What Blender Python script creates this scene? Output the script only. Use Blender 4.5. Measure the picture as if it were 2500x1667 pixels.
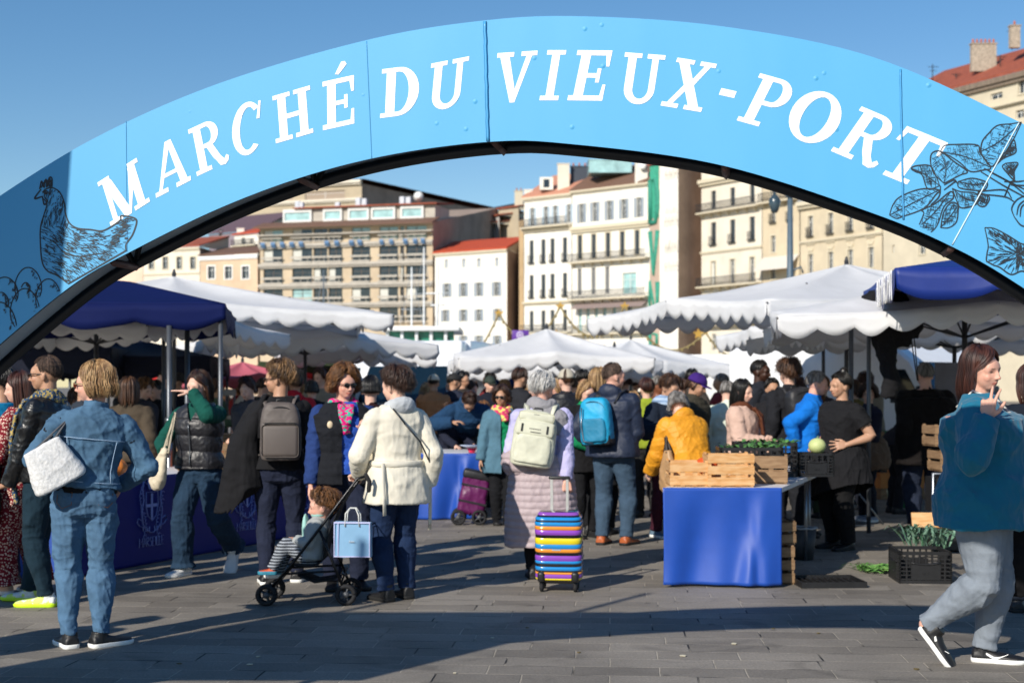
import bpy, bmesh, math, random
import numpy as np
from mathutils import Vector, Matrix
random.seed(7); np.random.seed(7)
for o in list(bpy.data.objects): bpy.data.objects.remove(o)
SC = bpy.context.scene
COL = SC.collection
# ---------------- camera, sky, sun ----------------
F = 3472.0; CX = 1250.0; HZ = 940.0; EYE = 1.53      # photograph's pixel frame (2500 wide) and eye height
cam = bpy.data.cameras.new('camera'); camo = bpy.data.objects.new('camera', cam); COL.objects.link(camo)
camo.location = (0, 0, EYE); camo.rotation_euler = (math.radians(90), 0, 0)
cam.sensor_width = 36; cam.lens = 50; cam.shift_y = (HZ-833.5)/2500.0
cam.clip_end = 3000; cam.clip_start = .1
cam.dof.use_dof = True; cam.dof.focus_distance = 6.3; cam.dof.aperture_fstop = 4.0
SC.camera = camo
SC.render.resolution_x = 1024; SC.render.resolution_y = 682
SUNV = Vector((.66, 1.0, -.70)).normalized()          # the way the sunlight travels
elev = math.asin(-SUNV.z); az = math.atan2(-SUNV.x, -SUNV.y)
w = bpy.data.worlds.new("World"); SC.world = w; w.use_nodes = True
nt = w.node_tree; nt.nodes.clear()
sky = nt.nodes.new('ShaderNodeTexSky'); sky.sky_type = 'NISHITA'; sky.sun_disc = False
sky.sun_elevation = elev; sky.sun_rotation = az; sky.altitude = 10; sky.air_density = 1.0; sky.dust_density = .1; sky.ozone_density = 3.0
bg = nt.nodes.new('ShaderNodeBackground'); bg.inputs[1].default_value = .098
ow = nt.nodes.new('ShaderNodeOutputWorld'); hs = nt.nodes.new('ShaderNodeHueSaturation'); hs.inputs['Saturation'].default_value = 1.22; nt.links.new(sky.outputs[0], hs.inputs['Color']); nt.links.new(hs.outputs[0], bg.inputs[0]); nt.links.new(bg.outputs[0], ow.inputs[0])
sl = bpy.data.lights.new('sun', 'SUN'); sl.energy = 4.6; sl.angle = math.radians(.53); sl.color = (1, .93, .82)
so = bpy.data.objects.new('sun', sl); COL.objects.link(so); so.rotation_euler = SUNV.to_track_quat('-Z', 'Y').to_euler(); so.location = (-20, -40, 40)
SC.view_settings.view_transform = 'Standard'; SC.view_settings.look = 'None'; SC.view_settings.exposure = .2; SC.view_settings.gamma = 1
SC.render.engine = 'CYCLES'

# ---------------- helpers ----------------
def W(px, py, d): return Vector(((px-CX)/F*d, d, EYE+(HZ-py)/F*d))
def G(px, py): d = EYE*F/(py-HZ); return Vector(((px-CX)/F*d, d, 0))
def X(px, d): return (px-CX)/F*d
def Z(py, d): return EYE+(HZ-py)/F*d
def srgb(c):
    if isinstance(c, str): c = tuple(int(c[i:i+2], 16)/255 for i in (0, 2, 4))
    return tuple(((x/12.92) if x <= .04045 else ((x+.055)/1.055)**2.4) for x in c)
_M = {}
def mat(key, col, rough=.8, bump=0, bs=60, var=.12, vs=8, metal=0, coat=0, spec=.5, kind=None, col2=None, sc=1, trans=0, sheen=0, emit=0, stretch=(1,1,1), crease=0):
    """one procedural material; col is an sRGB hex or tuple; kind adds a real surface pattern"""
    if key in _M: return _M[key]
    m = bpy.data.materials.new(key); m.use_nodes = True; n = m.node_tree; N = n.nodes; L = n.links
    b = N['Principled BSDF']; c = srgb(col); c2 = srgb(col2) if col2 else None
    b.inputs['Roughness'].default_value = rough; b.inputs['Metallic'].default_value = metal
    b.inputs['Specular IOR Level'].default_value = spec
    b.inputs['Coat Weight'].default_value = coat; b.inputs['Transmission Weight'].default_value = trans
    if sheen: b.inputs['Sheen Weight'].default_value = sheen
    tc = N.new('ShaderNodeTexCoord'); mp = N.new('ShaderNodeMapping'); L.new(tc.outputs['Object'], mp.inputs[0]); mp.inputs['Scale'].default_value = stretch
    no = N.new('ShaderNodeTexNoise'); no.inputs['Scale'].default_value = vs; no.inputs['Detail'].default_value = 6; no.inputs['Roughness'].default_value = .62; L.new(mp.outputs[0], no.inputs[0])
    rp = N.new('ShaderNodeMapRange'); L.new(no.outputs[0], rp.inputs[0]); rp.inputs[1].default_value = .3; rp.inputs[2].default_value = .7
    rp.inputs[3].default_value = 1-var; rp.inputs[4].default_value = 1+var
    mx = N.new('ShaderNodeMix'); mx.data_type = 'RGBA'; mx.blend_type = 'MULTIPLY'; mx.inputs[0].default_value = 1
    base = None
    if kind == 'attr':
        a = N.new('ShaderNodeVertexColor'); a.layer_name = 'Col'; base = a.outputs[0]
    elif kind:
        mm = N.new('ShaderNodeMix'); mm.data_type = 'RGBA'; mm.inputs[6].default_value = (*c, 1); mm.inputs[7].default_value = (*c2, 1)
        if kind == 'spots':
            v = N.new('ShaderNodeTexVoronoi'); v.inputs['Scale'].default_value = sc; L.new(tc.outputs['Object'], v.inputs[0])
            r = N.new('ShaderNodeMath'); r.operation = 'LESS_THAN'; L.new(v.outputs['Distance'], r.inputs[0]); r.inputs[1].default_value = .38; L.new(r.outputs[0], mm.inputs[0])
        elif kind == 'blotch':
            v = N.new('ShaderNodeTexNoise'); v.inputs['Scale'].default_value = sc; v.inputs['Detail'].default_value = 3; L.new(tc.outputs['Object'], v.inputs[0])
            r = N.new('ShaderNodeMath'); r.operation = 'GREATER_THAN'; L.new(v.outputs[0], r.inputs[0]); r.inputs[1].default_value = .52; L.new(r.outputs[0], mm.inputs[0])
        elif kind == 'stripes':
            v = N.new('ShaderNodeTexWave'); v.bands_direction = 'Z'; v.inputs['Scale'].default_value = sc; L.new(tc.outputs['Object'], v.inputs[0])
            r = N.new('ShaderNodeMath'); r.operation = 'GREATER_THAN'; L.new(v.outputs[1], r.inputs[0]); r.inputs[1].default_value = .5; L.new(r.outputs[0], mm.inputs[0])
        elif kind == 'streak':
            v = N.new('ShaderNodeTexNoise'); v.inputs['Scale'].default_value = sc; v.inputs['Detail'].default_value = 4; L.new(mp.outputs[0], v.inputs[0])
            r = N.new('ShaderNodeMapRange'); L.new(v.outputs[0], r.inputs[0]); r.inputs[1].default_value = .38; r.inputs[2].default_value = .62; L.new(r.outputs[0], mm.inputs[0])
        elif kind == 'tiles':
            v = N.new('ShaderNodeTexWave'); v.bands_direction = 'X'; v.inputs['Scale'].default_value = sc; v.inputs['Distortion'].default_value = .6; L.new(tc.outputs['Object'], v.inputs[0])
            L.new(v.outputs[1], mm.inputs[0])
        elif kind == 'brick':
            v = N.new('ShaderNodeTexBrick'); L.new(mp.outputs[0], v.inputs[0]); v.inputs['Scale'].default_value = sc
            v.inputs['Color1'].default_value = (0,0,0,1); v.inputs['Color2'].default_value = (.5,.5,.5,1); v.inputs['Mortar'].default_value = (1,1,1,1); v.inputs['Mortar Size'].default_value = .012
            L.new(v.outputs[0], mm.inputs[0])
        base = mm.outputs[2]
    if base: L.new(base, mx.inputs[6])
    else: mx.inputs[6].default_value = (*c, 1)
    L.new(rp.outputs[0], mx.inputs[7]); L.new(mx.outputs[2], b.inputs['Base Color'])
    if bump:
        nb = N.new('ShaderNodeTexNoise'); nb.inputs['Scale'].default_value = bs; nb.inputs['Detail'].default_value = 4; L.new(mp.outputs[0], nb.inputs[0])
        bp = N.new('ShaderNodeBump'); bp.inputs['Strength'].default_value = 1; bp.inputs['Distance'].default_value = bump; L.new(nb.outputs[0], bp.inputs['Height']); L.new(bp.outputs[0], b.inputs['Normal'])
        if crease:
            rn = N.new('ShaderNodeTexNoise'); rn.noise_type = 'RIDGED_MULTIFRACTAL'; rn.inputs['Scale'].default_value = 6.5; rn.inputs['Detail'].default_value = 2.5; rn.inputs['Distortion'].default_value = .5; m2 = N.new('ShaderNodeMapping'); m2.inputs['Scale'].default_value = (1,1,1.5); L.new(tc.outputs['Object'], m2.inputs[0]); L.new(m2.outputs[0], rn.inputs[0])
            b2 = N.new('ShaderNodeBump'); b2.inputs['Distance'].default_value = crease; b2.inputs['Strength'].default_value = .8; L.new(rn.outputs[0], b2.inputs['Height']); L.new(bp.outputs[0], b2.inputs['Normal']); L.new(b2.outputs[0], b.inputs['Normal'])
    if emit:
        b.inputs['Emission Color'].default_value = (*c, 1); b.inputs['Emission Strength'].default_value = emit
    _M[key] = m; return m

def setp(o, label=None, cat=None, group=None, kind=None):
    if label: o['label'] = label
    if cat: o['category'] = cat
    if group: o['group'] = group
    if kind: o['kind'] = kind
    return o
def thing(name, label, cat, loc=(0,0,0), rz=0, group=None):
    o = bpy.data.objects.new(name, None); COL.objects.link(o); o.empty_display_size = .1
    o.location = loc; o.rotation_euler = (0, 0, rz); return setp(o, label, cat, group)
def link(name, me, parent=None, mats=None):
    o = bpy.data.objects.new(name, me); COL.objects.link(o)
    if mats is not None:
        for m in (mats if isinstance(mats, (list, tuple)) else [mats]): me.materials.append(m)
    if parent is not None: o.parent = parent
    return o
def copy_tree(o, parent=None):
    c = o.copy(); COL.objects.link(c)
    if parent is not None: c.parent = parent
    for ch in list(o.children): copy_tree(ch, c)
    return c

class MB:
    """collects polygons; build() links them as one mesh object"""
    def __init__(s): s.v = []; s.f = []; s.mi = []; s.sm = []; s.m = 0; s.s = False
    def add(s, vs, fs, smooth=None):
        k = len(s.v); s.v += [tuple(p) for p in vs]
        for f in fs: s.f.append([i+k for i in f]); s.mi.append(s.m); s.sm.append(s.s if smooth is None else smooth)
        return s
    def box(s, a, b, M=None):
        (x0,y0,z0),(x1,y1,z1) = a, b
        vs = [Vector(p) for p in ((x0,y0,z0),(x1,y0,z0),(x1,y1,z0),(x0,y1,z0),(x0,y0,z1),(x1,y0,z1),(x1,y1,z1),(x0,y1,z1))]
        if M: vs = [M @ p for p in vs]
        return s.add(vs, [(0,3,2,1),(4,5,6,7),(0,1,5,4),(1,2,6,5),(2,3,7,6),(3,0,4,7)])
    def rbox(s, a, b, r=.02, M=None):
        """box with rounded edges"""
        bm = bmesh.new(); bmesh.ops.create_cube(bm, size=1)
        for v in bm.verts: v.co = Vector([(a[i]+b[i])/2+v.co[i]*(b[i]-a[i]) for i in range(3)])
        bmesh.ops.bevel(bm, geom=bm.edges[:], offset=r, segments=3, affect='EDGES', profile=.5)
        vs = [(M @ v.co) if M else v.co.copy() for v in bm.verts]; bm.verts.index_update()
        s.add(vs, [[v.index for v in f.verts] for f in bm.faces], True); bm.free(); return s
    def rings(s, R, cap=True, closed=True, smooth=True):
        n = len(R[0]); vs = [p for r in R for p in r]; fs = []
        for i in range(len(R)-1):
            for j in range(n if closed else n-1):
                k = (j+1) % n; fs.append((i*n+j, i*n+k, (i+1)*n+k, (i+1)*n+j))
        if cap: fs.append(list(range(n))[::-1]); fs.append([(len(R)-1)*n+j for j in range(n)])
        return s.add(vs, fs, smooth)
    def tube(s, P, R, n=8, cap=True, ends=False, flat=None):
        """tapered tube through points P; ends=True rounds the ends"""
        P = [Vector(p) for p in P]
        if not isinstance(R, (list, tuple)): R = [R]*len(P)
        R = list(R)
        if ends:
            for e in (0, -1):
                q = P[1] if e == 0 else P[-2]; p = P[0] if e == 0 else P[-1]; r = R[e]
                t = (p-q).normalized(); add = [(p+t*r*math.sin(a), r*math.cos(a)) for a in (.5, 1.0, 1.45)]
                if e == 0:
                    P = [x[0] for x in add[::-1]]+P; R = [x[1] for x in add[::-1]]+R
                else: P += [x[0] for x in add]; R += [x[1] for x in add]
        up = None; out = []
        for i, p in enumerate(P):
            t = (P[min(i+1, len(P)-1)]-P[max(i-1, 0)]).normalized()
            if up is None: up = Vector((0,0,1)) if abs(t.z) < .9 else Vector((0,1,0))
            a = t.cross(up)
            if a.length < 1e-4: a = t.cross(Vector((1,0,0)))
            a.normalize(); u = a.cross(t).normalized(); up = u
            fu = flat if flat else 1
            out.append([p+(a*math.cos(2*math.pi*j/n)+u*math.sin(2*math.pi*j/n)*fu)*R[i] for j in range(n)])
        return s.rings(out, cap)
    def ell(s, c, r, n=16, m=10, M=None):
        c = Vector(c)
        if not isinstance(r, (list, tuple)): r = (r, r, r)
        R = []
        for i in range(m+1):
            th = math.pi*(.02+.96*i/m); R.append([])
            for j in range(n):
                ph = 2*math.pi*j/n; p = Vector((r[0]*math.sin(th)*math.cos(ph), r[1]*math.sin(th)*math.sin(ph), r[2]*math.cos(th)))
                R[-1].append(c+((M @ p) if M else p))
        return s.rings(R[::-1])
    def poly(s, P): return s.add(P, [list(range(len(P)))])
    def prism(s, P, d):
        """polygon P pushed by vector d"""
        d = Vector(d); P = [Vector(p) for p in P]; n = len(P)
        return s.add(P+[p+d for p in P], [list(range(n))[::-1], list(range(n, 2*n))]+[(i, (i+1) % n, n+(i+1) % n, n+i) for i in range(n)])
    def mesh(s, name='m'):
        me = bpy.data.meshes.new(name); me.from_pydata(s.v, [], s.f)
        me.polygons.foreach_set('material_index', s.mi); me.polygons.foreach_set('use_smooth', s.sm); me.update()
        return me
    def build(s, name, mats, parent=None, label=None, cat=None, group=None, kind=None, recalc=True):
        me = s.mesh(name)
        if recalc:
            bm = bmesh.new(); bm.from_mesh(me); bmesh.ops.recalc_face_normals(bm, faces=bm.faces[:]); bm.to_mesh(me); bm.free()
        return setp(link(name, me, parent, mats), label, cat, group, kind)
def rotz(a): return Matrix.Rotation(a, 4, 'Z')
def fr(p, rz=0, rx=0, ry=0): return Matrix.Translation(p) @ rotz(rz) @ Matrix.Rotation(ry, 4, 'Y') @ Matrix.Rotation(rx, 4, 'X')

# common materials
IRON = mat('iron', '2b2f36', .5, metal=.6); STEEL = mat('steel', '8b9096', .35, metal=.9); BLACKP = mat('black_plastic', '1d1e20', .45)
RUBBER = mat('rubber', '17171a', .8); WHITEP = mat('white_paint', 'eeeeec', .45); CHROME = mat('chrome', 'd8dade', .15, metal=1)
# ---------------- ground ----------------
def ground_mat():
    m = bpy.data.materials.new('paving'); m.use_nodes = True; n = m.node_tree; N = n.nodes; L = n.links; b = N['Principled BSDF']
    tc = N.new('ShaderNodeTexCoord'); mp = N.new('ShaderNodeMapping'); mp.inputs['Rotation'].default_value = (0, 0, math.radians(4)); L.new(tc.outputs['Object'], mp.inputs[0])
    wn = N.new('ShaderNodeTexNoise'); wn.inputs['Scale'].default_value = 3; wn.inputs['Detail'].default_value = 3; L.new(mp.outputs[0], wn.inputs[0])
    wm = N.new('ShaderNodeVectorMath'); wm.operation = 'MULTIPLY_ADD'; L.new(wn.outputs[1], wm.inputs[0]); wm.inputs[1].default_value = (.02, .012, 0); L.new(mp.outputs[0], wm.inputs[2])
    def brick(c1, c2, mo, ms):
        v = N.new('ShaderNodeTexBrick'); v.offset = .42; v.offset_frequency = 2; v.squash = 1.25; v.squash_frequency = 3
        L.new(wm.outputs[0], v.inputs[0]); v.inputs['Scale'].default_value = 1
        v.inputs['Brick Width'].default_value = .46; v.inputs['Row Height'].default_value = .235; v.inputs['Mortar Size'].default_value = ms; v.inputs['Mortar Smooth'].default_value = .35
        v.inputs['Color1'].default_value = c1; v.inputs['Color2'].default_value = c2; v.inputs['Mortar'].default_value = mo; return v
    v = brick((.175,.156,.132,1), (.262,.235,.20,1), (.38,.335,.27,1), .0045)
    h = brick((1,1,1,1), (.86,.86,.86,1), (0,0,0,1), .006)
    big = N.new('ShaderNodeTexNoise'); big.inputs['Scale'].default_value = .7; big.inputs['Detail'].default_value = 7; big.inputs['Roughness'].default_value = .7; L.new(tc.outputs['Object'], big.inputs[0])
    mr = N.new('ShaderNodeMapRange'); L.new(big.outputs[0], mr.inputs[0]); mr.inputs[1].default_value = .3; mr.inputs[2].default_value = .72; mr.inputs[3].default_value = .72; mr.inputs[4].default_value = 1.3
    fin = N.new('ShaderNodeTexNoise'); fin.inputs['Scale'].default_value = 70; fin.inputs['Detail'].default_value = 5; L.new(tc.outputs['Object'], fin.inputs[0])
    mf = N.new('ShaderNodeMapRange'); L.new(fin.outputs[0], mf.inputs[0]); mf.inputs[1].default_value = .3; mf.inputs[2].default_value = .7; mf.inputs[3].default_value = .8; mf.inputs[4].default_value = 1.2
    q = N.new('ShaderNodeMath'); q.operation = 'MULTIPLY'; L.new(mr.outputs[0], q.inputs[0]); L.new(mf.outputs[0], q.inputs[1])
    # dark joints here and there, where the filling has washed out
    jn = N.new('ShaderNodeTexNoise'); jn.inputs['Scale'].default_value = 2.2; L.new(tc.outputs['Object'], jn.inputs[0])
    jr = N.new('ShaderNodeMapRange'); L.new(jn.outputs[0], jr.inputs[0]); jr.inputs[1].default_value = .5; jr.inputs[2].default_value = .62
    inv = N.new('ShaderNodeMath'); inv.operation = 'SUBTRACT'; inv.inputs[0].default_value = 1; L.new(h.outputs[0], inv.inputs[1]); inv.use_clamp = True
    ss = N.new('ShaderNodeMapRange'); L.new(inv.outputs[0], ss.inputs[0]); ss.inputs[1].default_value = .3; ss.inputs[2].default_value = .9
    jj = N.new('ShaderNodeMath'); jj.operation = 'MULTIPLY'; L.new(ss.outputs[0], jj.inputs[0]); L.new(jr.outputs[0], jj.inputs[1])
    mx = N.new('ShaderNodeMix'); mx.data_type = 'RGBA'; mx.blend_type = 'MULTIPLY'; mx.inputs[0].default_value = 1; L.new(v.outputs[0], mx.inputs[6]); L.new(q.outputs[0], mx.inputs[7])
    gv = N.new('ShaderNodeTexVoronoi'); gv.inputs['Scale'].default_value = 2.6; L.new(tc.outputs['Object'], gv.inputs[0]); gr = N.new('ShaderNodeMapRange'); L.new(gv.outputs['Distance'], gr.inputs[0]); gr.inputs[1].default_value = .045; gr.inputs[2].default_value = .075; gr.inputs[3].default_value = .62; gr.inputs[4].default_value = 1
    st = N.new('ShaderNodeTexNoise'); st.inputs['Scale'].default_value = 1.7; st.inputs['Detail'].default_value = 8; st.inputs['Distortion'].default_value = 1.2; L.new(tc.outputs['Object'], st.inputs[0]); sr = N.new('ShaderNodeMapRange'); L.new(st.outputs[0], sr.inputs[0]); sr.inputs[1].default_value = .58; sr.inputs[2].default_value = .68; sr.inputs[3].default_value = 1; sr.inputs[4].default_value = .74
    q1 = N.new('ShaderNodeMath'); q1.operation = 'MULTIPLY'; L.new(gr.outputs[0], q1.inputs[0]); L.new(sr.outputs[0], q1.inputs[1]); mxx = N.new('ShaderNodeMix'); mxx.data_type = 'RGBA'; mxx.blend_type = 'MULTIPLY'; mxx.inputs[0].default_value = 1; L.new(mx.outputs[2], mxx.inputs[6]); L.new(q1.outputs[0], mxx.inputs[7]); mx = mxx
    m2 = N.new('ShaderNodeMix'); m2.data_type = 'RGBA'; L.new(jj.outputs[0], m2.inputs[0]); L.new(mx.outputs[2], m2.inputs[6]); m2.inputs[7].default_value = (.02,.019,.017,1)
    L.new(m2.outputs[2], b.inputs['Base Color']); b.inputs['Roughness'].default_value = .72; b.inputs['Specular IOR Level'].default_value = .35
    ad = N.new('ShaderNodeMath'); ad.operation = 'MULTIPLY_ADD'; L.new(fin.outputs[0], ad.inputs[0]); ad.inputs[1].default_value = .22; L.new(h.outputs[0], ad.inputs[2])
    bp = N.new('ShaderNodeBump'); bp.inputs['Strength'].default_value = .9; bp.inputs['Distance'].default_value = .006; L.new(ad.outputs[0], bp.inputs['Height']); L.new(bp.outputs[0], b.inputs['Normal'])
    return m
g = MB(); g.add([(-400,-60,0),(400,-60,0),(400,900,0),(-400,900,0)], [(0,1,2,3)])
g.build('ground', ground_mat(), kind='structure', recalc=False)
# ---------------- the arch ----------------
AU = Vector((math.cos(.16), -math.sin(.16), 0)); AN = Vector((-math.sin(.16), -math.cos(.16), 0))   # along the banner, out of its front
A0 = Vector((0, 5.43, 0))
def AP(px, py):
    """where the sight line through a photo point meets the banner, as (s, z) in the banner's own frame"""
    r = Vector(((px-CX)/F, 1, (HZ-py)/F)); t = A0.dot(AN)/r.dot(AN); p = Vector((0,0,EYE))+r*t
    return ((p-A0).dot(AU), p.z)
def AW(s, z, out=0): return A0+AU*s+Vector((0,0,z))+AN*out
K = 2500/2352.0
top = [AP(x*K, y*K) for x, y in ((0,450),(222,315),(500,193),(845,92),(1110,48),(1330,38),(1650,60),(2000,130),(2340,280))]
bot = [AP(x*K, y*K) for x, y in ((0,790),(170,652),(300,578),(500,480),(700,405),(900,355),(1125,326),(1300,330),(1650,378),(2000,488),(2200,573),(2352,662))]
# beyond the picture the banner runs on down to the ground
def ext(P, end, bend, step=.38):
    """carry an edge on past the picture, bending it steadily down to the ground"""
    a, b = (P[-2], P[-1]) if end else (P[1], P[0]); an = math.atan2(b[1]-a[1], b[0]-a[0]); p = b; out = []
    while p[1] > 0 and len(out) < 30:
        an += (-bend if end else bend); p = (p[0]+math.cos(an)*step, p[1]+math.sin(an)*step); out.append(p)
    q = out[-2] if len(out) > 1 else b; t = q[1]/(q[1]-out[-1][1]); out[-1] = (q[0]+(out[-1][0]-q[0])*t, 0.0)
    return out
top = ext(top, 0, .09)[::-1]+top+ext(top, 1, .10)
bot = ext(bot, 0, .06)[::-1]+bot+ext(bot, 1, .08)
def spline(P, n):
    P = [np.array(p) for p in P]; P = [2*P[0]-P[1]]+P+[2*P[-1]-P[-2]]; out = []
    for i in range(1, len(P)-2):
        for k in range(8):
            t = k/8; a, b, c, d = P[i-1:i+3]
            out.append(.5*((2*b)+(-a+c)*t+(2*a-5*b+4*c-d)*t*t+(-a+3*b-3*c+d)*t**3))
    out.append(P[-2]); out = np.array(out)
    L = np.concatenate([[0], np.cumsum(np.linalg.norm(np.diff(out, axis=0), axis=1))]); u = np.linspace(0, L[-1], n)
    return np.stack([np.interp(u, L, out[:, 0]), np.interp(u, L, out[:, 1])], 1)
# pair both edges by the same place along the arch
NT = 160
T = spline(top, 400); B = spline(bot, 400)
cs, cz = 0.1, -.9       # the radial centre used to pair the edges
def ang(P): return np.arctan2(P[:, 1]-cz, P[:, 0]-cs)
aT, aB = ang(T), ang(B)
lo = min(aT.max(), aB.max()); hi = max(aT.min(), aB.min())
def at_ang(P, a, t):
    o = np.argsort(a); return np.array([np.interp(t, a[o], P[o, 0]), np.interp(t, a[o], P[o, 1])])
angs = np.linspace(aB.max(), aB.min(), NT)
TT = np.array([at_ang(T, aT, t) for t in angs]); BB = np.array([at_ang(B, aB, t) for t in angs])
TT[0] = T[0]; TT[-1] = T[-1]
DEPTH = .27
def banner_mat():
    m = bpy.data.materials.new('printed_vinyl'); m.use_nodes = True; n = m.node_tree; N = n.nodes; L = n.links; b = N['Principled BSDF']
    b.inputs['Base Color'].default_value = (*srgb('46a0d2'), 1); b.inputs['Roughness'].default_value = .6; b.inputs['Specular IOR Level'].default_value = .7
    tc = N.new('ShaderNodeTexCoord'); mp = N.new('ShaderNodeMapping'); mp.inputs['Scale'].default_value = (1, 1, .35); L.new(tc.outputs['Object'], mp.inputs[0])
    a = N.new('ShaderNodeTexNoise'); a.inputs['Scale'].default_value = 2.2; a.inputs['Detail'].default_value = 2; L.new(mp.outputs[0], a.inputs[0])
    v = N.new('ShaderNodeTexVoronoi'); v.inputs['Scale'].default_value = 9; v.inputs['Randomness'].default_value = 1; L.new(tc.outputs['Object'], v.inputs[0])
    r = N.new('ShaderNodeMapRange'); L.new(v.outputs['Distance'], r.inputs[0]); r.inputs[1].default_value = .0; r.inputs[2].default_value = .09; r.inputs[3].default_value = .25; r.inputs[4].default_value = 0
    ad = N.new('ShaderNodeMath'); L.new(a.outputs[0], ad.inputs[0]); L.new(r.outputs[0], ad.inputs[1])
    bp = N.new('ShaderNodeBump'); bp.inputs['Distance'].default_value = .02; bp.inputs['Strength'].default_value = .6; L.new(ad.outputs[0], bp.inputs['Height']); L.new(bp.outputs[0], b.inputs['Normal'])
    return m
arch = thing('market_arch', 'light blue printed arch over the market entrance reading MARCHE DU VIEUX-PORT', 'arch', A0)
def rel(p): return p-A0
def sheet(name, out, m, y0=0, y1=NT, thick=.004):
    mb = MB(); R = []
    for i in range(y0, y1):
        ring = []
        for k in range(7):
            q = BB[i]+(TT[i]-BB[i])*k/6; s_, z_ = q
            wob = 0
            ring.append(rel(AW(s_, z_, out+wob*(0 < k < 6))))
        R.append(ring+[p-AN*thick for p in ring[::-1]])
    mb.rings(R, cap=True, smooth=False)
    return mb.build(name, m, arch)
BAN = banner_mat()
ib = sheet('banner', 0, BAN)
sheet('rear_panel', -DEPTH, mat('panel_back', 'e8ecf0', .6, var=.06))
mb = MB()     # upper skin closing the box
mb.rings([[rel(AW(TT[i][0], TT[i][1]-.002, -.005)), rel(AW(TT[i][0], TT[i][1]-.002, -DEPTH-.003)), rel(AW(TT[i][0], TT[i][1]-.012, -DEPTH-.003)), rel(AW(TT[i][0], TT[i][1]-.012, -.005))] for i in range(NT)])
mb.build('top_skin', mat('top_skin', '4e9fd6', .5), arch)
FRM = mat('arch_steel', '1b2027', .42, metal=.3, var=.2); RUST = mat('arch_steel_brown', '4a3330', .6)
for nm, out in (('front_tube', -.016), ('rear_tube', -DEPTH+.018)):
    mb = MB(); mb.tube([rel(AW(BB[i][0], BB[i][1]+(.010 if nm == 'front_tube' else .018), out)) for i in range(NT)], .007 if nm == 'front_tube' else .026, 8); mb.build(nm, FRM, arch)
    mb = MB(); mb.tube([rel(AW(TT[i][0]*.985, TT[i][1]-.06, -.04 if nm == 'front_tube' else out-.0+.02)) for i in range(NT)], .017, 8); mb.build('upper_tube', FRM, arch)
# cross members under the arch: one straight bar, one diagonal, an upright on each side
for px, py in ((250,602),(676,430),(1140,330),(1660,385),(2192,570)):
    s_, z_ = AP(px*K, py*K); i = int(np.argmin((BB[:, 0]-s_)**2+(BB[:, 1]-z_)**2)); j = min(i+7, NT-1); h = TT[i]-BB[i]
    mb = MB(); mb.tube([rel(AW(*BB[i], -.02)), rel(AW(*BB[i], -DEPTH+.02))], .016, 4)
    mb.build('cross_bar', RUST, arch)
    mb = MB(); mb.tube([rel(AW(BB[i][0], BB[i][1]+.02, -DEPTH+.03)), rel(AW(BB[i][0]+h[0]*.5+.25, BB[i][1]+h[1]*.5, -.06))], .012, 6)
    mb.tube([rel(AW(BB[i][0], BB[i][1], -DEPTH+.03)), rel(AW(*(BB[i]+h*.95), -DEPTH+.03))], .012, 6)
    mb.build('brace', FRM, arch)
for e in (0, -1):
    mb = MB(); q = BB[e]; t = T[e] if e == 0 else T[-1]
    a, b_ = min(q[0], t[0])-.1, max(q[0], t[0])+.1
    mb.prism([rel(AW(a, 0, .12)), rel(AW(b_, 0, .12)), rel(AW(b_, 0, -DEPTH-.12)), rel(AW(a, 0, -DEPTH-.12))], (0,0,.03)); mb.build('base_plate', FRM, arch)
# seams and taped joints of the vinyl
def seam(p0, p1, wdt, m, name, out=.004, rough=True):
    a, b_ = AP(*p0), AP(*p1); mb = MB(); R = []
    for k in range(25):
        t = k/24; s_, z_ = a[0]+(b_[0]-a[0])*t, a[1]+(b_[1]-a[1])*t; j = (math.sin(k*2.1)*.05+math.sin(k*5)*.04)*wdt if rough else 0
        R.append([rel(AW(s_-wdt/2+j, z_, out*.4)), rel(AW(s_+j, z_, out)), rel(AW(s_+wdt/2+j, z_, out*.4)), rel(AW(s_+j, z_, .0006))])
    mb.rings(R); return mb.build(name, m, arch)
TAPE = mat('seam_vinyl', '4a9cd0', .35)
seam((1114*K,50*K),(1121*K,325*K),.014,TAPE,'seam',.006); seam((2068*K,160*K),(2075*K,505*K),.008,TAPE,'seam',.004)
seam((842*K,95*K),(854*K,365*K),.003,TAPE,'seam',.0018,False); seam((290*K,278*K),(292*K,578*K),.003,TAPE,'seam',.0018,False)
seam((2340*K,283*K),(2187*K,562*K),.006,mat('pale_edge','cfe6f2',.4),'seam',.005,False)

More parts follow.
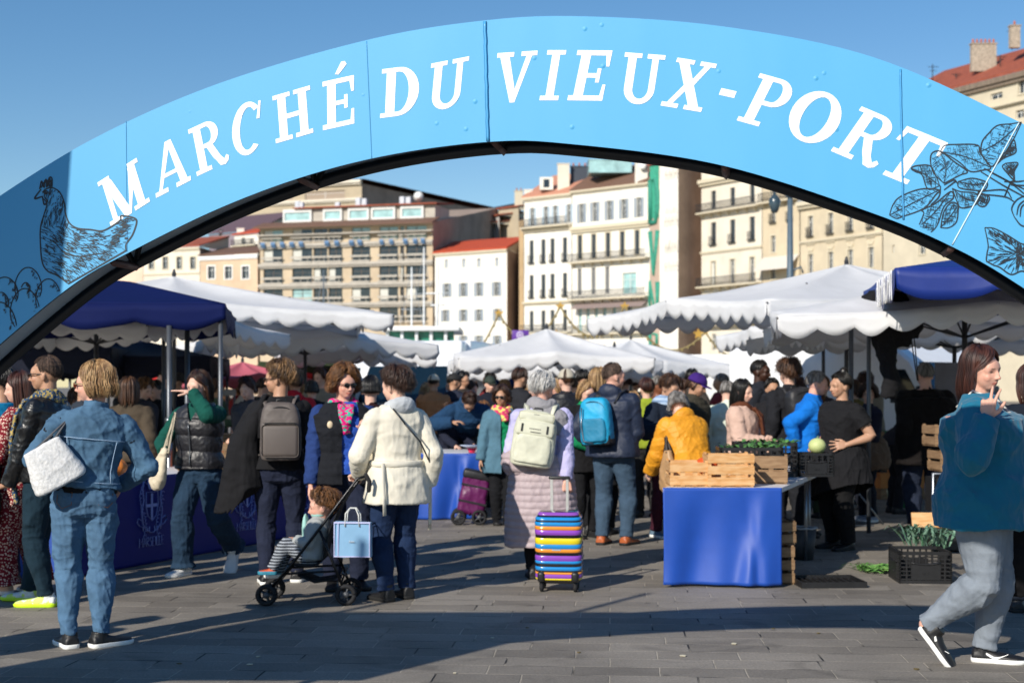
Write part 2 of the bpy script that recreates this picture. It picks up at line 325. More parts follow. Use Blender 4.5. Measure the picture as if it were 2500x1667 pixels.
# --- lettering: slab-serif italic capitals, each letter one piece of white vinyl on the banner ---
def arc(cx, cy, rx, ry, a0, a1, n=16): return [(cx+rx*math.cos(math.radians(a0+(a1-a0)*i/n)), cy+ry*math.sin(math.radians(a0+(a1-a0)*i/n))) for i in range(n+1)]
def band(o, i): return [[o[k], o[k+1], i[k+1], i[k]] for k in range(len(o)-1)]
def R_(x0, y0, x1, y1): return [(x0,y0),(x1,y0),(x1,y1),(x0,y1)]
def ser(x0, x1, y): return R_(x0, y, x1, y+.09)
def glyph(c):
    S = .19
    if c == 'I': return [R_(.13,.09,.32,.91), ser(0,.45,0), ser(0,.45,.91)], .45
    if c == 'H': return [R_(.1,.09,.28,.91), R_(.56,.09,.74,.91), R_(.28,.45,.56,.55), ser(0,.38,0), ser(0,.38,.91), ser(.46,.84,0), ser(.46,.84,.91)], .84
    if c in 'EÉ':
        g = [R_(.1,.09,.29,.91), R_(0,0,.70,.10), R_(0,.90,.70,1), R_(.29,.455,.48,.545), R_(.48,.36,.555,.64), [(.62,.10),(.70,.10),(.70,.32),(.64,.32)], [(.60,.90),(.64,.68),(.70,.68),(.70,.90)]]
        if c == 'É': g.append([(.28,1.10),(.36,1.08),(.54,1.26),(.50,1.33),(.42,1.33)])
        return g, .70
    if c == 'U':
        o = arc(.42,.3,.33,.31,180,360); i = arc(.44,.3,.17,.20,180,360)
        return [R_(.09,.3,.27,.91), R_(.61,.3,.75,.91), ser(0,.38,.91), ser(.50,.88,.91)]+band(o, i), .86
    if c == 'V': return [[(.07,.91),(.27,.91),(.44,.26),(.36,0)], [(.36,0),(.44,.26),(.63,.91),(.75,.91),(.46,0)], ser(0,.36,.91), ser(.52,.86,.91)], .82
    if c == 'X': return [[(.08,.91),(.29,.91),(.74,.09),(.53,.09)], [(.10,.09),(.22,.09),(.40,.40),(.34,.52)], [(.44,.60),(.50,.48),(.72,.91),(.60,.91)], ser(0,.34,0), ser(.46,.83,0), ser(.01,.38,.91), ser(.50,.82,.91)], .83
    if c == 'A': return [[(.06,.09),(.15,.09),(.42,.83),(.34,1)], [(.34,1),(.42,.83),(.63,.09),(.82,.09),(.50,1)], R_(.235,.30,.56,.38), ser(-.04,.30,0), ser(.52,.90,0)], .88
    if c == 'M': return [R_(.1,.09,.22,.91), R_(.76,.09,.95,.91), [(.1,.91),(.32,.91),(.56,.16),(.46,.0),(.40,.0)], [(.46,.0),(.56,.16),(.78,.91),(.95,.91),(.56,.0)], ser(0,.34,0), ser(.66,1.05,0), ser(0,.30,.91), ser(.78,1.05,.91)], 1.05
    if c == 'D':
        o = arc(.36,.5,.42,.5,-90,90); i = arc(.36,.5,.21,.41,-90,90)
        return [R_(.1,.09,.29,.91), R_(0,0,.36,.09), R_(0,.91,.36,1)]+band(o, i), .78
    if c == 'P':
        o = arc(.42,.71,.30,.29,-90,90); i = arc(.42,.71,.12,.20,-90,90)
        return [R_(.1,.09,.29,.91), ser(0,.42,0), R_(0,.91,.42,1), R_(.29,.42,.42,.51)]+band(o, i), .72
    if c == 'R':
        o = arc(.42,.74,.29,.26,-90,90); i = arc(.42,.74,.11,.17,-90,90)
        return [R_(.1,.09,.29,.91), ser(0,.40,0), R_(0,.91,.42,1), R_(.29,.48,.42,.57), [(.36,.48),(.52,.50),(.66,.20),(.55,.12),(.48,.22)], [(.55,.12),(.66,.20),(.74,.10),(.74,-.02),(.62,.0)], [(.74,.10),(.80,.17),(.86,.12),(.82,.03),(.74,-.02)]]+band(o, i), .82
    if c == 'O': return band(arc(.42,.5,.42,.515,0,360,32), arc(.42,.5,.215,.415,0,360,32)), .84
    if c == 'C': return band(arc(.42,.5,.42,.515,48,318,26), arc(.44,.5,.23,.415,52,312,26))+[[(.66,.66),(.74,.66),(.76,1.0),(.70,1.0)]], .76
    if c == 'T': return [R_(.30,.09,.49,.91), ser(.17,.62,0), R_(.02,.90,.78,1), [(.02,.90),(.10,.90),(.06,.70),(.0,.70)], [(.70,.90),(.78,.90),(.80,.70),(.74,.70)]], .80
    if c == '-': return [R_(0,.27,.36,.41)], .36
WHT = mat('white_vinyl', 'f4f4f6', .4, var=.02)
# base line and cap line of each letter, read off the banner: (char, left foot x,y, right foot x,y, cap height px) in 2352-wide px
LET = [('M',(255,520),0,(345,463),1.05,(224,420),0),('A',(359,455),-.04,(439,414),.90,(378,327),.34),('R',(453,405),0,(529,370),.86,(432,299),0),
       ('C',(532,362),0,(596,350),.76,(535,243),0),('H',(634,330),0,(720,305),.84,(626,222),0),('É',(742,300),0,(814,284),.70,(741,189),0),
       ('D',(873,272),0,(960,261),.78,(878,160),0),('U',(980.5,258),0,(1065.5,241.5),.86,(991,147),0),('V',(1132,239),0,(1224,233),.86,(1143,123),0),
       ('I',(1239,231),0,(1282,231),.45,(1258,116),0),('E',(1303,231),0,(1383,232),.70,(1327,116),0),('U',(1418.6,235.6),0,(1509.5,242.5),.86,(1436,121),0),
       ('X',(1517,243),0,(1610,258),.83,(1555,133),0),('-',(1639.4,246.9),0,(1674.4,254.8),.36,(1682.4,139.9),0),('P',(1692,277),0,(1742,291),.42,(1746,169),0),
       ('O',(1790,299.4),0,(1892.5,346.4),.84,(1852,193),0),('R',(1908,347),0,(1955,367),.40,(1979,245),0),('T',(2027,401),.17,(2083,424),.62,(2083,290),.02)]
for ch, FL, xl, FR, xr, TL, xt in LET:
    polys, wd = glyph(ch); FL, FR, TL = Vector(FL), Vector(FR), Vector(TL)
    ux = (FR-FL)/(xr-xl); o0 = FL-ux*xl; vy = TL-ux*xt-o0
    mb = MB()
    for k, P in enumerate(polys):
        o = .0008+.00012*(k % 9); Q = []
        for (x, y) in P:
            q = o0+ux*x+vy*y; Q.append(rel(AW(*AP(q.x*K, q.y*K), o)))
        mb.prism(Q, AN*.0003)
    mb.build('letter', WHT, arch)

# --- line drawings printed on the banner (hen, eggs, leek leaves, fish tail) as inked strokes ---
INK = mat('ink', '16222c', .5, var=.05)
def stroke(mb, P, wd, o):
    """flat ribbon of width wd px through photo points"""
    Q = [Vector(AP(x, y)) for x, y in P]; Q = [q for q in Q if q.y > float(np.interp(q.x, BB[:, 0], BB[:, 1]))+.012]; n = len(Q); L_, R2 = [], []
    if n < 2: return
    for i in range(n):
        t = Q[min(i+1, n-1)]-Q[max(i-1, 0)]; t = Vector((-t.y, t.x)).normalized() if t.length > 1e-9 else Vector((0,1)); ww = wd*.0016*(.35+.65*math.sin(math.pi*(.15+.7*i/(n-1))))
        L_.append(rel(AW(*(Q[i]+t*ww/2), o))); R2.append(rel(AW(*(Q[i]-t*ww/2), o)))
    mb.add(L_+R2, [(i, i+1, n+i+1, n+i) for i in range(n-1)])
def smooth(P, k=5):
    P = [np.array(p, float) for p in P]; P = [2*P[0]-P[1]]+P+[2*P[-1]-P[-2]]; out = []
    for i in range(1, len(P)-2):
        for j in range(k):
            t = j/k; a, b, c, d = P[i-1:i+3]; out.append(.5*((2*b)+(-a+c)*t+(2*a-5*b+4*c-d)*t*t+(-a+3*b-3*c+d)*t**3))
    out.append(P[-2]); return [tuple(p) for p in out]
def inside(pt, P):
    x, y = pt; c = False; n = len(P)
    for i in range(n):
        x1, y1 = P[i]; x2, y2 = P[(i+1) % n]
        if (y1 > y) != (y2 > y) and x < (x2-x1)*(y-y1)/(y2-y1)+x1: c = not c
    return c
RD = random.Random(3)
def hatch(mb, P, n, ln, dirf, wd, o, dens=lambda x, y: 1):
    xs = [p[0] for p in P]; ys = [p[1] for p in P]; k = 0; tries = 0
    while k < n and tries < n*30:
        tries += 1; x, y = RD.uniform(min(xs), max(xs)), RD.uniform(min(ys), max(ys))
        if not inside((x, y), P) or RD.random() > dens(x, y): continue
        a = dirf(x, y)+RD.uniform(-.25, .25); l = ln*RD.uniform(.5, 1.3); c = RD.uniform(-.15, .15)
        q = [(x+math.cos(a+c*(t-.5))*l*(t-.5), y+math.sin(a+c*(t-.5))*l*(t-.5)) for t in (0, .33, .67, 1)]
        if all(inside(p, P) for p in q): stroke(mb, q, wd*RD.uniform(.6, 1.3), o+.00004*(k % 9)); k += 1
# hen (crop at 0,300 scale 2.53)
H = lambda L_: [(x/2.53, 300+y/2.53) for x, y in L_]
body = smooth(H([(262,462),(290,500),(275,560),(252,640),(250,740),(262,860),(295,915),(350,940),(400,975),(455,1015),(500,985),(560,950),(640,905),(720,855),(775,800),(780,750),(820,690),(845,610),(820,585),(750,575),(745,600),(690,640),(630,668),(560,660),(480,652),(430,620),(405,560),(400,500),(370,430),(325,402),(285,410),(262,430)]))
mb = MB(); stroke(mb, body, 4.2, .0016)
def hd(x, y):
    X_, Y_ = x*2.53, (y-300)*2.53
    if Y_ < 640 and X_ < 450: return 1.75
    if X_ > 640 and Y_ < 760: return -.6+.3
    return .45 if X_ < 480 else -.15+.9*(Y_-640)/300
hatch(mb, body, 760, 16, hd, 1.15, .0019, lambda x, y: .55+.45*math.sin(x*.13+y*.09))
hatch(mb, body, 200, 8, lambda x, y: hd(x, y)+.4, 2.0, .0024)
stroke(mb, smooth(H([(340,740),(400,800),(480,825),(560,815),(640,810),(700,850)])), 3, .0018)
for q in ([(255,410),(215,468),(262,455)], [(262,455),(275,505),(292,485),(280,462)], [(245,410),(258,360),(268,395),(285,350),(292,395),(305,342),(322,345),(322,400)]): stroke(mb, smooth(H(q)), 4.5, .0018)
stroke(mb, [(H([(285+11*math.cos(a), 430+11*math.sin(a))])[0]) for a in np.linspace(0, 6.28, 12)], 3, .0018)
hatch(mb, H([(278,422),(292,422),(292,438),(278,438)]), 8, 5, lambda x, y: 0, 3, .002)
hatch(mb, smooth(H([(245,412),(258,362),(290,350),(318,345),(322,400),(285,412)])), 45, 8, lambda x, y: 1.5, 2.4, .002)
mb.build('hen_drawing', INK, arch, recalc=False)
def egg(cx, cy, rx, ry, vis=(0, 360), tilt=0):
    mb2 = []; a = [(cx+rx*math.cos(t)*(1-.12*math.sin(-t))+tilt*math.sin(t), cy+ry*math.sin(t)) for t in np.linspace(math.radians(vis[0]), math.radians(vis[1]), 40)]
    return a
mb = MB(); floor_y = lambda x: 0
for cx, cy, rx, ry, v in ((175,1005,82,112,(135,398)),(30,1045,82,92,(200,400)),(155,1155,90,132,(-270,95)),(300,1078,78,114,(-250,95)),(2,1250,100,142,(-120,95)),(8,1105,46,58,(-100,30)),(160,1025,28,38,(190,350))):
    P = [(p[0]/2.53, 300+p[1]/2.53) for p in egg(cx, cy, rx, ry, v)]; [stroke(mb, P[i:i+14], 3.0, .0016) for i in range(0, 40, 9)]
    for k in range(26):
        a = math.radians(RD.uniform(-75, 65)); q = RD.uniform(.62, .96); x, y = (cx+rx*math.cos(a)*q), (cy+ry*math.sin(a)*q)
        if v[1] < 45 and a > math.radians(v[1]): continue
        stroke(mb, [((x+t*18*math.cos(2.2))/2.53, 300+(y+t*18*math.sin(2.2))/2.53) for t in (-.5, 0, .5)], 1.3, .0018+k*.00002)
        stroke(mb, [((x+t*14*math.cos(.9))/2.53, 300+(y+t*14*math.sin(.9))/2.53) for t in (-.5, 0, .5)], 1.1, .0028+k*.00002)
mb.build('egg_drawing', INK, arch, recalc=False)
# leek leaves and fish tail (crop at 2100,60 scale 2.45)
Q5 = lambda L_: [(2100+x/2.45, 60+y/2.45) for x, y in L_]
leaves = [[(965,585),(900,595),(820,605),(770,650),(730,700),(722,760),(740,800),(790,850),(860,790),(900,720),(930,660)],
          [(790,850),(860,800),(925,770),(930,735),(915,690),(870,760)],
          [(480,760),(505,725),(580,718),(700,722),(718,770),(780,855),(740,870),(660,880),(600,830),(540,790)],
          [(500,950),(440,890),(420,820),(430,770),(480,760),(560,820),(640,880),(600,900),(540,930)],
          [(475,965),(405,985),(370,900),(330,880),(305,860),(340,845),(415,845),(450,900)],
          [(175,1140),(195,1080),(240,1030),(360,985),(470,990),(450,1020),(380,1100),(250,1150),(215,1160)],
          [(345,1215),(380,1130),(370,1110),(450,1070),(540,1000),(555,1040),(500,1090),(460,1200),(410,1245)],
          [(480,1215),(500,1120),(545,1065),(585,1080),(585,1110),(575,1180),(530,1215)],
          [(585,940),(660,920),(720,930),(760,950),(740,990),(660,990),(590,975)],
          [(550,980),(600,1000),(690,1010),(705,1060),(660,1090),(600,1095),(575,1050)],
          [(705,1000),(770,1030),(760,1070),(735,1090),(700,1070)],
          [(870,830),(942,828),(920,880),(920,930),(880,890),(850,850)]]
mb = MB()
for i, L_ in enumerate(leaves):
    P = smooth(Q5(L_)+[Q5(L_)[0]]); stroke(mb, P, 3.2, .0016+i*.00002)
    c = np.mean(np.array(Q5(L_)), 0); a0 = math.atan2(L_[len(L_)//2][1]-L_[0][1], L_[len(L_)//2][0]-L_[0][0])
    n = int(8+len(L_)*5); hatch(mb, P, n, 15, lambda x, y: a0+.9, .8, .002); hatch(mb, P, int(n*.8), 15, lambda x, y: a0-.5, .7, .0028)
    stroke(mb, smooth([Q5(L_)[0], tuple(c), Q5(L_)[len(L_)//2]]), 2, .0025)
for L_ in ([(720,880),(850,960),(960,1020),(1010,1050)],[(740,860),(880,935),(1010,1000)],[(700,1000),(860,990),(905,1040)],[(690,1012),(860,1030),(920,1060)],[(880,990),(862,1030),(900,945),(930,935)],[(770,880),(900,950),(1000,1030)],
           [(480,965),(470,1030),(420,1080)],[(580,950),(560,930),(500,960)],[(860,940),(935,940),(980,935)],[(900,960),(1010,965)],[(920,1150),(905,1100),(935,1050),(990,1020)],[(920,1150),(960,1200),(1010,1210)],[(935,1140),(950,1080),(1000,1040)],[(955,1150),(965,1090),(1010,1060)],
           [(500,990),(540,960),(570,940),(585,960)]): stroke(mb, smooth(Q5(L_)), 3, .0031)
mb.build('leaf_drawing', INK, arch, recalc=False)
mb = MB(); tail = smooth(Q5([(745,1215),(800,1220),(880,1260),(960,1310),(1010,1330),(1010,1470),(960,1475),(900,1495),(830,1450),(760,1425),(758,1370),(765,1320),(745,1215)])); stroke(mb, tail, 3.4, .0016)
hatch(mb, tail, 120, 26, lambda x, y: math.atan2(y-(60+1370/2.45), x-(2100+960/2.45)), 1.4, .002)
hatch(mb, smooth(Q5([(750,1220),(880,1265),(1010,1340),(1010,1400),(880,1300),(760,1250)])), 90, 9, lambda x, y: 1.7, 1.2, .0027)
hatch(mb, Q5([(920,1330),(1010,1330),(1010,1470),(930,1440)]), 130, 8, lambda x, y: 1.2 if int(x/3) % 2 else 2.4, 1.5, .0022)
mb.build('fish_drawing', INK, arch, recalc=False)

# a hoarding added out of view, left of the camera: it shades the arch's left end
hb = thing('hoarding', 'plain white hoarding on two posts left of the entrance', 'hoarding', (-2.66, 4.4, 0))
mb = MB(); mb.box((-2.2,-.03,2.1),(0,.03,3.62))
for v in range(len(mb.v)):
    x, y, z = mb.v[v]; mb.v[v] = (x+(z-3.4)*.08, y, z)
mb.build('panel', mat('blocker_white', 'd9d9d6', .6), hb)
for x in (-1.9, -.3):
    mb = MB(); mb.tube([(x,.06,0),(x,.06,4.2)], .03, 8); mb.build('post', STEEL, hb)
# ---------------- people ----------------
def nz(P, sc, seed=0, ridged=False, st=(1,1,1), oct=3):
    """cheap vectorised warped noise for cloth folds"""
    r = np.random.RandomState(seed); p = P*np.array(st)*sc; out = np.zeros(len(P)); a = 1.0; tot = 0
    for o in range(oct):
        f = np.zeros(len(P))
        wq = p+.7*np.sin(p[:, [1, 2, 0]]*1.3+r.rand(3)*6)
        for k in range(4):
            d = r.normal(size=3); d /= np.linalg.norm(d); f += np.sin(wq@d*2.1+r.rand()*6.28)
        f /= 2.2
        if ridged: f = 1-2*np.abs(np.tanh(f*1.2))
        out += a*f; tot += a; a *= .5; p = p*1.9
    return out/tot
def remesh(mb, vox, smooth=2):
    """join overlapping shapes into one continuous surface"""
    me = mb.mesh('tmp'); o = bpy.data.objects.new('tmp', me); COL.objects.link(o)
    m = o.modifiers.new('r', 'REMESH'); m.mode = 'VOXEL'; m.voxel_size = vox; m.adaptivity = 0; m.use_smooth_shade = True
    if smooth:
        sm = o.modifiers.new('s', 'SMOOTH'); sm.factor = .5; sm.iterations = smooth
    dg = bpy.context.evaluated_depsgraph_get(); r = bpy.data.meshes.new_from_object(o.evaluated_get(dg), depsgraph=dg)
    bpy.data.objects.remove(o); bpy.data.meshes.remove(me); r.materials.clear(); return r
def vco(me):
    a = np.zeros(len(me.vertices)*3); me.vertices.foreach_get('co', a); return a.reshape(-1, 3)
def vno(me):
    a = np.zeros(len(me.vertices)*3); me.vertex_normals.foreach_get('vector', a) if hasattr(me, 'vertex_normals') else me.vertices.foreach_get('normal', a); return a.reshape(-1, 3)
def setco(me, c): me.vertices.foreach_set('co', c.ravel()); me.update()
def delfaces(me, fn):
    bm = bmesh.new(); bm.from_mesh(me); bmesh.ops.delete(bm, geom=[f for f in bm.faces if fn(f.calc_center_median())], context='FACES'); bm.to_mesh(me); bm.free()

PROF = [(.445,.040,.040,0),(.47,.088,.058,.004),(.52,.100,.070,.006),(.57,.094,.064,.004),(.615,.081,.056,0),(.67,.086,.060,-.002),(.73,.096,.068,-.004),(.78,.100,.064,0),(.81,.092,.050,.004),(.83,.062,.040,.006),(.85,.036,.034,.006)]
def prof(z):
    z = min(max(z, PROF[0][0]), PROF[-1][0])
    for a, b in zip(PROF, PROF[1:]):
        if z <= b[0]:
            t = (z-a[0])/(b[0]-a[0]); return [a[i]+(b[i]-a[i])*t for i in range(4)]
def ik(a, c, la, lb, pole):
    a, c, pole = Vector(a), Vector(c), Vector(pole); d = c-a; L = d.length
    if L > (la+lb)*.999: c = a+d*((la+lb)*.999/L); d = c-a; L = d.length
    x = (la*la-lb*lb+L*L)/(2*L); h = math.sqrt(max(la*la-x*x, 0)); u = d/L; p = pole-u*pole.dot(u)
    if p.length < 1e-5: p = Vector((0,1,0))
    return a+u*x+p.normalized()*h, c
ARM = {'hang': ((.150,.02,.50), (.3,1,0)), 'hip': ((.115,-.055,.60), (1,.6,0)), 'front': ((.05,-.16,.62), (.6,.8,-.6)), 'fold': ((-.03,-.12,.66), (.8,.3,-.8)),
       'out': ((.17,-.14,.60), (.5,1,-.3)), 'fwd': ((.11,-.26,.62), (.4,.5,-1)), 'brow': ((.01,-.115,.93), (1,-.2,-.4)), 'chin': ((.09,-.16,.83), (.7,-.2,-1)), 'strap': ((.07,-.12,.72), (.8,.3,-.8)), 'low': ((.13,-.06,.50), (.4,1,0)), 'pock': ((.125,-.02,.53), (1,.7,0)), 'back': ((.14,.07,.52), (.4,1,0))}
SKIN = {'light': 'd8ae9a', 'pink': 'd4a28e', 'tan': 'b48a70', 'olive': 'b88f72', 'brown': '7a4c34', 'dark': '3f271d'}

class P:
    """a person: built in its own frame (facing -y, metres), then turned by yaw and set down at loc"""
    def __init__(s, label, px=None, fy=None, d=None, H=1.66, yaw=0, head=(0,0,0), lean=0, side=0, bw=1.0, bd=None, lw=1.0, legs=None, arms=('hang','hang'), hand=('relax','relax'),
                 skin='light', lod=1, z=0, hips=0, group=None, cat='person', x=None, hr=1.0, belly=0):
        s.H = H; s.bw = bw; s.bd = bd or bw; s.lw = lw; s.lod = lod; s.leanv = math.radians(lean); s.sidev = math.radians(side); s.belly = belly; s.hr = hr
        if fy: d = EYE*F/(fy-HZ)
        s.d = d; s.loc = Vector((X(px, d) if x is None else x, d, z)); s.yaw = math.radians(yaw); s.seed = int(abs(px or 0)*7+d*13) % 9973
        s.root = thing('person', label, cat, s.loc, s.yaw, group)
        s.vox = {0: .0058, 1: .0085, 2: .013, 3: .02}[lod]
        s.drop = hips
        # legs
        legs = legs or ((.062,.0,0), (-.062,.01,0)); s.legs = []
        for i, (ax, ay, az_) in enumerate(legs[:2]):
            sg = 1 if i == 0 else -1
            hip = Vector((sg*.052*bw**.5, 0, .50-hips))*H; ank = Vector((ax*H, ay*H, (az_+.045)*H))
            pole = legs[2+i] if len(legs) > 2+i else (sg*.15, -1, 0)
            kn, ank = ik(hip, ank, .231*H, .231*H, pole); s.legs.append((hip, kn, ank))
        s.arms = []
        for i, a in enumerate(arms):
            sg = 1 if i == 0 else -1
            sh = s.T(Vector((sg*.099*(.55+.45*bw), .004, .789)))
            if a[0] == 'abs': s.arms.append((sh, Vector(a[1])*H, Vector(a[2])*H)); continue
            if isinstance(a, str): w_, pl = ARM[a]
            else: w_, pl = a
            tgt = Vector((w_[0]*(sg if isinstance(a, str) else 1), w_[1], w_[2])); 
            tgt = s.T(tgt) if (isinstance(a, str)) else tgt*H
            el, wr = ik(sh, tgt, .172*H, .148*H, (pl[0]*(sg if isinstance(a, str) else 1), pl[1], pl[2])); s.arms.append((sh, el, wr))
        s.handp = hand
        hy, hp, hrl = [math.radians(a) for a in head]
        neck = s.T(Vector((0, .006, .865)))
        s.HM = Matrix.Translation(neck) @ Matrix.Rotation(s.leanv*.55, 4, 'X') @ Matrix.Rotation(hy, 4, 'Z') @ Matrix.Rotation(hp, 4, 'X') @ Matrix.Rotation(hrl, 4, 'Y') @ Matrix.Translation(Vector((0, -.008, .062))*H) @ Matrix.Scale(H*hr, 4)
        s.skin = skin; s.body()
    def T(s, p):
        """normalised torso point -> metres, leaning with the spine above the hips"""
        p = Vector(p); p.z -= s.drop; t = min(max((p.z+s.drop-.47)/.14, 0), 1); t = t*t*(3-2*t)
        q = p-Vector((0,0,.50-s.drop)); q = Matrix.Rotation(s.leanv*t, 3, 'X') @ Matrix.Rotation(s.sidev*t, 3, 'Y') @ q
        return (q+Vector((0,0,.50-s.drop)))*s.H
    def ring(s, z, off=0, fl=0, n=28, yo=0, bel=1, fly=None, raw=False):
        _, hw, hd, y = prof(z); 
        if z < .52 and off and not raw: hw, hd = max(hw, .098), max(hd, .066)
        hw = hw*(s.bw if z < .8 else 1+(s.bw-1)*.4)+off+fl; hd = hd*(s.bd if z < .8 else 1)+off+(fl if fly is None else fly); R = []
        for j in range(n):
            a = 2*math.pi*j/n; c, q = math.cos(a), math.sin(a); e = .82
            px = hw*math.copysign(abs(c)**e, c); py = hd*math.copysign(abs(q)**e, q)+y+yo
            if s.belly and q < 0: py -= s.belly*bel*math.exp(-((z-.60)/.09)**2)*(-q)
            R.append(s.T((px, py, z)))
        return R
    def limb(s, mb, a, b, c, r, n=14):
        """one limb as a smooth run through its joint"""
        P_, R_ = [], []
        for t in np.linspace(0, 1, 5): P_.append(a.lerp(b, t)); R_.append(r[0]+(r[1]-r[0])*t+.004*math.sin(math.pi*t)*s.H)
        for t in np.linspace(.12, 1, 7): P_.append(b.lerp(c, t)); R_.append(r[1]+(r[2]-r[1])*t+r[3]*math.sin(math.pi*min(1, t*1.35))*(1-t))
        mb.tube(P_, R_, n, ends=True)
    def hand(s, mb, i):
        sh, el, wr = s.arms[i]; kind = s.handp[i]; H = s.H; sg = 1 if i == 0 else -1
        if kind == 'none': return
        d = (wr-el).normalized(); spec = None
        if isinstance(kind, tuple): kind, d, pn = kind; d = Vector(d).normalized(); pn = Vector(pn)
        else: pn = Vector((-sg, -.2, 0)) if abs(d.z) > .6 else Vector((0,0,-1))
        pn = (pn-d*pn.dot(d)).normalized(); sd = d.cross(pn).normalized()      # sd: across the palm, towards the thumb
        if sd.dot(Vector((0,-1,.4))) < 0: sd = -sd
        if kind.startswith('!'): sd = -sd; kind = kind[1:]
        L = .052*H; 
        for k in range(4):
            o = sd*(.018-.0125*k)*H*.95; mb.tube([wr-d*.01, wr+o*.8+d*L*.5, wr+o*1.0+d*L], [.0105*H*.8, .0092*H, .0075*H], 8, ends=True)
        curl = {'relax': (.25,.45,.3), 'flat': (.05,.06,.03), 'grip': (1.15,1.3,.8), 'spread': (.12,.2,.1), 'V': (.1,.2,.1), 'half': (.7,.8,.5)}[kind]
        for k, (fl, rr) in enumerate(((.043,.0053),(.048,.0055),(.044,.0052),(.034,.0046))):
            base = wr+sd*(.018-.0125*k)*H+d*(L-.003*(k == 3)*H); sp = {'spread': .22, 'flat': .05, 'V': .14}.get(kind, .06)*(1.5-k)
            c = list(curl)
            if kind == 'V' and k >= 2: c = [1.0, 1.1, .6]
            if kind == 'V' and k == 1: sp = -.10
            dd = (d+sd*sp).normalized(); ang = 0; p = base; pts = [p-d*.012*H, p]
            for q in range(3):
                ang += c[q]; p = p+(dd*math.cos(ang)+pn*math.sin(ang))*fl*H*(.44,.32,.26)[q]; pts.append(p)
            mb.tube(pts, [rr*H*1.1, rr*H*1.05, rr*H, rr*H*.92, rr*H*.78], 7, ends=True)
        tb = wr+sd*.014*H+d*.012*H+pn*.004*H; t1 = (sd*.8+d*.75+pn*.35).normalized()
        if kind == 'grip': t1 = (sd*.35+d*.7+pn*.9).normalized()
        t2 = (d*.9+sd*.25+pn*.35).normalized(); a1 = tb+t1*.024*H; a2 = a1+t2*.018*H; a3 = a2+t2*.014*H
        mb.tube([tb, a1, a2, a3], [.0085*H, .0068*H, .006*H, .005*H], 7, ends=True)
    def body(s):
        H = s.H; mb = MB(); 
        mb.rings([s.ring(z, raw=True) for z in (.478,.50,.54,.58,.62,.66,.70,.74,.78,.80,.815,.83,.845)])
        lr = s.lw*H
        for (h, k, a) in s.legs: s.limb(mb, h+Vector((0,0,-.01)), k, a, (.050*lr, .033*lr, .019*lr, .008*lr)); mb.tube([a, a+Vector((0,-.012*H,-.02*H))], [.02*H,.02*H], 8, ends=True)
        for i, (h, e, w_) in enumerate(s.arms):
            s.limb(mb, h, e, w_, (.029*s.lw*H, .023*H*(.6+.4*s.lw), .0145*H, .004*H)); s.hand(mb, i)
        M = s.HM; n = s.T((0, .012, .825)); up = M @ Vector((0, .014, -.03))
        mb.tube([n, n.lerp(up, .5), up], [.036*H*(.8+.2*s.bw), .0315*H*(.85+.15*s.bw), .032*H], 16, ends=True)
        M3 = M
        def E(c, r): 
            mb2 = MB(); mb2.ell(c, r, 22, 16); mb.add([M3 @ Vector(v) for v in mb2.v], mb2.f)
        E((0,.010,.012), (.0455,.0565,.054)); E((0,-.014,-.018), (.036,.040,.042)); E((0,-.024,-.044), (.021,.024,.017)); E((0,-.036,.008), (.034,.018,.03))
        E((.018,-.034,-.018), (.016,.014,.016)); E((-.018,-.034,-.018), (.016,.014,.016))
        E((0,-.0545,-.010), (.0055,.008,.014)); E((0,-.060,-.018), (.0072,.0085,.0062)); E((.0055,-.056,-.020), (.005,.006,.0045)); E((-.0055,-.056,-.020), (.005,.006,.0045))
        E((0,-.047,-.0335), (.012,.0075,.0042)); E((0,-.0455,-.0385), (.011,.0075,.004)); E((0,-.046,.010), (.028,.0085,.0045))
        for g in (1, -1):
            E((g*.0445,.008,-.010), (.0055,.0105,.017)); E((g*.0455,.014,-.004), (.006,.006,.012))
        me = remesh(mb, s.vox, 1 if s.lod < 2 else 1)
        Mi = M.inverted(); co = vco(me); A = np.array(Mi); q = co@A[:3, :3].T+A[:3, 3]
        # eye sockets pressed in
        for g in (1, -1):
            w_ = np.exp(-(((q[:, 0]-g*.0165)/.0095)**2+((q[:, 1]+.046)/.02)**2+((q[:, 2]+.001)/.0062)**2)); q2 = w_*.0055; d = np.array((M.to_3x3() @ Vector((0,1,0)))[:]); co += q2[:, None]*d
        setco(me, co)
        # colours that belong to skin itself: lips, brows, eyes, nails' skin
        base = np.array(srgb(SKIN[s.skin])); C = np.tile(base, (len(co), 1)); 
        def mix(wt, c): 
            nonlocal C; wt = np.clip(wt, 0, 1)[:, None]; C = C*(1-wt)+np.array(c)*wt
        front = q[:, 1] < -.025; inh = (q[:, 2] > -.075) & (np.abs(q[:, 0]) < .06) & (q[:, 1] > -.08) & (q[:, 1] < .07)
        red = base*np.array([1.02,.72,.66])
        for c, r in (((.026,-.036,-.018), .012), ((-.026,-.036,-.018), .012), ((0,-.064,-.018), .008)): mix(.5*np.exp(-(((q-np.array(c))/r)**2).sum(1))*inh, red)
        mix(front*inh*(np.abs(q[:, 0]) < .0125)*np.exp(-((q[:, 2]+.0362)/.0042)**4)*.9, base*np.array([.85,.42,.42])); mix(front*inh*(np.abs(q[:, 0]) < .013)*np.exp(-((q[:, 2]+.0362)/.0011)**2)*.8, base*.15)
        for g in (1, -1):
            ex = (q[:, 0]-g*.0165); mix(front*inh*np.exp(-((ex/.0085)**4+((q[:, 2]-.0105)/.0022)**4))*.8, srgb('3a2a20')); 
            mix(front*inh*np.exp(-((ex/.0075)**4+((q[:, 2]+.0015)/.0026)**4)), base*.55); mix(front*inh*np.exp(-((ex/.0042)**4+((q[:, 2]+.0015)/.0024)**4)), srgb('2a1c16'))
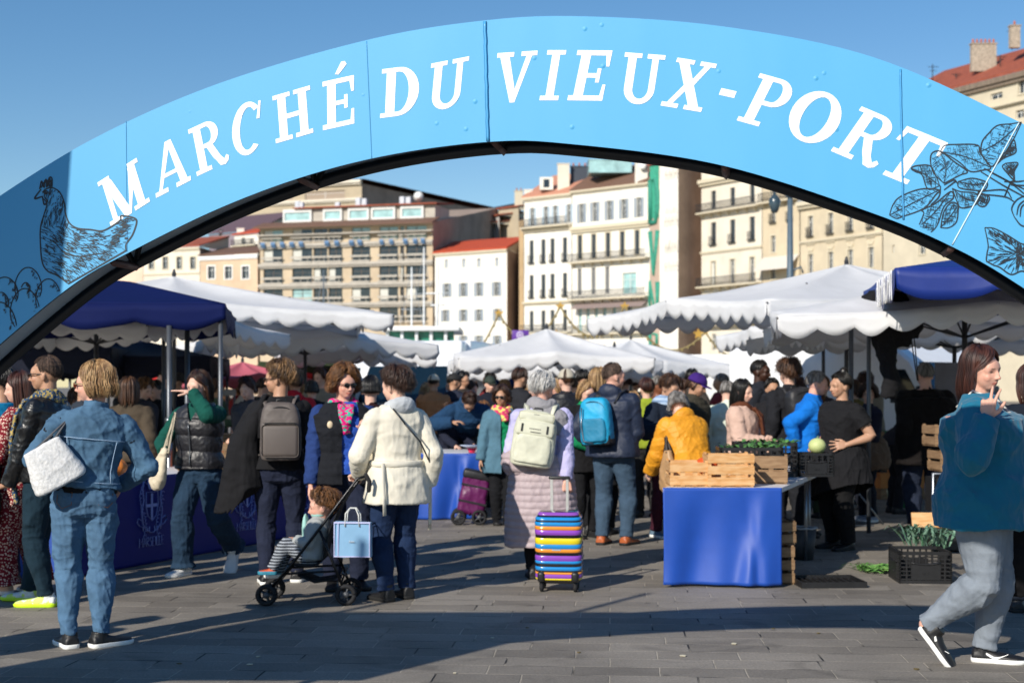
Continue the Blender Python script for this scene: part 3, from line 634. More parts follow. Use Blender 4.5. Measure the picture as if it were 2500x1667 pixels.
        al = np.ones((len(co), 4)); al[:, :3] = C
        at = me.color_attributes.new('Col', 'FLOAT_COLOR', 'POINT'); at.data.foreach_set('color', al.ravel())
        m = mat('skin', 'ffffff', .5, bump=.0006, bs=180, var=.05, vs=25, kind='attr', spec=.4); m.node_tree.nodes['Principled BSDF'].inputs['Subsurface Weight'].default_value = .08
        m.node_tree.nodes['Principled BSDF'].inputs['Subsurface Radius'].default_value = (.012,.005,.003); m.node_tree.nodes['Principled BSDF'].inputs['Subsurface Scale'].default_value = 1
        s.b = link('body', me, s.root, m); return s
    def done(s, me, name, m, cut=None, fold=.006, fs=9, st=(1,1,1), quilt=None, label=None, ridged=True):
        co = vco(me); no = vno(me); f = 1 if s.lod < 3 else .6
        dsp = fold*f*(nz(co, fs, s.seed, ridged, st, 3)+.35*nz(co, fs*2.7, s.seed+5, True, st, 2))
        if quilt: 
            z = co[:, 2]+.008*np.sin(co[:, 0]*7+co[:, 1]*5); dsp += quilt[1]*(np.abs(np.sin(z*math.pi/quilt[0]))**.55-.5)
            dsp += quilt[1]*.25*nz(co, 40, s.seed+3)
        setco(me, co+no*dsp[:, None])
        if cut: delfaces(me, cut)
        return setp(link(name, me, s.root, m), label)
    def top(s, name, m, hem=.50, off=.012, sleeve=1.0, flare=0, fold=.006, fs=9, quilt=None, cut=None, hood=False, neck=.845, collar=0, so=None, label=None, st=(1,1,1), puff=0, cuff=0, flarey=None):
        H = s.H; mb = MB(); zs = list(np.arange(hem, .80, .028))+[.80,.815,.83]+([neck] if neck > .832 else [])
        R = []
        for z in zs:
            fl = flare*max(0, (.60-z)/max(.60-hem, .02)); R.append(s.ring(z, off+puff*(.45 < z < .8), fl, fly=(None if flarey is None else flarey*max(0, (.60-z)/max(.60-hem, .02)))))
        mb.rings(R); so = so or off
        for (sh, el, wr) in s.arms:
            if sleeve <= 0: mb.tube([sh.lerp(s.T((0,0,.80)), .15), sh], [.034*H*s.lw, .034*H*s.lw], 10, ends=True); continue
            tot = sleeve*2; e = el if sleeve > .5 else sh.lerp(el, tot); w_ = el.lerp(wr, max(0, tot-1)*1.02); r0 = .030*s.lw*H+so*H; r1 = .024*H*(.6+.4*s.lw)+so*H; r2 = .017*H+so*H*.8+cuff
            if sleeve <= .5: mb.tube([sh, e], [r0, r0*1.02], 14, ends=False); mb.ell(sh, r0*.93, 14, 8); continue
            mb.ell(sh, r0*.93, 14, 8); P_ = [sh.lerp(el, t) for t in (0,.25,.5,.75,.95)]+[el.lerp(w_, t) for t in (.08,.3,.6,1)]
            mb.ell(el, r1*1.06, 14, 8); mb.tube(P_, [r0, r0*.99, r0*.95, r1*1.03, r1, r1, r1*1.02, (r1+r2)/2, r2], 16)
        if collar: 
            c0 = s.T((0,.008,.822)); c1 = s.HM @ Vector((0,.012,-.05)); c1 = c0.lerp(c1, .8); mb.tube([c0, c1], [collar*H, collar*H*.86], 18)
        if hood:
            c = s.T((0,.055,.845)); mb.ell(c, (.062*H,.034*H,.042*H), 18, 12); c = s.T((0,.02,.85)); mb.ell(c, (.055*H,.045*H,.03*H), 18, 12)
        me = remesh(mb, s.vox*1.15, 3 if s.lod < 2 else 1)
        return s.done(me, name, m, cut, fold, fs, st, quilt, label)
    def pants(s, name, m, off=.008, r=(.054,.042,.032), flare=0, fold=.007, fs=10, crop=0, label=None, top=.60, calf=.004):
        H = s.H; mb = MB(); mb.rings([s.ring(z, off, raw=True) for z in (.455,.47,.49,.52,.54,.57,top)])
        for (h, k, a) in s.legs:
            c = k.lerp(a, 1.0-crop); rr = [x*H*s.lw+off*H*.3 for x in r]
            P_ = [h.lerp(k, t) for t in (0,.15,.35,.6,.85,1)]+[k.lerp(c, t) for t in (.15,.4,.7,.9,1)]
            R_ = [rr[0]*1.04, rr[0]*1.03, rr[0], rr[0]*.6+rr[1]*.4, rr[1]*1.02, rr[1], rr[1]+calf*H, rr[1]*.7+rr[2]*.3+calf*H, rr[2]*.8+rr[1]*.2, rr[2]*1.0, rr[2]*(1.05+flare)]
            mb.tube(P_, R_, 18)
        me = remesh(mb, s.vox*1.1, 2)
        co = vco(me); 
        # bunching at the knees, the ankles and behind the thighs
        e = np.zeros(len(co)); no = vno(me)
        for (h, k, a) in s.legs:
            for c, sg in ((k, .05), (a, .05), (h, .06)):
                dd = np.linalg.norm(co-np.array(c[:]), axis=1); e += np.exp(-(dd/(sg*2.0*H/1.6))**2)
        f = nz(co, 26, s.seed+2, True, (.35,.35,1), 2); setco(me, co+no*(e*f*.007*s.H/1.65)[:, None])
        return s.done(me, name, m, None, fold, fs, (1,1,.6), None, label)
    def skirt(s, name, m, z0=.28, z1=.60, flare=.02, off=.012, fold=.01, cut=None, label=None, flarey=None):
        mb = MB(); R = []
        for z in np.linspace(z0, z1, 14):
            t = (z1-z)/(z1-z0); q = s.ring(max(z, .52), off, flare*t, fly=flarey*t if flarey is not None else None); dz = (z-max(z, .52))*s.H; R.append([p+Vector((0,0,dz)) for p in q])
        mb.rings(R); me = remesh(mb, s.vox*1.2, 2); return s.done(me, name, m, cut, fold, 11, (1,1,.25), None, label)
    def shoe(s, i, m, ms, yaw=0, pitch=0, name='shoe', L=.158, label=None, hi=.0):
        h, k, a = s.legs[i]; H = s.H; Lm = L*H; mb = MB(); R = []
        for t, hw, ht in ((-.24,.020,.040),(-.20,.026,.052),(-.08,.028,.060),(.08,.027,.052),(.25,.029,.036),(.45,.032,.027),(.6,.031,.022),(.70,.024,.018),(.755,.010,.012)):
            r = []
            for j in range(14):
                an = 2*math.pi*j/14; c, q = math.cos(an), math.sin(an); r.append(Vector((hw*H*c, -t*Lm, .014+max(-.4, q)*(ht+(hi if t < .1 else 0))*H*.5+ht*H*.5*.4+.004)))
            R.append(r)
        mb.rings(R)
        if hi: pass
        mb.tube([Vector((0,.012,.03)), Vector((0,.012,.045*H+.02+hi))], [.029*H, .026*H], 12)
        Mx = Matrix.Translation((a.x, a.y, a.z-.045*H)) @ Matrix.Rotation(math.radians(yaw), 4, 'Z') @ Matrix.Rotation(math.radians(pitch), 4, 'X')
        if pitch: Mx = Mx @ Matrix.Translation((0, 0, 0))
        mb.v = [tuple(Mx @ Vector(v)) for v in mb.v]; me = remesh(mb, max(s.vox*.7, .005), 2); o = setp(link(name, me, s.root, m), label)
        sb = MB(); out = []
        for t, hw in ((-.255,.012),(-.23,.024),(-.12,.029),(.1,.027),(.3,.030),(.48,.034),(.64,.031),(.74,.02),(.775,.008)): out.append((hw*H, -t*Lm))
        pts = out+[(-x, y) for x, y in out[::-1]]
        lv = [[Mx @ Vector((x*k_, y*k_, z)) for x, y in pts] for z, k_ in ((0,.97),(.006,1.0),(.020,1.02),(.026,.98))]
        sb.rings(lv); sb.build('sole', ms, o); return o
    def shoes(s, m, ms, yaw=(8,-8), pitch=(0,0), **k):
        for i in (0, 1): s.shoe(i, m, ms, yaw[i], pitch[i], **k)
    # ---- hair ----
    def hair(s, m, length=.0, vol=1.0, curl=0, n=None, style='down', front=.35, part=0, name='hair', spread=1.0, fringe=False, label=None, bun=None, tail=None, back=1.0):
        """shell of hair over the skull plus locks that follow it down; length below the crown in head units"""
        M = s.HM; R = random.Random(s.seed); mb = MB(); mb.s = True; rx, ry, rz_ = .0475*vol, .060*vol, .0565*vol; c0 = Vector((0,.014,.017))
        # shell
        sh = MB(); nn, mm = 40, 22; g = {}
        for i in range(mm+1):
            th = math.pi*i/mm*.72
            for j in range(nn):
                ph = 2*math.pi*j/nn; g[i, j] = Vector((rx*math.sin(th)*math.sin(ph), -ry*math.sin(th)*math.cos(ph), rz_*math.cos(th)))+c0
        def lim(ph):   # how far down the hair line runs, as polar angle, by azimuth (0 = face)
            a = abs((ph+math.pi) % (2*math.pi)-math.pi); 
            return math.radians(52+front*40*0) if a < .55 else (math.radians(52+(a-.55)/.75*45) if a < 1.3 else (math.radians(97) if a < 1.75 else math.radians(min(126, 97+(a-1.75)*40))))
        vs, fs, key = [], [], {}
        for i in range(mm):
            for j in range(nn):
                ph = 2*math.pi*(j+.5)/nn
                if math.pi*(i+.5)/mm*.72 < lim(ph):
                    f = []
                    for (a, b) in ((i, j), (i+1, j), (i+1, (j+1) % nn), (i, (j+1) % nn)):
                        if (a, b) not in key: key[a, b] = len(vs); vs.append(M @ g[a, b])
                        f.append(key[a, b])
                    fs.append(f)
        mb.add(vs, fs, True)
        n = int((n or 420)*2.0) if s.lod == 0 else {1: 420, 2: 150, 3: 60}[s.lod]; ns = 5 if s.lod < 2 else 4
        for k in range(n):
            ph = R.uniform(-math.pi, math.pi); a = abs(ph); th0 = R.uniform(.05, .9); L = lim(ph)
            pts = []; jit = (R.uniform(-.0015, .004)+abs(curl)*R.uniform(-.4,.9)+.0025*math.sin(3*ph+s.seed)+.0015*math.sin(7*ph+1.3*s.seed))*(1+vol*.4); ln = length*R.uniform(.76, 1.06); cf = R.uniform(7, 13); 
            steps = 7; last = None; cph = R.uniform(0, 6.28)
            face = a < 1.25
            lock = 1+jit/.05
            endth = L+R.uniform(-.05, .1)
            if length > 0 and not face: endth = math.radians(100)
            for q in range(steps):
                t = q/(steps-1); th = th0*.6+(endth-th0*.6)*t
                if th0 > endth: th = th0+(.2)*t
                pp = ph
                if face and not fringe:
                    dirn = 1 if (ph-part) > 0 else -1; tgt = 1.35*dirn; pp = ph+(tgt-ph)*(t**1.3)*(.9 if length > .02 else .35)
                    if length > .02: th = th0*.6+(math.radians(98)-th0*.6)*t
                p = Vector((rx*math.sin(th)*math.sin(pp), -ry*math.sin(th)*math.cos(pp), rz_*math.cos(th)))*lock+c0
                if curl: p += Vector((math.sin(cph+t*cf), math.cos(cph+t*cf), math.sin(cph*2+t*cf)))*curl*(.5+.7*t)
                pts.append(p); last = pp
            if length > .0 and not (fringe and a < .6):
                e = pts[-1]; outw = Vector((math.sin(last), -math.cos(last), 0)); tgtz = c0.z-ln; mseg = 5
                if a > 2.2: tgtz = c0.z-ln*back
                for q in range(1, mseg+1):
                    t = q/mseg; z = e.z+(tgtz-e.z)*t; r = (1-.10*t*spread+.10*math.sin(t*3)*spread); p = Vector((e.x*r, (e.y-c0.y)*r+c0.y, z))+Vector((0,.006*t,0))
                    if face or a < 1.6: p.x += math.copysign(.002, p.x); p.y += .010*t
                    if curl: p += Vector((math.sin(cph+t*8+2), math.cos(cph+t*7), 0))*curl
                    pts.append(p)
            r0 = {0: .0021, 1: .0030, 2: .0058, 3: .009}[s.lod]*R.uniform(.6, 1.2)*(.9+.3*vol-.3)*(.5 if vol < .99 else 1)
            rr = [r0*s.H*(.5 if i == 0 else (1-.75*(i/(len(pts)-1))**3)) for i in range(len(pts))]
            mb.tube([M @ p for p in pts], rr, ns, flat=.45)
        if bun:
            bp = Vector(bun[:3]); 
            for k in range(40): 
                a = R.uniform(0, 6.28); b = R.uniform(-.4, .4); pts = [bp+Vector((math.cos(a+t*2.5)*math.cos(b+t), math.sin(b+t*1.2), math.sin(a+t*2.5)))*bun[3] for t in np.linspace(0, 1, 6)]; mb.tube([M @ p for p in pts], .006*s.H, 5)
            e = MB(); e.ell(bp, bun[3]*.9, 14, 10); mb.add([M @ Vector(v) for v in e.v], e.f, True)
        if tail:
            for k in range(46):
                o = Vector((R.uniform(-1, 1), R.uniform(-.6, .6), 0))*.012; pts = [Vector((0,.062,.03))+o*.3, Vector((0,.088,.02))+o, Vector((0,.096,-.03))+o*1.5, Vector((0,.085,-.03-tail*.6))+o*1.8, Vector((0,.075,-.03-tail))+o*R.uniform(.3, 1.5)]
                mb.tube([M @ p for p in pts], [.004*s.H,.006*s.H,.006*s.H,.005*s.H,.002*s.H], 5)
        o = mb.build(name, m, s.root, label, recalc=False); return o
    def cap(s, m, brim=True, name='cap', knit=False):
        M = s.HM; mb = MB(); mb.s = True; R = []
        for th in np.linspace(math.radians(88), .05, 9): R.append([M @ (Vector((.054*math.sin(th)*math.cos(a), .066*math.sin(th)*math.sin(a), (.064 if not knit else .068)*math.cos(th)))+Vector((0,.010,.016))) for a in np.linspace(0, 2*math.pi, 25)[:-1]])
        mb.rings(R)
        o = mb.build(name, m, s.root)
        if brim:
            b = MB(); pts = [Vector((x, -.046-.048*math.sqrt(max(0, 1-(x/.040)**2)), .012-.12*x*x*60*.1)) for x in np.linspace(-.04, .04, 13)]+[Vector((.040,-.03,.016)), Vector((-.040,-.03,.016))]
            b.prism([M @ p for p in pts], (M.to_3x3() @ Vector((0,0,.004)))); b.build('brim', m, o)
        return o
    def glasses(s, m, ml, name='sunglasses', r=.0125):
        M = s.HM; mb = MB(); 
        for g in (1, -1):
            e = MB(); e.ell((g*.0165,-.0585,.0), (r,.003,r*.78), 16, 8); mb.m = 0; mb.add([M @ Vector(v) for v in e.v], e.f, True)
            mb.m = 1; mb.tube([M @ Vector(p) for p in ((g*.027,-.056,.004),(g*.042,-.044,.004),(g*.047,.0,.002),(g*.047,.016,-.006))], .0018*s.H, 5)
        mb.tube([M @ Vector(p) for p in ((-.006,-.060,.002),(.006,-.060,.002))], .0018*s.H, 5)
        mb.tube([M @ Vector(p) for p in ((-.028,-.0585,.0085),(-.005,-.061,.0075),(.005,-.061,.0075),(.028,-.0585,.0085))], .0016*s.H, 5)
        return mb.build(name, [ml, m], s.root)
    def scarf(s, m, r=.030, drop=None, name='scarf', w=1.0, ends=None, z=.845):
        """a cloth wound round the neck, with hanging ends given as lists of normalised points"""
        H = s.H; mb = MB(); 
        for k in range(2):
            pts = [s.T((math.cos(a)*(.046+.006*k)*w, math.sin(a)*(.046+.006*k)*w+.004, z-.010*k+.010*math.sin(a*2+k)+(-.018 if math.sin(a) < 0 else .004)*(-math.sin(a))*1.2)) for a in np.linspace(0, 2*math.pi, 18)]
            mb.tube(pts, r*H*.75, 10, flat=1.1)
        for e in (ends or []):
            mb.tube([s.T(p) for p in e], [r*H*.6]+[r*H*.95]*(len(e)-2)+[r*H*.8], 12, flat=.4)
        me = remesh(mb, s.vox*1.1, 2); return s.done(me, name, m, None, .005, 22, (1,1,1))
    def at(s, p): return s.root.matrix_basis @ s.T(p) if 0 else Matrix.Translation(s.loc) @ rotz(s.yaw) @ s.T(p)
    def wpt(s, v): return Matrix.Translation(s.loc) @ rotz(s.yaw) @ Vector(v)

# cloth materials
def cloth(key, col, rough=.9, **k): 
    k.setdefault('bump', .0015); k.setdefault('bs', 120); k.setdefault('var', .10); k.setdefault('spec', .25); k.setdefault('crease', .028); return mat('cloth_'+key, col, rough, **k)
DENIM = cloth('denim', '4e6e8c', bs=260, var=.2, vs=5); DENIMJ = cloth('denim_jacket', '486884', bs=260, var=.24, vs=4); NAVYJ = cloth('dark_denim', '20263a', var=.2); GREYJ = cloth('grey_denim', '7c848e', var=.14); BLUJ = cloth('blue_grey_jeans', '3c5064', var=.2)
BLK = cloth('black', '18181b'); NAVY = cloth('navy', '1c2334'); BLKN = mat('black_nylon', '1b1c22', .5, bump=.001, bs=40)
LEATH = mat('black_leather', '141518', .32, bump=.0012, bs=90, coat=.2); LEATHB = mat('tan_leather', 'a8562a', .45, bump=.001)
H_BLD = mat('hair_blonde', 'b8966a', .5, kind='streak', col2='7c5c3a', sc=40, stretch=(1,1,.15)); H_DBR = mat('hair_dark_brown', '2a1a14', .45, kind='streak', col2='442c20', sc=40, stretch=(1,1,.15))
H_BRN = mat('hair_brown', '5a3c26', .5, kind='streak', col2='33211a', sc=40, stretch=(1,1,.15)); H_BLK = mat('hair_black', '14110f', .4); H_RED = mat('hair_auburn', '4a281e', .45, kind='streak', col2='2c1815', sc=40, stretch=(1,1,.15))
H_GOLD = mat('hair_golden_brown', '8a5e36', .5, kind='streak', col2='4e3422', sc=46, stretch=(1,1,.2)); H_GRY = mat('hair_grey', '8e8a86', .55, kind='streak', col2='57524e', sc=50, stretch=(1,1,.2)); H_WHT = mat('hair_white', 'd9d7d3', .55, kind='streak', col2='a8a5a2', sc=50, stretch=(1,1,.2))
H_MIX = mat('hair_highlighted', '8c6a44', .5, kind='streak', col2='35251c', sc=30, stretch=(1,1,.3)); H_CROP = mat('hair_cropped_grey_brown', '5a473c', .8, kind='blotch', col2='40332c', sc=60)
SW = mat('shoe_white', 'e6e6e4', .5); SB = mat('shoe_black', '1a1a1c', .5, bump=.0006, bs=200); SOLEW = mat('sole_white', 'e9e9e6', .5); SOLEB = mat('sole_black', '151515', .7); DKL = mat('dark_lens', '0c0a0a', .08, coat=.5)
# ---------------- bags worn on people ----------------
def PM(p): return Matrix.Translation(p.loc) @ rotz(p.yaw)
def sag(me, amp, sc, seed):
    co = vco(me); no = vno(me); setco(me, co+no*(amp*nz(co, sc, seed, True))[:, None])
def backpack(p, label, m, m2, c=(0,.115,.69), size=(.30,.15,.42), pocket=True, group=None, tilt=0, mstrap=None, extras=None):
    """a backpack on p's back; c in body heights, size in metres"""
    cc = p.T(c); root = thing('backpack', label, 'backpack', group=group); root.matrix_basis = PM(p) @ Matrix.Translation(cc) @ Matrix.Rotation(p.leanv, 4, 'X') @ Matrix.Rotation(math.radians(tilt), 4, 'Y')
    w_, d, h = size; mb = MB(); R = []
    for z, k, kd in ((-.5,.78,.7),(-.485,.95,.9),(-.40,1.02,1.0),(-.1,1.03,1.04),(.2,.98,.95),(.38,.88,.82),(.46,.74,.66),(.495,.50,.4)):
        R.append([Vector((math.copysign(abs(math.cos(a))**.55, math.cos(a))*w_/2*k, math.copysign(abs(math.sin(a))**.6, math.sin(a))*d/2*kd, z*h)) for a in np.linspace(0, 2*math.pi, 33)[:-1]])
    mb.rings(R); me = remesh(mb, .008 if p.lod < 2 else .014, 1); sag(me, .006, 9, 3); link('bag_body', me, root, m)
    if pocket:
        mb = MB(); R = []
        for z, k in ((-.44,.72),(-.42,.84),(-.2,.88),(.0,.84),(.06,.70)): R.append([Vector((math.copysign(abs(math.cos(a))**.5, math.cos(a))*w_/2*k, d*.36+math.copysign(abs(math.sin(a))**.6, math.sin(a))*d*.24, z*h)) for a in np.linspace(0, 2*math.pi, 29)[:-1]])
        mb.rings(R); me = remesh(mb, .008 if p.lod < 2 else .014, 1); sag(me, .004, 12, 5); link('front_pocket', me, root, m2)
    mb = MB(); mb.tube([(-w_*.44*math.cos(t), d*.44-.02*abs(math.cos(t)), h*(.16+.26*math.sin(t))) for t in np.linspace(0, math.pi, 14)], .0035, 5); mb.build('zip', BLACKP, root)
    mb = MB(); mb.tube([(-.04,-d*.3,h*.46),(-.03,-d*.3,h*.54),(.03,-d*.3,h*.54),(.04,-d*.3,h*.46)], .007, 6); mb.build('carry_loop', mstrap or BLACKP, root)
    Mi = root.matrix_basis.inverted() @ PM(p)
    for sg in (1, -1):
        pts = [p.T(q) for q in ((sg*.05,.10,.78),(sg*.066,.06,.835),(sg*.074,.0,.850),(sg*.082,-.055,.80),(sg*.092,-.085,.72),(sg*.108,-.04,.62),(sg*.09,.06,.585))]
        mb = MB(); mb.tube([Mi @ q for q in pts], [.012,.020,.022,.022,.018,.010,.008], 8, flat=.35); mb.build('shoulder_strap', mstrap or m, root)
    if extras: extras(root, w_, d, h)
    return root
def shoulder_bag(p, label, m, pts, wid=.30, hgt=.24, dep=.12, loc=(.15,.05,.55), yaw=0, tilt=0, strap=.012, ms=None, name='shoulder_bag', cat='bag', shape='tote', group=None, smat=None):
    root = thing(name, label, cat, group=group); root.matrix_basis = PM(p) @ Matrix.Translation(p.T(loc)) @ rotz(math.radians(yaw)) @ Matrix.Rotation(math.radians(tilt), 4, 'Y')
    mb = MB(); R = []
    prof_ = {'tote': ((-.5,.92,1.0),(-.44,1.0,1.06),(-.1,.92,.9),(.25,.80,.6),(.5,.72,.30)), 'sack': ((-.5,.5,.6),(-.4,.85,.95),(-.15,1.0,1.0),(.15,.75,.7),(.5,.28,.3)), 'hobo': ((-.5,.6,.7),(-.42,.9,1.0),(-.1,1.0,1.0),(.2,.8,.7),(.5,.45,.3))}[shape]
    for z, k, kd in prof_: R.append([Vector((math.copysign(abs(math.cos(a))**.7, math.cos(a))*wid/2*k, math.copysign(abs(math.sin(a))**.7, math.sin(a))*dep/2*kd, z*hgt)) for a in np.linspace(0, 2*math.pi, 27)[:-1]])
    mb.rings(R); me = remesh(mb, .008 if p.lod < 2 else .014, 1); sag(me, .008, 8, 11); link('bag_body', me, root, m)
    Mi = root.matrix_basis.inverted() @ PM(p)
    for off in (-.35, .35):
        q = [Mi @ p.T(x) for x in pts]; a = Vector((off*wid*.6, -dep*.1, hgt*.45)); b = Vector((off*wid*.6, dep*.1, hgt*.45))
        mb = MB(); mb.tube([a]+q+[b], [strap]*(len(q)+2), 6, flat=.4); mb.build('strap', ms or m, root)
    return root

# ---------------- the people near the camera ----------------
# woman walking in front at the right
PW = P('woman in teal fleece and grey jeans walking right, hand raised to her chin', px=2396, d=7.80, H=1.74, yaw=66, head=(-30,6,-4), bw=1.74, bd=1.70, lw=1.32, belly=.035, lod=0, skin='pink',
       legs=((.05,-.005,0),(-.05,.160,.078)), arms=(((.215,-.01,.50),(.6,.8,-.2)), ('abs', (-.262,.000,.662), (-.212,-.036,.778))), hand=('none', ('V', (.12,-.12,1), (.8,-.3,.1))))
FLE = cloth('teal_fleece', '0f6683', var=.06, bump=.0012, bs=300, sheen=.2)
PW.top('fleece', FLE, hem=.44, off=.017, flare=.012, fold=.013, fs=6, neck=.85, so=.021, cuff=.004)
PW.pants('jeans', GREYJ, r=(.056,.040,.026), fold=.007)
PW.shoe(0, SB, SOLEW, yaw=4, L=.165); PW.shoe(1, SB, SOLEW, yaw=-4, pitch=52, L=.165)
PW.hair(H_RED, length=.115, vol=1.03, front=.3, part=.45)
for i, (ox, oz, rx, ps) in enumerate(((1,0,0,0),(-1,0,0,0))):
    pass
def tick_on(p, i, side, pitch=0):
    h, k, a = p.legs[i]; mb = MB(); N_ = 14; up, lo = [], []
    for j in range(N_+1):
        t = j/N_; y = -.012-t*.115; c = .052-.030*math.sin(min(t*1.6, 1)*math.pi/2)+.034*max(0, t-.35)**1.1*1.6; wd = .013*math.sin(math.pi*min(1, .12+t))**.8*(1-t)+.002
        up.append((side*.0485*(1-.25*t)*1.0, y, c+wd)); lo.append((side*.0495*(1-.25*t)*1.0, y, c-wd*.3))
    Mx = Matrix.Translation((a.x, a.y, a.z-.045*p.H)) @ Matrix.Rotation(math.radians(pitch), 4, 'X')
    for q in (up, lo): q[:] = [Mx @ Vector(v) for v in q]
    d = Vector((side*.003,0,0)); vs = up+lo[::-1]; mb.prism(vs, d); return mb.build('shoe_mark', WHITEP, p.root)
tick_on(PW, 0, -1); tick_on(PW, 1, -1, 52)
mb = MB()    # crossbody strap of two woven cords
for o in (0, .012): mb.tube([PW.T(q) for q in ((-.05+o,.07,.81),(-.062+o,.02,.862),(-.055+o,-.05,.835),(-.01+o,-.125,.75),(.06+o,-.165,.64),(.13+o,-.11,.54))], .006, 6)
so_ = mb.build('bag_strap', mat('woven_strap', '4c4a58', .7, kind='stripes', col2='cfc9c0', sc=9), PW.root)
# what she carries over her far arm
mb = MB(); R = []
for z, w_, dd in ((1.02,.06,.05),(.95,.11,.08),(.75,.13,.08),(.55,.15,.09),(.42,.13,.07),(.36,.05,.03)): R.append([Vector((math.cos(a)*w_, math.sin(a)*dd, z)) for a in np.linspace(0, 2*math.pi, 21)[:-1]])
mb.rings(R); me = remesh(mb, .012, 1); sag(me, .014, 9, 4); o = setp(link('carried_coat', me, None, cloth('carried_black', '101014')), 'black coat hanging over the arm of the woman in the teal fleece', 'coat'); o.location = PW.wpt((.20,-.20,0))

# woman in the denim jacket
P1 = P('blonde woman in denim jacket and jeans seen from behind, white bag on shoulder', px=206, fy=1578, H=1.66, yaw=198, side=-6, head=(64,3,0), bw=1.02, lw=1.0, lod=0, skin='pink',
       legs=((.050,.0,0),(-.055,.02,0)), arms=(((.10,-.13,.60),(1,.6,-.3)), ((-.12,-.09,.56),(-1,.6,0))))
P1.pants('jeans', DENIM, r=(.058,.041,.028), fold=.012); P1.top('undershirt', BLK, hem=.545, off=.010, sleeve=.2, neck=.84)
P1.top('denim_jacket', DENIMJ, hem=.565, off=.017, sleeve=.98, flare=.006, fold=.012, fs=9, collar=.050, so=.013)
P1.shoe(0, SB, SOLEW, yaw=15, L=.16); P1.shoe(1, SB, SOLEW, yaw=-62, L=.16); P1.hair(H_BLD, length=.066, vol=1.06, curl=.0022, n=620, front=.3, part=.3, back=1.0)
P1.glasses(mat('gold_frame', 'f2d9a0', .25, metal=.8), mat('amber_lens', '7c2a10', .1, coat=.5))
def seams(p, name, m, lines, parent=None, r=.0028):
    mb = MB()
    for L_ in lines: mb.tube([p.T(q) for q in L_], r, 5)
    return mb.build(name, m, parent or p.root)
def around(p, z, off, a0, a1, n=16):
    """points round the torso at height z just outside a garment"""
    R_ = p.ring(z, off, 0, 72); Ti = []
    for k in range(n+1):
        a = a0+(a1-a0)*k/n; Ti.append(R_[int(round(a/360*72)) % 72])
    return Ti
ORG = mat('orange_thread', '8a5a34', .8); 
STT = mat('pale_thread', '9ab4d0', .8)
for nm, z, a0, a1 in (('yoke_seam', .735, 25, 155), ('waistband_seam', .585, 10, 170)):
    mb = MB(); mb.tube(around(P1, z, .0225, a0, a1, 24), .0022, 5); mb.build(nm, STT, P1.root)
for g in (-1, 1):
    mb = MB(); mb.tube([P1.ring(z, .0225, 0, 72)[int(18+g*8)] for z in np.linspace(.735, .585, 9)], .0022, 5); mb.build('panel_seam', STT, P1.root)
    A = [P1.ring(z, .0100, 0, 72)[int(18+g*k)] for k, z in ((4,.548),(11,.545),(11,.512),(8,.494),(4,.506),(4,.548))]
    mb = MB(); mb.tube(A, .0018, 5); mb.build('back_pocket_seam', ORG, P1.root)
WOV = mat('woven_white', 'd8d8d8', .55, bump=.004, bs=60, var=.2, vs=60)
b = shoulder_bag(P1, 'white woven shoulder bag under the arm of the woman in the denim jacket', WOV, [(.085,.035,.80),(.075,.0,.835),(.08,-.04,.79)], wid=.31, hgt=.25, dep=.14, loc=(.125,.10,.635), yaw=10, tilt=28, ms=mat('grey_strap', '4a4c52', .6), strap=.011)

# man in the leather jacket
P2 = P('man in a black leather jacket and patterned scarf, seen from the side at the left', px=112, fy=1474, H=1.73, yaw=262, head=(6,2,0), bw=1.12, lod=0, skin='tan',
       legs=((.06,.03,0),(-.05,-.10,0)), arms=(((.11,-.12,.44),(.3,1,0)), 'hang'), hand=(('spread', (-.2,-1,-.12), (0,-.2,-1)), 'relax'))
P2.pants('jeans', cloth('petrol_jeans', '152b38', var=.15), r=(.058,.042,.030)); P2.top('leather_jacket', LEATH, hem=.50, off=.020, so=.016, fold=.008, fs=9, collar=.044)
P2.hair(H_CROP, length=0, vol=.95, n=500); P2.glasses(BLACKP, DKL)
NEON = mat('neon_sole', 'c8f020', .5); NSH = cloth('white_knit_shoe', 'dfe3e2', kind='blotch', col2='d8ef7a', sc=14)
P2.shoes(NSH, NEON, L=.165)
SCF = cloth('blue_gold_scarf', '2f4c6c', kind='blotch', col2='b09a5c', sc=55, bump=.002)
P2.scarf(SCF, r=.026, w=1.15, ends=[[(.05,.00,.845),(.072,-.055,.82),(.085,-.085,.76),(.09,-.10,.66),(.088,-.10,.56),(.085,-.09,.46),(.08,-.08,.41)]])
mb = MB()    # ribbed leather on the upper sleeve
sh, el, wr = P2.arms[0]
for t in np.linspace(.25, .85, 9): 
    c = sh.lerp(el, t); mb.tube([c+Vector((.030*P2.H*math.cos(a)+.004, .036*P2.H*math.sin(a), 0)) for a in np.linspace(-1.2, 1.2, 9)], .006, 6, ends=True)
mb.build('sleeve_ribs', LEATH, P2.root)
mb = MB(); mb.box((0,0,0),(.055,.003,.012), fr(P2.T((.088,-.078,.735)), 1.3, 0, .35)); mb.build('red_tab', mat('red_tab', 'c0202c', .6), P2.root)

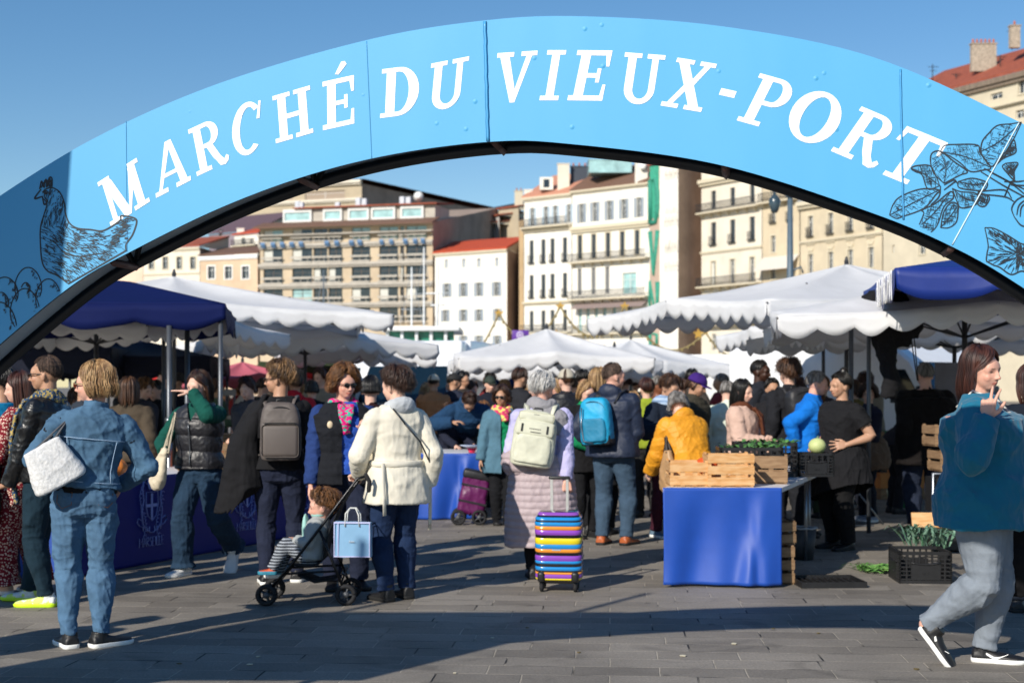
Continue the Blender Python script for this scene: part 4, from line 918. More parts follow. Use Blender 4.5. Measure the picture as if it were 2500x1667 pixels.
# woman in the red dress
P3 = P('woman with very long dark red hair in a red patterned dress, at the left edge', px=48, d=10.5, H=1.62, yaw=262, head=(8,3,0), lod=1, skin='light', legs=((.05,-.05,0),(-.05,.08,0)), arms=(((.10,-.17,.60),(.4,1,0)), 'fold'), hand=('grip','relax'))
RED = cloth('red_print', '7c1c28', kind='spots', col2='e0c4b4', sc=62, bump=.001)
P3.pants('patterned_trousers', RED, r=(.064,.062,.056), flare=.3, fold=.010); P3.top('patterned_dress', RED, hem=.47, off=.012, so=.014, sleeve=1)
P3.hair(H_RED, length=.235, vol=1.05); P3.shoes(mat('beige_trainer', 'caa890', .6), SOLEW)
mb = MB(); R = []
for z, w_, dd in ((.36,.03,.02),(.33,.14,.06),(.15,.17,.09),(-.1,.18,.10),(-.3,.17,.09),(-.36,.13,.06)): R.append([Vector((math.cos(a)*w_, math.sin(a)*dd, z)) for a in np.linspace(0, 2*math.pi, 25)[:-1]])
mb.rings(R); me = remesh(mb, .010, 1); co = vco(me); no = vno(me); setco(me, co+no*(.012*(np.abs(np.sin(co[:, 2]*math.pi/.075))**.6-.5)+.006*nz(co, 12, 2))[:, None])
o = setp(link('quilted_coat', me, None, mat('black_quilt', '17181d', .5, bump=.001, bs=60)), 'black quilted coat carried over the arm of the woman in the red dress', 'coat'); o.location = P3.wpt((.20,-.15,.83)); o.rotation_euler = (0,.1,1.7)
# man in the turquoise jumper, cut by the edge
P4 = P('dark haired man in a turquoise jumper cut off by the left edge of the picture', px=2, d=10.9, H=1.66, yaw=235, head=(10,4,0), lod=1, skin='tan', bw=1.2)
P4.pants('trousers', NAVYJ); P4.top('jumper', cloth('turquoise', '0c7aa8'), hem=.50, off=.014, so=.014, neck=.84); P4.hair(H_BLK, length=.0, vol=1.05, curl=.004); P4.shoes(SB, SOLEB)

# young woman shading her eyes
P5 = P('young woman in a black padded vest and green jumper shading her eyes with her hand', px=487, d=11.45, H=1.64, yaw=-16, head=(-8,10,0), lod=0, skin='light', bw=.98,
       legs=((.085,.20,.075),(-.075,-.02,0)), arms=(((.036,-.135,.900),(.9,-.5,-1)), ((-.125,-.13,.615),(-.8,.6,-.4))), hand=(('flat', (-1,-.25,.10), (0,.0,-1)), ('grip', (.55,-.6,-.1), (.2,.3,-1))))
GRN = cloth('bottle_green', '0c4a40'); WDEN = cloth('wide_denim', '20364c', var=.2)
P5.pants('wide_jeans', WDEN, r=(.060,.050,.046), flare=.25, fold=.009, top=.59); P5.top('green_jumper', GRN, hem=.55, off=.010, so=.014, fold=.008, neck=.845)
PUF = mat('puffer_black', '222227', .45, bump=.0012, bs=50)
c5 = P5.T((0,-.09,.80)); P5.top('padded_vest', PUF, hem=.525, off=.024, sleeve=0, puff=.004, fold=.003, quilt=(.125,.012), collar=.047, cut=lambda c: c.y < -.03 and c.z > 1.23 and abs(c.x+.0) < (c.z-1.23)*.42)
mb = MB(); mb.tube([P5.ring(z, .040, 0, 72)[54] for z in np.linspace(.54, .745, 10)], .005, 5); mb.build('vest_zip', STEEL, P5.root)
P5.hair(H_DBR, length=.10, vol=1.04, curl=.001, part=-.2); P5.shoe(1, SW, SOLEW, yaw=-10); P5.shoe(0, SW, SOLEW, yaw=10, pitch=50)
shoulder_bag(P5, 'cream cloth tote bag gripped in the hand of the young woman in the padded vest', cloth('cream_canvas', 'd8ccb4'), [(-.115,-.12,.62),(-.105,-.11,.70),(-.10,-.06,.80)], wid=.17, hgt=.36, dep=.10, loc=(-.13,-.15,.53), tilt=28, yaw=-30, shape='sack', name='tote_bag', strap=.008)

# woman with the black cape and the grey backpack
P6 = P('curly haired woman in a black shawl seen from behind with a grey backpack', px=684, d=11.0, H=1.70, yaw=186, head=(72,2,0), lod=0, skin='tan', bw=1.05, legs=((.062,.03,0),(-.075,-.04,0)), arms=(((.12,-.15,.60),(.8,.7,-.2)), 'fold'))
P6.pants('jeans', NAVYJ, r=(.056,.040,.029)); P6.top('black_jumper', BLK, hem=.52, off=.014, so=.016, flare=.01)
P6.hair(H_MIX, length=.0, vol=1.08, curl=.009, n=520); P6.glasses(BLACKP, mat('clear_lens', '2c2020', .1), name='glasses'); P6.shoes(SB, SOLEW)
mb = MB(); R = []   # shawl hanging off her left shoulder
for t in np.linspace(0, 1, 14):
    z = .855-.47*t; wx = .03+.085*t; cx_ = .06+.09*min(1, t*2.2)+.03*t; R.append([P6.T((cx_+math.cos(a)*wx*(.5 if t < .1 else 1), .02+math.sin(a)*(.05+.03*t), z-.10*max(0, t-.4)*(1 if math.cos(a) > 0 else -.9))) for a in np.linspace(0, 2*math.pi, 23)[:-1]])
mb.rings(R); me = remesh(mb, .009, 2); P6.done(me, 'shawl', BLK, None, .010, 8, (1,1,.3))
mb = MB(); mb.rings([P6.ring(z, .030, .0, 28) for z in (.66,.70,.74,.78,.80,.815,.83,.85)]); me = remesh(mb, .009, 2); P6.done(me, 'shawl_collar', BLK, None, .008, 8)
TAU = mat('taupe_nylon', '5c5450', .6, bump=.0008, bs=200, var=.06)
def strips(root, w_, d, h):
    mb = MB(); mb.box((-w_*.42,d*.48,h*.14),(w_*.42,d*.56,h*.15)); mb.build('flap_seam', BLACKP, root)
    mb = MB(); mb.rbox((-w_*.46,d*.40,-h*.44),(w_*.46,d*.58,h*.12), .03); mb.build('front_panel', TAU, root)
backpack(P6, 'boxy taupe backpack on the woman in the black shawl', TAU, TAU, c=(-.01,.135,.695), size=(.30,.16,.44), pocket=False, extras=strips)

# woman in the blue jumper
P7 = P('woman in sunglasses and bright pink scarf, black vest over blue, hand on the child', px=838, d=10.75, H=1.66, yaw=14, head=(20,6,0), lod=0, skin='pink', bw=1.18, lw=1.08,
       legs=((.07,-.02,0),(-.05,-.02,0)), arms=(((.105,-.135,.715),(.8,.5,-.9)), ((-.155,-.06,.465),(-.6,1,0))), hand=(('grip', (-.4,-.2,.7), (-.6,.5,-.2)), 'relax'))
P7.pants('jeans', NAVYJ, r=(.060,.046,.036)); P7.top('navy_jumper', cloth('jumper_navy', '22386c'), hem=.54, off=.012, so=.016, fold=.008); 
P7.top('blue_shirt', cloth('royal_blue', '3058b8'), hem=.52, off=.017, sleeve=0, fold=.006, fs=8, flare=.004)
P7.top('black_vest', cloth('quilted_vest', '191b21', bump=.003, bs=30), hem=.475, off=.027, sleeve=0, flare=.012, fold=.006, quilt=(.06,.003), cut=lambda c: c.y < -.02 and abs(c.x-.035) < .062+max(0, .9-c.z)*.05)
P7.hair(H_GOLD, length=.058, vol=1.12, curl=.009, n=620, part=-.3); P7.glasses(BLACKP, DKL, r=.0145)
PNK = cloth('pink_print', 'd81878', kind='blotch', col2='3aa890', sc=48)
P7.scarf(PNK, r=.024, w=1.05, ends=[[(-.02,-.06,.835),(-.012,-.095,.79),(.0,-.105,.74),(.006,-.105,.70)],[(.03,-.055,.835),(.015,-.095,.80),(.004,-.108,.75)]]); P7.shoes(SB, SOLEB)
mb = MB(); mb.ell(P7.T((-.072,-.102,.745)), (.022,.010,.028), 12, 8); mb.build('shell_brooch', mat('shell', 'd8c4a4', .5), P7.root)
shoulder_bag(P7, 'long cream cloth bag over the shoulder of the woman in the pink scarf', cloth('cream_cloth2', 'd6c8a8'), [(.10,-.03,.80),(.095,.0,.835),(.10,.03,.80)], wid=.16, hgt=.34, dep=.10, loc=(.125,-.06,.62), shape='hobo', ms=mat('grey_strap2', '8c8478', .7), strap=.012)

# woman in the white coat
P8 = P('woman in a belted cream coat with dark curly hair pushing the buggy', px=968, d=10.12, H=1.64, yaw=212, head=(22,6,0), lod=0, skin='light', bw=1.0, legs=((.05,.0,0),(-.065,-.03,0)),
       arms=(((.115,-.135,.545),(.8,.8,-.1)), 'hang'), hand=(('grip', (.1,-1,-.25), (0,-.2,-1)), 'relax'))
P8.pants('jeans', cloth('indigo_jeans', '1c2e4e', var=.2), r=(.058,.044,.034)); CRM = cloth('cream_wool', 'dcd6c6', var=.05, bump=.002, bs=200)
P8.top('cream_coat', CRM, hem=.425, off=.024, so=.019, flare=.026, fold=.009, fs=7, cuff=.006, st=(1,1,.45))
P8.top('hoodie', cloth('heather_grey', 'b4b8bc'), hem=.66, off=.012, sleeve=.2, hood=True, neck=.86, collar=.05)
P8.hair(H_DBR, length=0, vol=1.06, curl=.010, n=560, bun=(0,.055,.03,.026)); P8.shoes(SB, SOLEB, hi=.03)
mb = MB(); mb.tube(around(P8, .595, .029, 0, 355, 60), .012, 8, flat=2); mb.build('coat_belt', CRM, P8.root)
mb = MB(); mb.tube([P8.T((.10,.07,.60)), P8.T((.115,.10,.52)), P8.T((.112,.105,.44)), P8.T((.108,.10,.38))], .014, 8, flat=.4); mb.build('belt_end', CRM, P8.root)
mb = MB(); mb.tube([P8.T((-.13,.02,.60)), P8.T((-.15,.03,.50)), P8.T((-.15,.03,.40)), P8.T((-.148,.03,.30))], .014, 8, flat=.4); mb.build('belt_end', CRM, P8.root)
mb = MB(); mb.tube([P8.T(q) for q in ((.06,.09,.80),(.065,.03,.855),(.02,.11,.77),(-.05,.125,.69),(-.115,.09,.60))][2:], .006, 6); mb.tube([P8.T((.055,.075,.832)), P8.T((.02,.115,.77))], .006, 6); mb.build('bag_strap', BLACKP, P8.root)
mb = MB(); M_ = P8.HM
for q in ((.022,.068,.042),(.030,.066,.030),(.034,.062,.018),(.040,.052,.034)): e = MB(); e.ell(q, (.006,.006,.012), 10, 8); mb.add([M_ @ Vector(v) for v in e.v], e.f, True)
mb.build('hair_clip', mat('pearl', 'd8e2f0', .25, coat=.5), P8.root)

# elderly woman with the suitcase
P10 = P('white haired woman in lilac with a mauve coat tied round her waist, pulling a suitcase', px=1322, d=11.3, H=1.62, yaw=176, head=(-28,8,0), lean=3, lod=0, skin='pink', bw=1.15, legs=((.04,.02,0),(-.05,-.06,0)),
        arms=('low', ((-.128,.115,.455),(-.3,1,0))), hand=('relax', ('grip', (-.1,.2,-1), (.2,-1,0))))
P10.pants('trousers', BLK); P10.shoes(SB, SOLEB); LIL = cloth('lilac', 'b8b4dc'); P10.top('lilac_shirt', LIL, hem=.52, off=.014, so=.018, fold=.008, fs=11)
MAU = mat('mauve_quilt', 'a8989c', .6, bump=.001, bs=60, var=.06)
mb = MB(); R = []
for z in np.linspace(.16, .60, 18):
    t = (.60-z)/.44; q = P10.ring(max(z, .52), .030, .034*min(1, t*1.6)); dz = (z-max(z, .52))*P10.H; R.append([p_+Vector((0,0,dz)) for p_ in q])
mb.rings(R); me = remesh(mb, .008, 2); P10.done(me, 'tied_coat', MAU, None, .008, 7, (1,1,.4), quilt=(.052,.009))
mb = MB(); mb.ell(P10.T((.135,.03,.575)), (.10,.09,.12), 16, 12); mb.ell(P10.T((.09,.09,.555)), (.10,.07,.09), 16, 12); me = remesh(mb, .008, 2); P10.done(me, 'coat_bundle', MAU, None, .012, 9, (1,1,1), quilt=(.05,.008))
KNI = cloth('grey_knit', '8e8c90', bump=.002, bs=80)
mb = MB(); mb.rings([P10.ring(z, .026) for z in (.70,.73,.76,.79,.81,.83,.85)]); mb.ell(P10.T((-.085,.03,.775)), (.085,.085,.085), 16, 12); me = remesh(mb, .008, 2); P10.done(me, 'knotted_cardigan', KNI, lambda c: c.x > .02+.6*(1.35-c.z), .008, 16)
P10.scarf(KNI, r=.034, w=1.0, z=.855); P10.hair(H_WHT, length=0.0, vol=1.07, curl=.006, n=520)
CBP = mat('cream_nylon', 'c8c8b4', .6, bump=.0012, bs=30)
def cbx(root, w_, d, h):
    mb = MB(); mb.rbox((-w_*.45,d*.36,h*.04),(w_*.45,d*.58,h*.30), .02); mb.build('top_pocket', CBP, root)
    mb = MB(); mb.rbox((-w_*.42,d*.30,h*.30),(w_*.42,d*.44,h*.46), .02); mb.build('lid', CBP, root)
    for sg in (-1, 1): mb = MB(); mb.box((sg*w_*.30-.008,d*.585,h*.10),(sg*w_*.30+.008,d*.60,h*.24)); mb.build('buckle', BLACKP, root)
    mb = MB()
    for k in range(7): mb.box((-.045+k*.013,d*.582,h*.155),(-.037+k*.013,d*.587,h*.175))
    mb.box((-.05,d*.582,h*.10),(.03,d*.588,h*.115)); mb.build('printed_lettering', BLACKP, root)
backpack(P10, 'cream nylon backpack with black buckles on the white haired woman', CBP, CBP, c=(.028,.155,.680), size=(.33,.17,.44), extras=cbx, tilt=-8)
# ---------------- the crowd behind ----------------
def who(label, px, d, H=1.66, yaw=180, head=(0,5,0), top=None, tcol='22252c', pcol='20263a', hair=H_DBR, hl=0, hv=1.03, curl=.0, arms=('hang','hang'), lod=2, skin='light', bw=1.05, hem=.50, off=.018, lean=0, cap=None, shoes=(SB, SOLEB), legs=None, hips=0, hood=False, quilt=None, fringe=False, tail=0, group=None, sleeve=1, z=0, long=0, hand=('relax','relax'), so=None, bald=False, hat=None, collar=.04, **k):
    p = P(label, px=px, d=d, H=H, yaw=yaw, head=head, lod=lod, skin=skin, bw=bw, arms=arms, lean=lean, legs=legs, hips=hips, group=group, z=z, hand=hand, **k)
    pm = pcol if not isinstance(pcol, str) else cloth('p'+pcol, pcol); tm = tcol if not isinstance(tcol, str) else cloth('t'+tcol, tcol)
    p.pants('trousers', pm, r=(.057,.044,.034)); p.top(top or 'jacket', tm, hem=hem, off=off, so=so or off*.95, sleeve=sleeve, flare=.012 if hem < .5 else .004, fold=.008, hood=hood, quilt=quilt, collar=collar)
    if not bald: p.hair(hair, length=hl, vol=min(hv, .93) if cap else hv, curl=curl, fringe=fringe, tail=tail)
    if cap: p.cap(cap)
    if lod < 3 : p.shoes(*shoes)
    return p
CR = 'people in the market crowd'
# right of centre
M9 = who('woman in a blue grey cardigan, green top and flowered scarf with purple trolley', 1226, 15.6, 1.51, 12, (-28,2,0), 'green_top', 'green_dummy' if 0 else '0f8a58', '15161a', H_DBR, .06, 1.12, .006, arms=(((.13,-.05,.5),(.4,1,0)), ((-.165,-.03,.475),(-.5,1,0))), lod=1, skin='tan', hem=.50, off=.012, collar=0, legs=((.03,-.05,0),(-.03,.05,0)))
M9.top('cardigan', cloth('blue_grey_knit', '4f7284'), hem=.38, off=.024, so=.020, flare=.02, fold=.012, st=(1,1,.4), cut=lambda c: c.y < .0 and abs(c.x-.015) < .058); M9.glasses(BLACKP, DKL, r=.014)
M9.scarf(cloth('flower_print', 'd8406c', kind='blotch', col2='d8d070', sc=22), r=.034, w=1.1, ends=[[(.0,-.06,.83),(.0,-.10,.79),(.0,-.115,.755)]])
M11 = who('man in a navy hooded jacket and jeans with a turquoise rucksack, tan shoes', 1497, 13.65, 1.74, 152, (-42,4,0), 'hooded_jacket', mat('navy_shell', '202a40', .6, bump=.002, bs=25), BLUJ, H_CROP, 0, .97, lod=1, skin='pink', bw=1.2, hem=.485, off=.024, hood=True, shoes=(LEATHB, SOLEB), legs=((.06,.02,0),(-.07,-.02,0)), arms=('pock', 'front'))
TQ = mat('turquoise_nylon', '1a9cc8', .55, bump=.001, bs=40); TQD = mat('turquoise_dark', '15789c', .6)
def tqx(root, w_, d, h):
    mb = MB(); mb.rbox((-w_*.50,-d*.5,-h*.52),(w_*.50,d*.35,-h*.22), .02); mb.build('base_panel', BLKN, root)
    mb = MB(); mb.tube([(w_*.30,d*.60,h*.30),(w_*.34,d*.64,-h*.1),(w_*.30,d*.60,-h*.42),(0,d*.55,-h*.47)], .006, 6); mb.build('silver_piping', STEEL, root)
backpack(M11, 'turquoise and black rucksack on the man in the navy jacket', TQ, TQD, c=(.03,.155,.685), size=(.30,.20,.44), extras=tqx, mstrap=BLKN, tilt=4)
M12 = who('woman with long straight blonde hair in a long black coat beside the turquoise rucksack', 1462, 14.6, 1.70, 165, (-30,2,0), 'long_coat', '15161a', '15161a', H_BLD, .17, 1.06, 0, lod=1, hem=.30, off=.026, arms=('front','front'))
M12.glasses(BLACKP, DKL)
M13 = who('man in a light cap and black padded jacket with a white print', 1382, 15.3, 1.70, 190, (10,0,0), 'padded_jacket', mat('black_quilt2', '17181d', .5), '1c2028', H_BRN, 0, 1.0, lod=1, hem=.50, off=.026, quilt=(.07,.008), cap=mat('cap_stone', 'b4ac9c', .8), arms=('pock', 'fwd'))
mb = MB(); mb.ell(M13.T((-.10,.085,.70)), (.03,.008,.035), 10, 8); mb.build('back_print', WHITEP, M13.root)
M13b = who('person in black whose green sleeves end in clasped hands, half hidden', 1428, 14.3, 1.58, 30, (0,20,0), 'green_jumper', '0f8050', '15161a', H_BLD, .08, lod=1, hem=.5, arms=(((-.01,-.13,.60),(1,.5,-.4)), ((-.04,-.15,.58),(-1,.5,-.4))), hr=.96)
M13b.top('black_waistcoat', BLK, hem=.42, off=.03, sleeve=.35, so=.03)
M14 = who('bearded man in a dark jacket with a white stripe, behind the cardigan woman', 1268, 17.5, 1.74, 120, (10,14,0), 'striped_jacket', '24252a', '2c3038', H_DBR, 0, 1.0, skin='tan', bw=1.1)
mb = MB(); mb.tube([M14.T(q) for q in ((.03,-.085,.82),(.06,-.10,.74),(.07,-.10,.62))], .012, 6, flat=.4); mb.build('white_stripe', WHITEP, M14.root)
e = MB(); e.ell((0,-.028,-.044), (.030,.030,.024), 14, 10); mb = MB(); mb.add([M14.HM @ Vector(v) for v in e.v], e.f, True); mb.build('beard', H_DBR, M14.root)
M14b = who('person in a pale patterned top in the crowd behind the cream backpack', 1296, 18.5, 1.60, 40, (10,10,0), 'printed_top', cloth('pale_print', 'c8b8c0', kind='blotch', col2='d08aa0', sc=14), '303440', H_BLD, .05)
M15 = who('smiling woman in a navy coat and wine trousers with a pale blue scarf', 1628, 14.3, 1.63, 38, (8,24,0), 'navy_coat', '17202f', '3c1626', H_BRN, 0, 1.08, .006, lod=1, skin='tan', hem=.40, off=.026, shoes=(mat('shoe_blue_white', '5c7488', .6), SOLEW), arms=(((.0,-.15,.68),(1,.4,-.4)), ((-.10,-.13,.70),(-.8,.4,-.6))), legs=((.03,-.02,0),(-.04,.06,0)))
M15.scarf(cloth('pale_blue_scarf', 'a8bcd4', kind='stripes', col2='8098b8', sc=7), r=.044, w=1.15, ends=[[(.02,-.08,.83),(.03,-.12,.76),(.035,-.125,.66),(.03,-.12,.58)]])
shoulder_bag(M15, 'wine and cream patterned shoulder bag of the woman in the pale blue scarf', cloth('wine_print', '8c1c44', kind='blotch', col2='d8b8b8', sc=16), [(-.09,-.03,.80),(-.09,.03,.80)], wid=.24, hgt=.34, dep=.12, loc=(-.02,-.17,.63), shape='hobo', ms=BLKN)
M16 = who('woman in a purple baseball cap and dark olive jacket looking down', 1694, 14.9, 1.66, 50, (14,22,0), 'olive_jacket', '3a372e', '20222a', H_BRN, .05, 1.0, lod=1, cap=cloth('purple_cap', '3c2070'), skin='tan')
M16b = who('woman in a lime green top with short auburn hair seen from behind', 1578, 16.5, 1.60, 190, (0,2,0), 'lime_top', '8c9a2c', '2a2a2a', H_RED, 0, 1.1)
M16c = who('child with fair hair in a pink top beyond the navy jacket', 1545, 16.8, 1.45, 200, (0,0,0), 'pink_top', 'b88a90', '303030', H_BLD, .05)
M17 = who('grey haired woman in a bright yellow padded jacket bending over the market table', 1692, 12.3, 1.52, 205, (-22,24,0), 'yellow_jacket', mat('yellow_puffer', 'd8921c', .6, bump=.002, bs=25), '1c1e26', H_GRY, .045, 1.14, 0, lod=0, hem=.49, off=.032, hood=True, lean=24, arms=('fwd','fwd'), quilt=(.12,.005), bw=1.15)
shoulder_bag(M17, 'tan leather handbag hanging beside the yellow jacket', mat('tan_bag', 'b08a60', .5), [(.10,.02,.80),(.10,-.03,.81)], wid=.10, hgt=.36, dep=.22, loc=(.165,.0,.52), shape='hobo', ms=mat('bag_rim', '2c2018', .6))
M18 = who('dark haired woman with a fringe in a pale pink coat and brown scarf', 1812, 14.0, 1.58, 60, (-12,10,0), 'pink_coat', cloth('blush_wool', 'c8a898'), '202028', H_BLK, .14, 1.04, 0, lod=1, hem=.42, off=.026, fringe=True, arms=('front','front'))
M18.scarf(cloth('chestnut_scarf', '5c3422', bump=.002), r=.030, w=1.05, ends=[[(.03,-.07,.83),(.045,-.11,.78),(.05,-.12,.68),(.05,-.12,.56)],[(.0,-.08,.83),(.02,-.115,.76),(.03,-.125,.66)]])
M18b = who('person in a pale mint jacket behind the pink coat, face hidden', 1775, 15.4, 1.58, 160, (0,10,0), 'mint_jacket', 'ccd4c4', '202028', H_GRY, .03, bald=False, hr=.9)
M19 = who('tall black man in a charcoal jacket looking to the right', 1856, 16.6, 1.82, 70, (-10,6,0), 'charcoal_jacket', '20232b', '1c1e24', H_BLK, 0, .97, lod=1, skin='dark', bw=1.2)
M20 = who('grey haired man in a bright blue jacket leaning towards the stall', 1955, 14.4, 1.68, 78, (4,4,0), 'blue_jacket', cloth('bright_blue', '0c6cc8'), '20242c', H_GRY, 0, 1.0, lod=1, skin='pink', lean=14, bw=1.25, arms=(((.02,-.24,.62),(.5,.6,-1)), ((-.13,.02,.55),(-.6,1,0))), collar=.05)
M21 = who('person with thick curly brown hair and a black rucksack seen from behind', 1925, 15.6, 1.78, 200, (0,8,0), 'black_jacket', '1c1d22', '1c1e24', H_BRN, 0, 1.24, .010, lod=1, bw=1.2)
backpack(M21, 'black rucksack with grey trim on the curly haired person', mat('black_nylon2', '26272c', .55), mat('black_nylon3', '303238', .55), c=(.0,.16,.70), size=(.34,.22,.52), tilt=14)
M21b = who('small dark haired person peering between the tall man and the rucksack', 1885, 16.0, 1.60, 10, (0,4,0), 'dark_top', '1c1c20', '1c1e24', H_BLK, 0, skin='tan')
M22 = who('stallholder in black shirt and skirt, hand on hip, black hair in bun', 2052, 13.3, 1.64, -62, (-6,4,0), 't_shirt', '17171a', '121214', H_BLK, 0, 1.06, lod=0, skin='tan', bw=1.32, lw=1.2, hem=.53, off=.012, sleeve=.30, so=.016, arms=(((.125,-.060,.600),(.6,1,-.1)), ((-.125,-.06,.60),(-.6,1,-.1))), hand=(('spread', (-.45,-.85,-.1), (-.8,.2,-.2)), 'relax'), collar=0)
M22.skirt('draped_skirt', BLK, z0=.27, z1=.60, flare=.05, off=.022, fold=.018, cut=lambda c: c.z < .44+.34*(c.x+.25)); M22.b['label'] = 'bare forearms'
mb = MB(); e = MB(); e.ell((0,.035,.078), (.026,.028,.030), 14, 10); mb.add([M22.HM @ Vector(v) for v in e.v], e.f, True); mb.build('hair_bun', H_BLK, M22.root)
M23 = who('woman with brown curly hair in dark blazer, beige jacket tied at the waist', 2118, 16.0, 1.53, -70, (60,4,0), 'blazer', '23263a', '151a26', H_DBR, .04, 1.15, .008, lod=1, hem=.52, off=.020, arms=('front','hang'), shoes=(mat('shoe_grey_blue', '8c94a4', .6), SOLEW))
mb = MB(); R = []
for z, k in ((.62,.0),(.58,.02),(.50,.03),(.42,.035),(.385,.02)): q = M23.ring(max(z, .52), .03, k); R.append([p_+Vector((0,0,(z-max(z, .52))*M23.H)) for p_ in q])
mb.rings(R); me = remesh(mb, .012, 2); M23.done(me, 'tied_jacket', cloth('beige_jacket', '6c5c4e'), None, .018, 8)
M24 = who('man in a grey jacket stooping over a box with a pale blue bag', 2185, 17.0, 1.62, 100, (0,20,0), 'grey_jacket', '2c2c34', '20222a', H_DBR, 0, 1.0, lean=38, arms=('fwd','fwd'), skin='tan')
shoulder_bag(M24, 'pale blue cloth bundle under the arm of the stooping man', cloth('light_blue_cloth', '8cb4dc'), [(-.08,.0,.80)], wid=.34, hgt=.30, dep=.2, loc=(-.13,.05,.62), shape='sack')
M25 = who('broad grey haired man in a long very dark coat, back to us', 2258, 14.9, 1.76, 186, (0,6,0), 'long_dark_coat', '120e0e', '222a3c', H_GRY, 0, .98, lod=1, bw=1.5, lw=1.15, hem=.40, off=.026, skin='pink')
M26 = who('person in a navy coat with auburn hair half hidden behind the teal fleece', 2518, 9.6, 1.66, 170, (20,4,0), 'navy_coat', '141b26', '141b26', H_RED, .10, 1.05, lod=1, bw=1.35, hem=.30, off=.03)
M27 = who('person with brown hair between the lamp post and the van', 2085, 17.5, 1.58, 180, (0,0,0), 'ochre_top', '6c6038', '202020', H_BRN, .06, 1.12)
M28 = who('pale haired woman in a grey purple top behind the blue jacket', 2010, 18.5, 1.62, 160, (0,0,0), 'purple_grey_top', '4a4650', '202020', H_GOLD, 0, 1.1, .004, tail=.1)
M29 = who('person in a white knitted top beyond the cabbage', 2010, 16.4, 1.30, 200, (0,0,0), 'white_top', 'c8c0ac', '3a4a38', H_BLD, .0, 1.05)
# around the truck
who('man in an orange brown top and a light cap by the truck', 1058, 20.5, 1.68, 200, (-20,10,0), 'tan_top', 'b07850', '2a2c34', H_BLK, 0, 1.0, cap=mat('cap_cream', 'c8c0ac', .8), skin='tan', arms=('fold','front'), bw=1.15)
who('man in a black cap and navy jumper in front of the grey truck side', 1108, 21, 1.70, 150, (-40,6,0), 'navy_jumper2', '232838', '202228', H_BLK, 0, 1.0, cap=mat('cap_black', '1c1c1e', .8), skin='tan', bw=1.2)
M30 = who('person in a blue hooded jacket bending over the table beside a child', 1130, 18.0, 1.74, 10, (0,45,0), 'hooded_jacket', cloth('petrol_jacket', '1c3c5c'), '1c2028', H_DBR, 0, 1.04, lod=1, lean=48, hood=True, arms=(((.12,-.36,.60),(.6,.5,0)), ((-.12,-.34,.62),(-.6,.5,0))), skin='tan', off=.028, bw=1.1)
who('small child with brown hair at the blue table', 1094, 17.7, 1.28, 40, (20,25,0), 'dark_jacket', '1c2030', '1c2030', H_BRN, 0, 1.05, arms=('fwd','fwd'), hr=1.3, lod=1)
who('child with fair hair in a grey top behind the table end', 1180, 17.9, 1.30, 170, (0,0,0), 'grey_top', '54524e', '202020', H_GOLD, .03, 1.05, hr=1.25)
who('person in a dark jacket and dark green cap between the truck and the white tent', 1196, 21, 1.66, 10, (10,5,0), 'dark_jacket', '171a26', '202020', H_BLK, 0, 1.0, cap=mat('cap_dark_green', '2c3830', .8))
who('dark haired person in a maroon patterned top behind the pink scarf', 905, 12.6, 1.60, 185, (0,0,0), 'maroon_top', cloth('maroon_print', '2c1216', kind='spots', col2='160b0d', sc=20), '15161c', H_BLK, .03, 1.08, lod=1)
who('man in a red hooded top seen between the grey backpack and the curly hair', 722, 17.5, 1.66, 175, (30,4,0), 'red_hoodie', 'b8202c', '20222a', H_BLK, 0, 1.0, hood=True, skin='tan')
who('dark haired person in black left of the red hooded man\'s shoulder', 762, 18.2, 1.58, 180, (0,0,0), 'black_top', '1a1a1e', '20222a', H_BLK, .04, 1.05)
who('woman with reddish brown hair in a grey top left of the black shawl', 607, 15.2, 1.60, -30, (10,15,0), 'grey_knit', '4c4a50', '20222a', H_RED, .05, 1.08, lod=1, arms=('fwd','hang'))
# left, behind the blue counter
who('grey haired woman looking down behind the counter', 348, 16.2, 1.60, 60, (0,18,0), 'grey_coat', '3c3a40', '20222a', H_GOLD, .02, 1.1, .006)
who('person in black holding up a blue carton behind the counter', 380, 16.8, 1.58, -20, (0,15,0), 'black_coat', '17171a', '20222a', H_BLK, .0, 1.05, arms=('fold','fwd'))
who('man in a dark blue jacket and cap near the dark gazebo', 402, 20, 1.72, -60, (0,5,0), 'blue_jacket2', '1a2236', '1a1a20', H_BLK, 0, 1.0)
who('man in a navy gilet with his arms folded near the dark gazebo', 432, 20.5, 1.70, -70, (0,5,0), 'gilet', '1d2433', '1a1a20', H_BLK, 0, 1.0, skin='tan', arms=('fold','fold'))
who('woman with long brown hair behind the denim jacket', 318, 13.6, 1.60, 175, (0,0,0), 'brown_top', '4a4034', '20222a', H_BRN, .12, 1.05)
who('black haired person with bare ear just left of the blonde hair', 205, 14.2, 1.60, 140, (0,10,0), 'slate_top', '2c3440', '20222a', H_BLK, 0, 1.02, skin='tan')
who('auburn haired child looking right behind the counter', 186, 15.5, 1.50, 150, (0,10,0), 'brown_coat', '3a2c24', '20222a', H_BRN, .08, 1.05)
# two people just outside the frame at the left, whose shadows fall into the picture
who('man in a dark coat waiting just outside the left edge, nearer the arch', 0, 6.9, 1.74, 180, x=-4.0, lod=2)
who('man in a dark coat waiting just outside the left edge, behind the other', 0, 8.9, 1.76, 120, x=-4.35, lod=2)
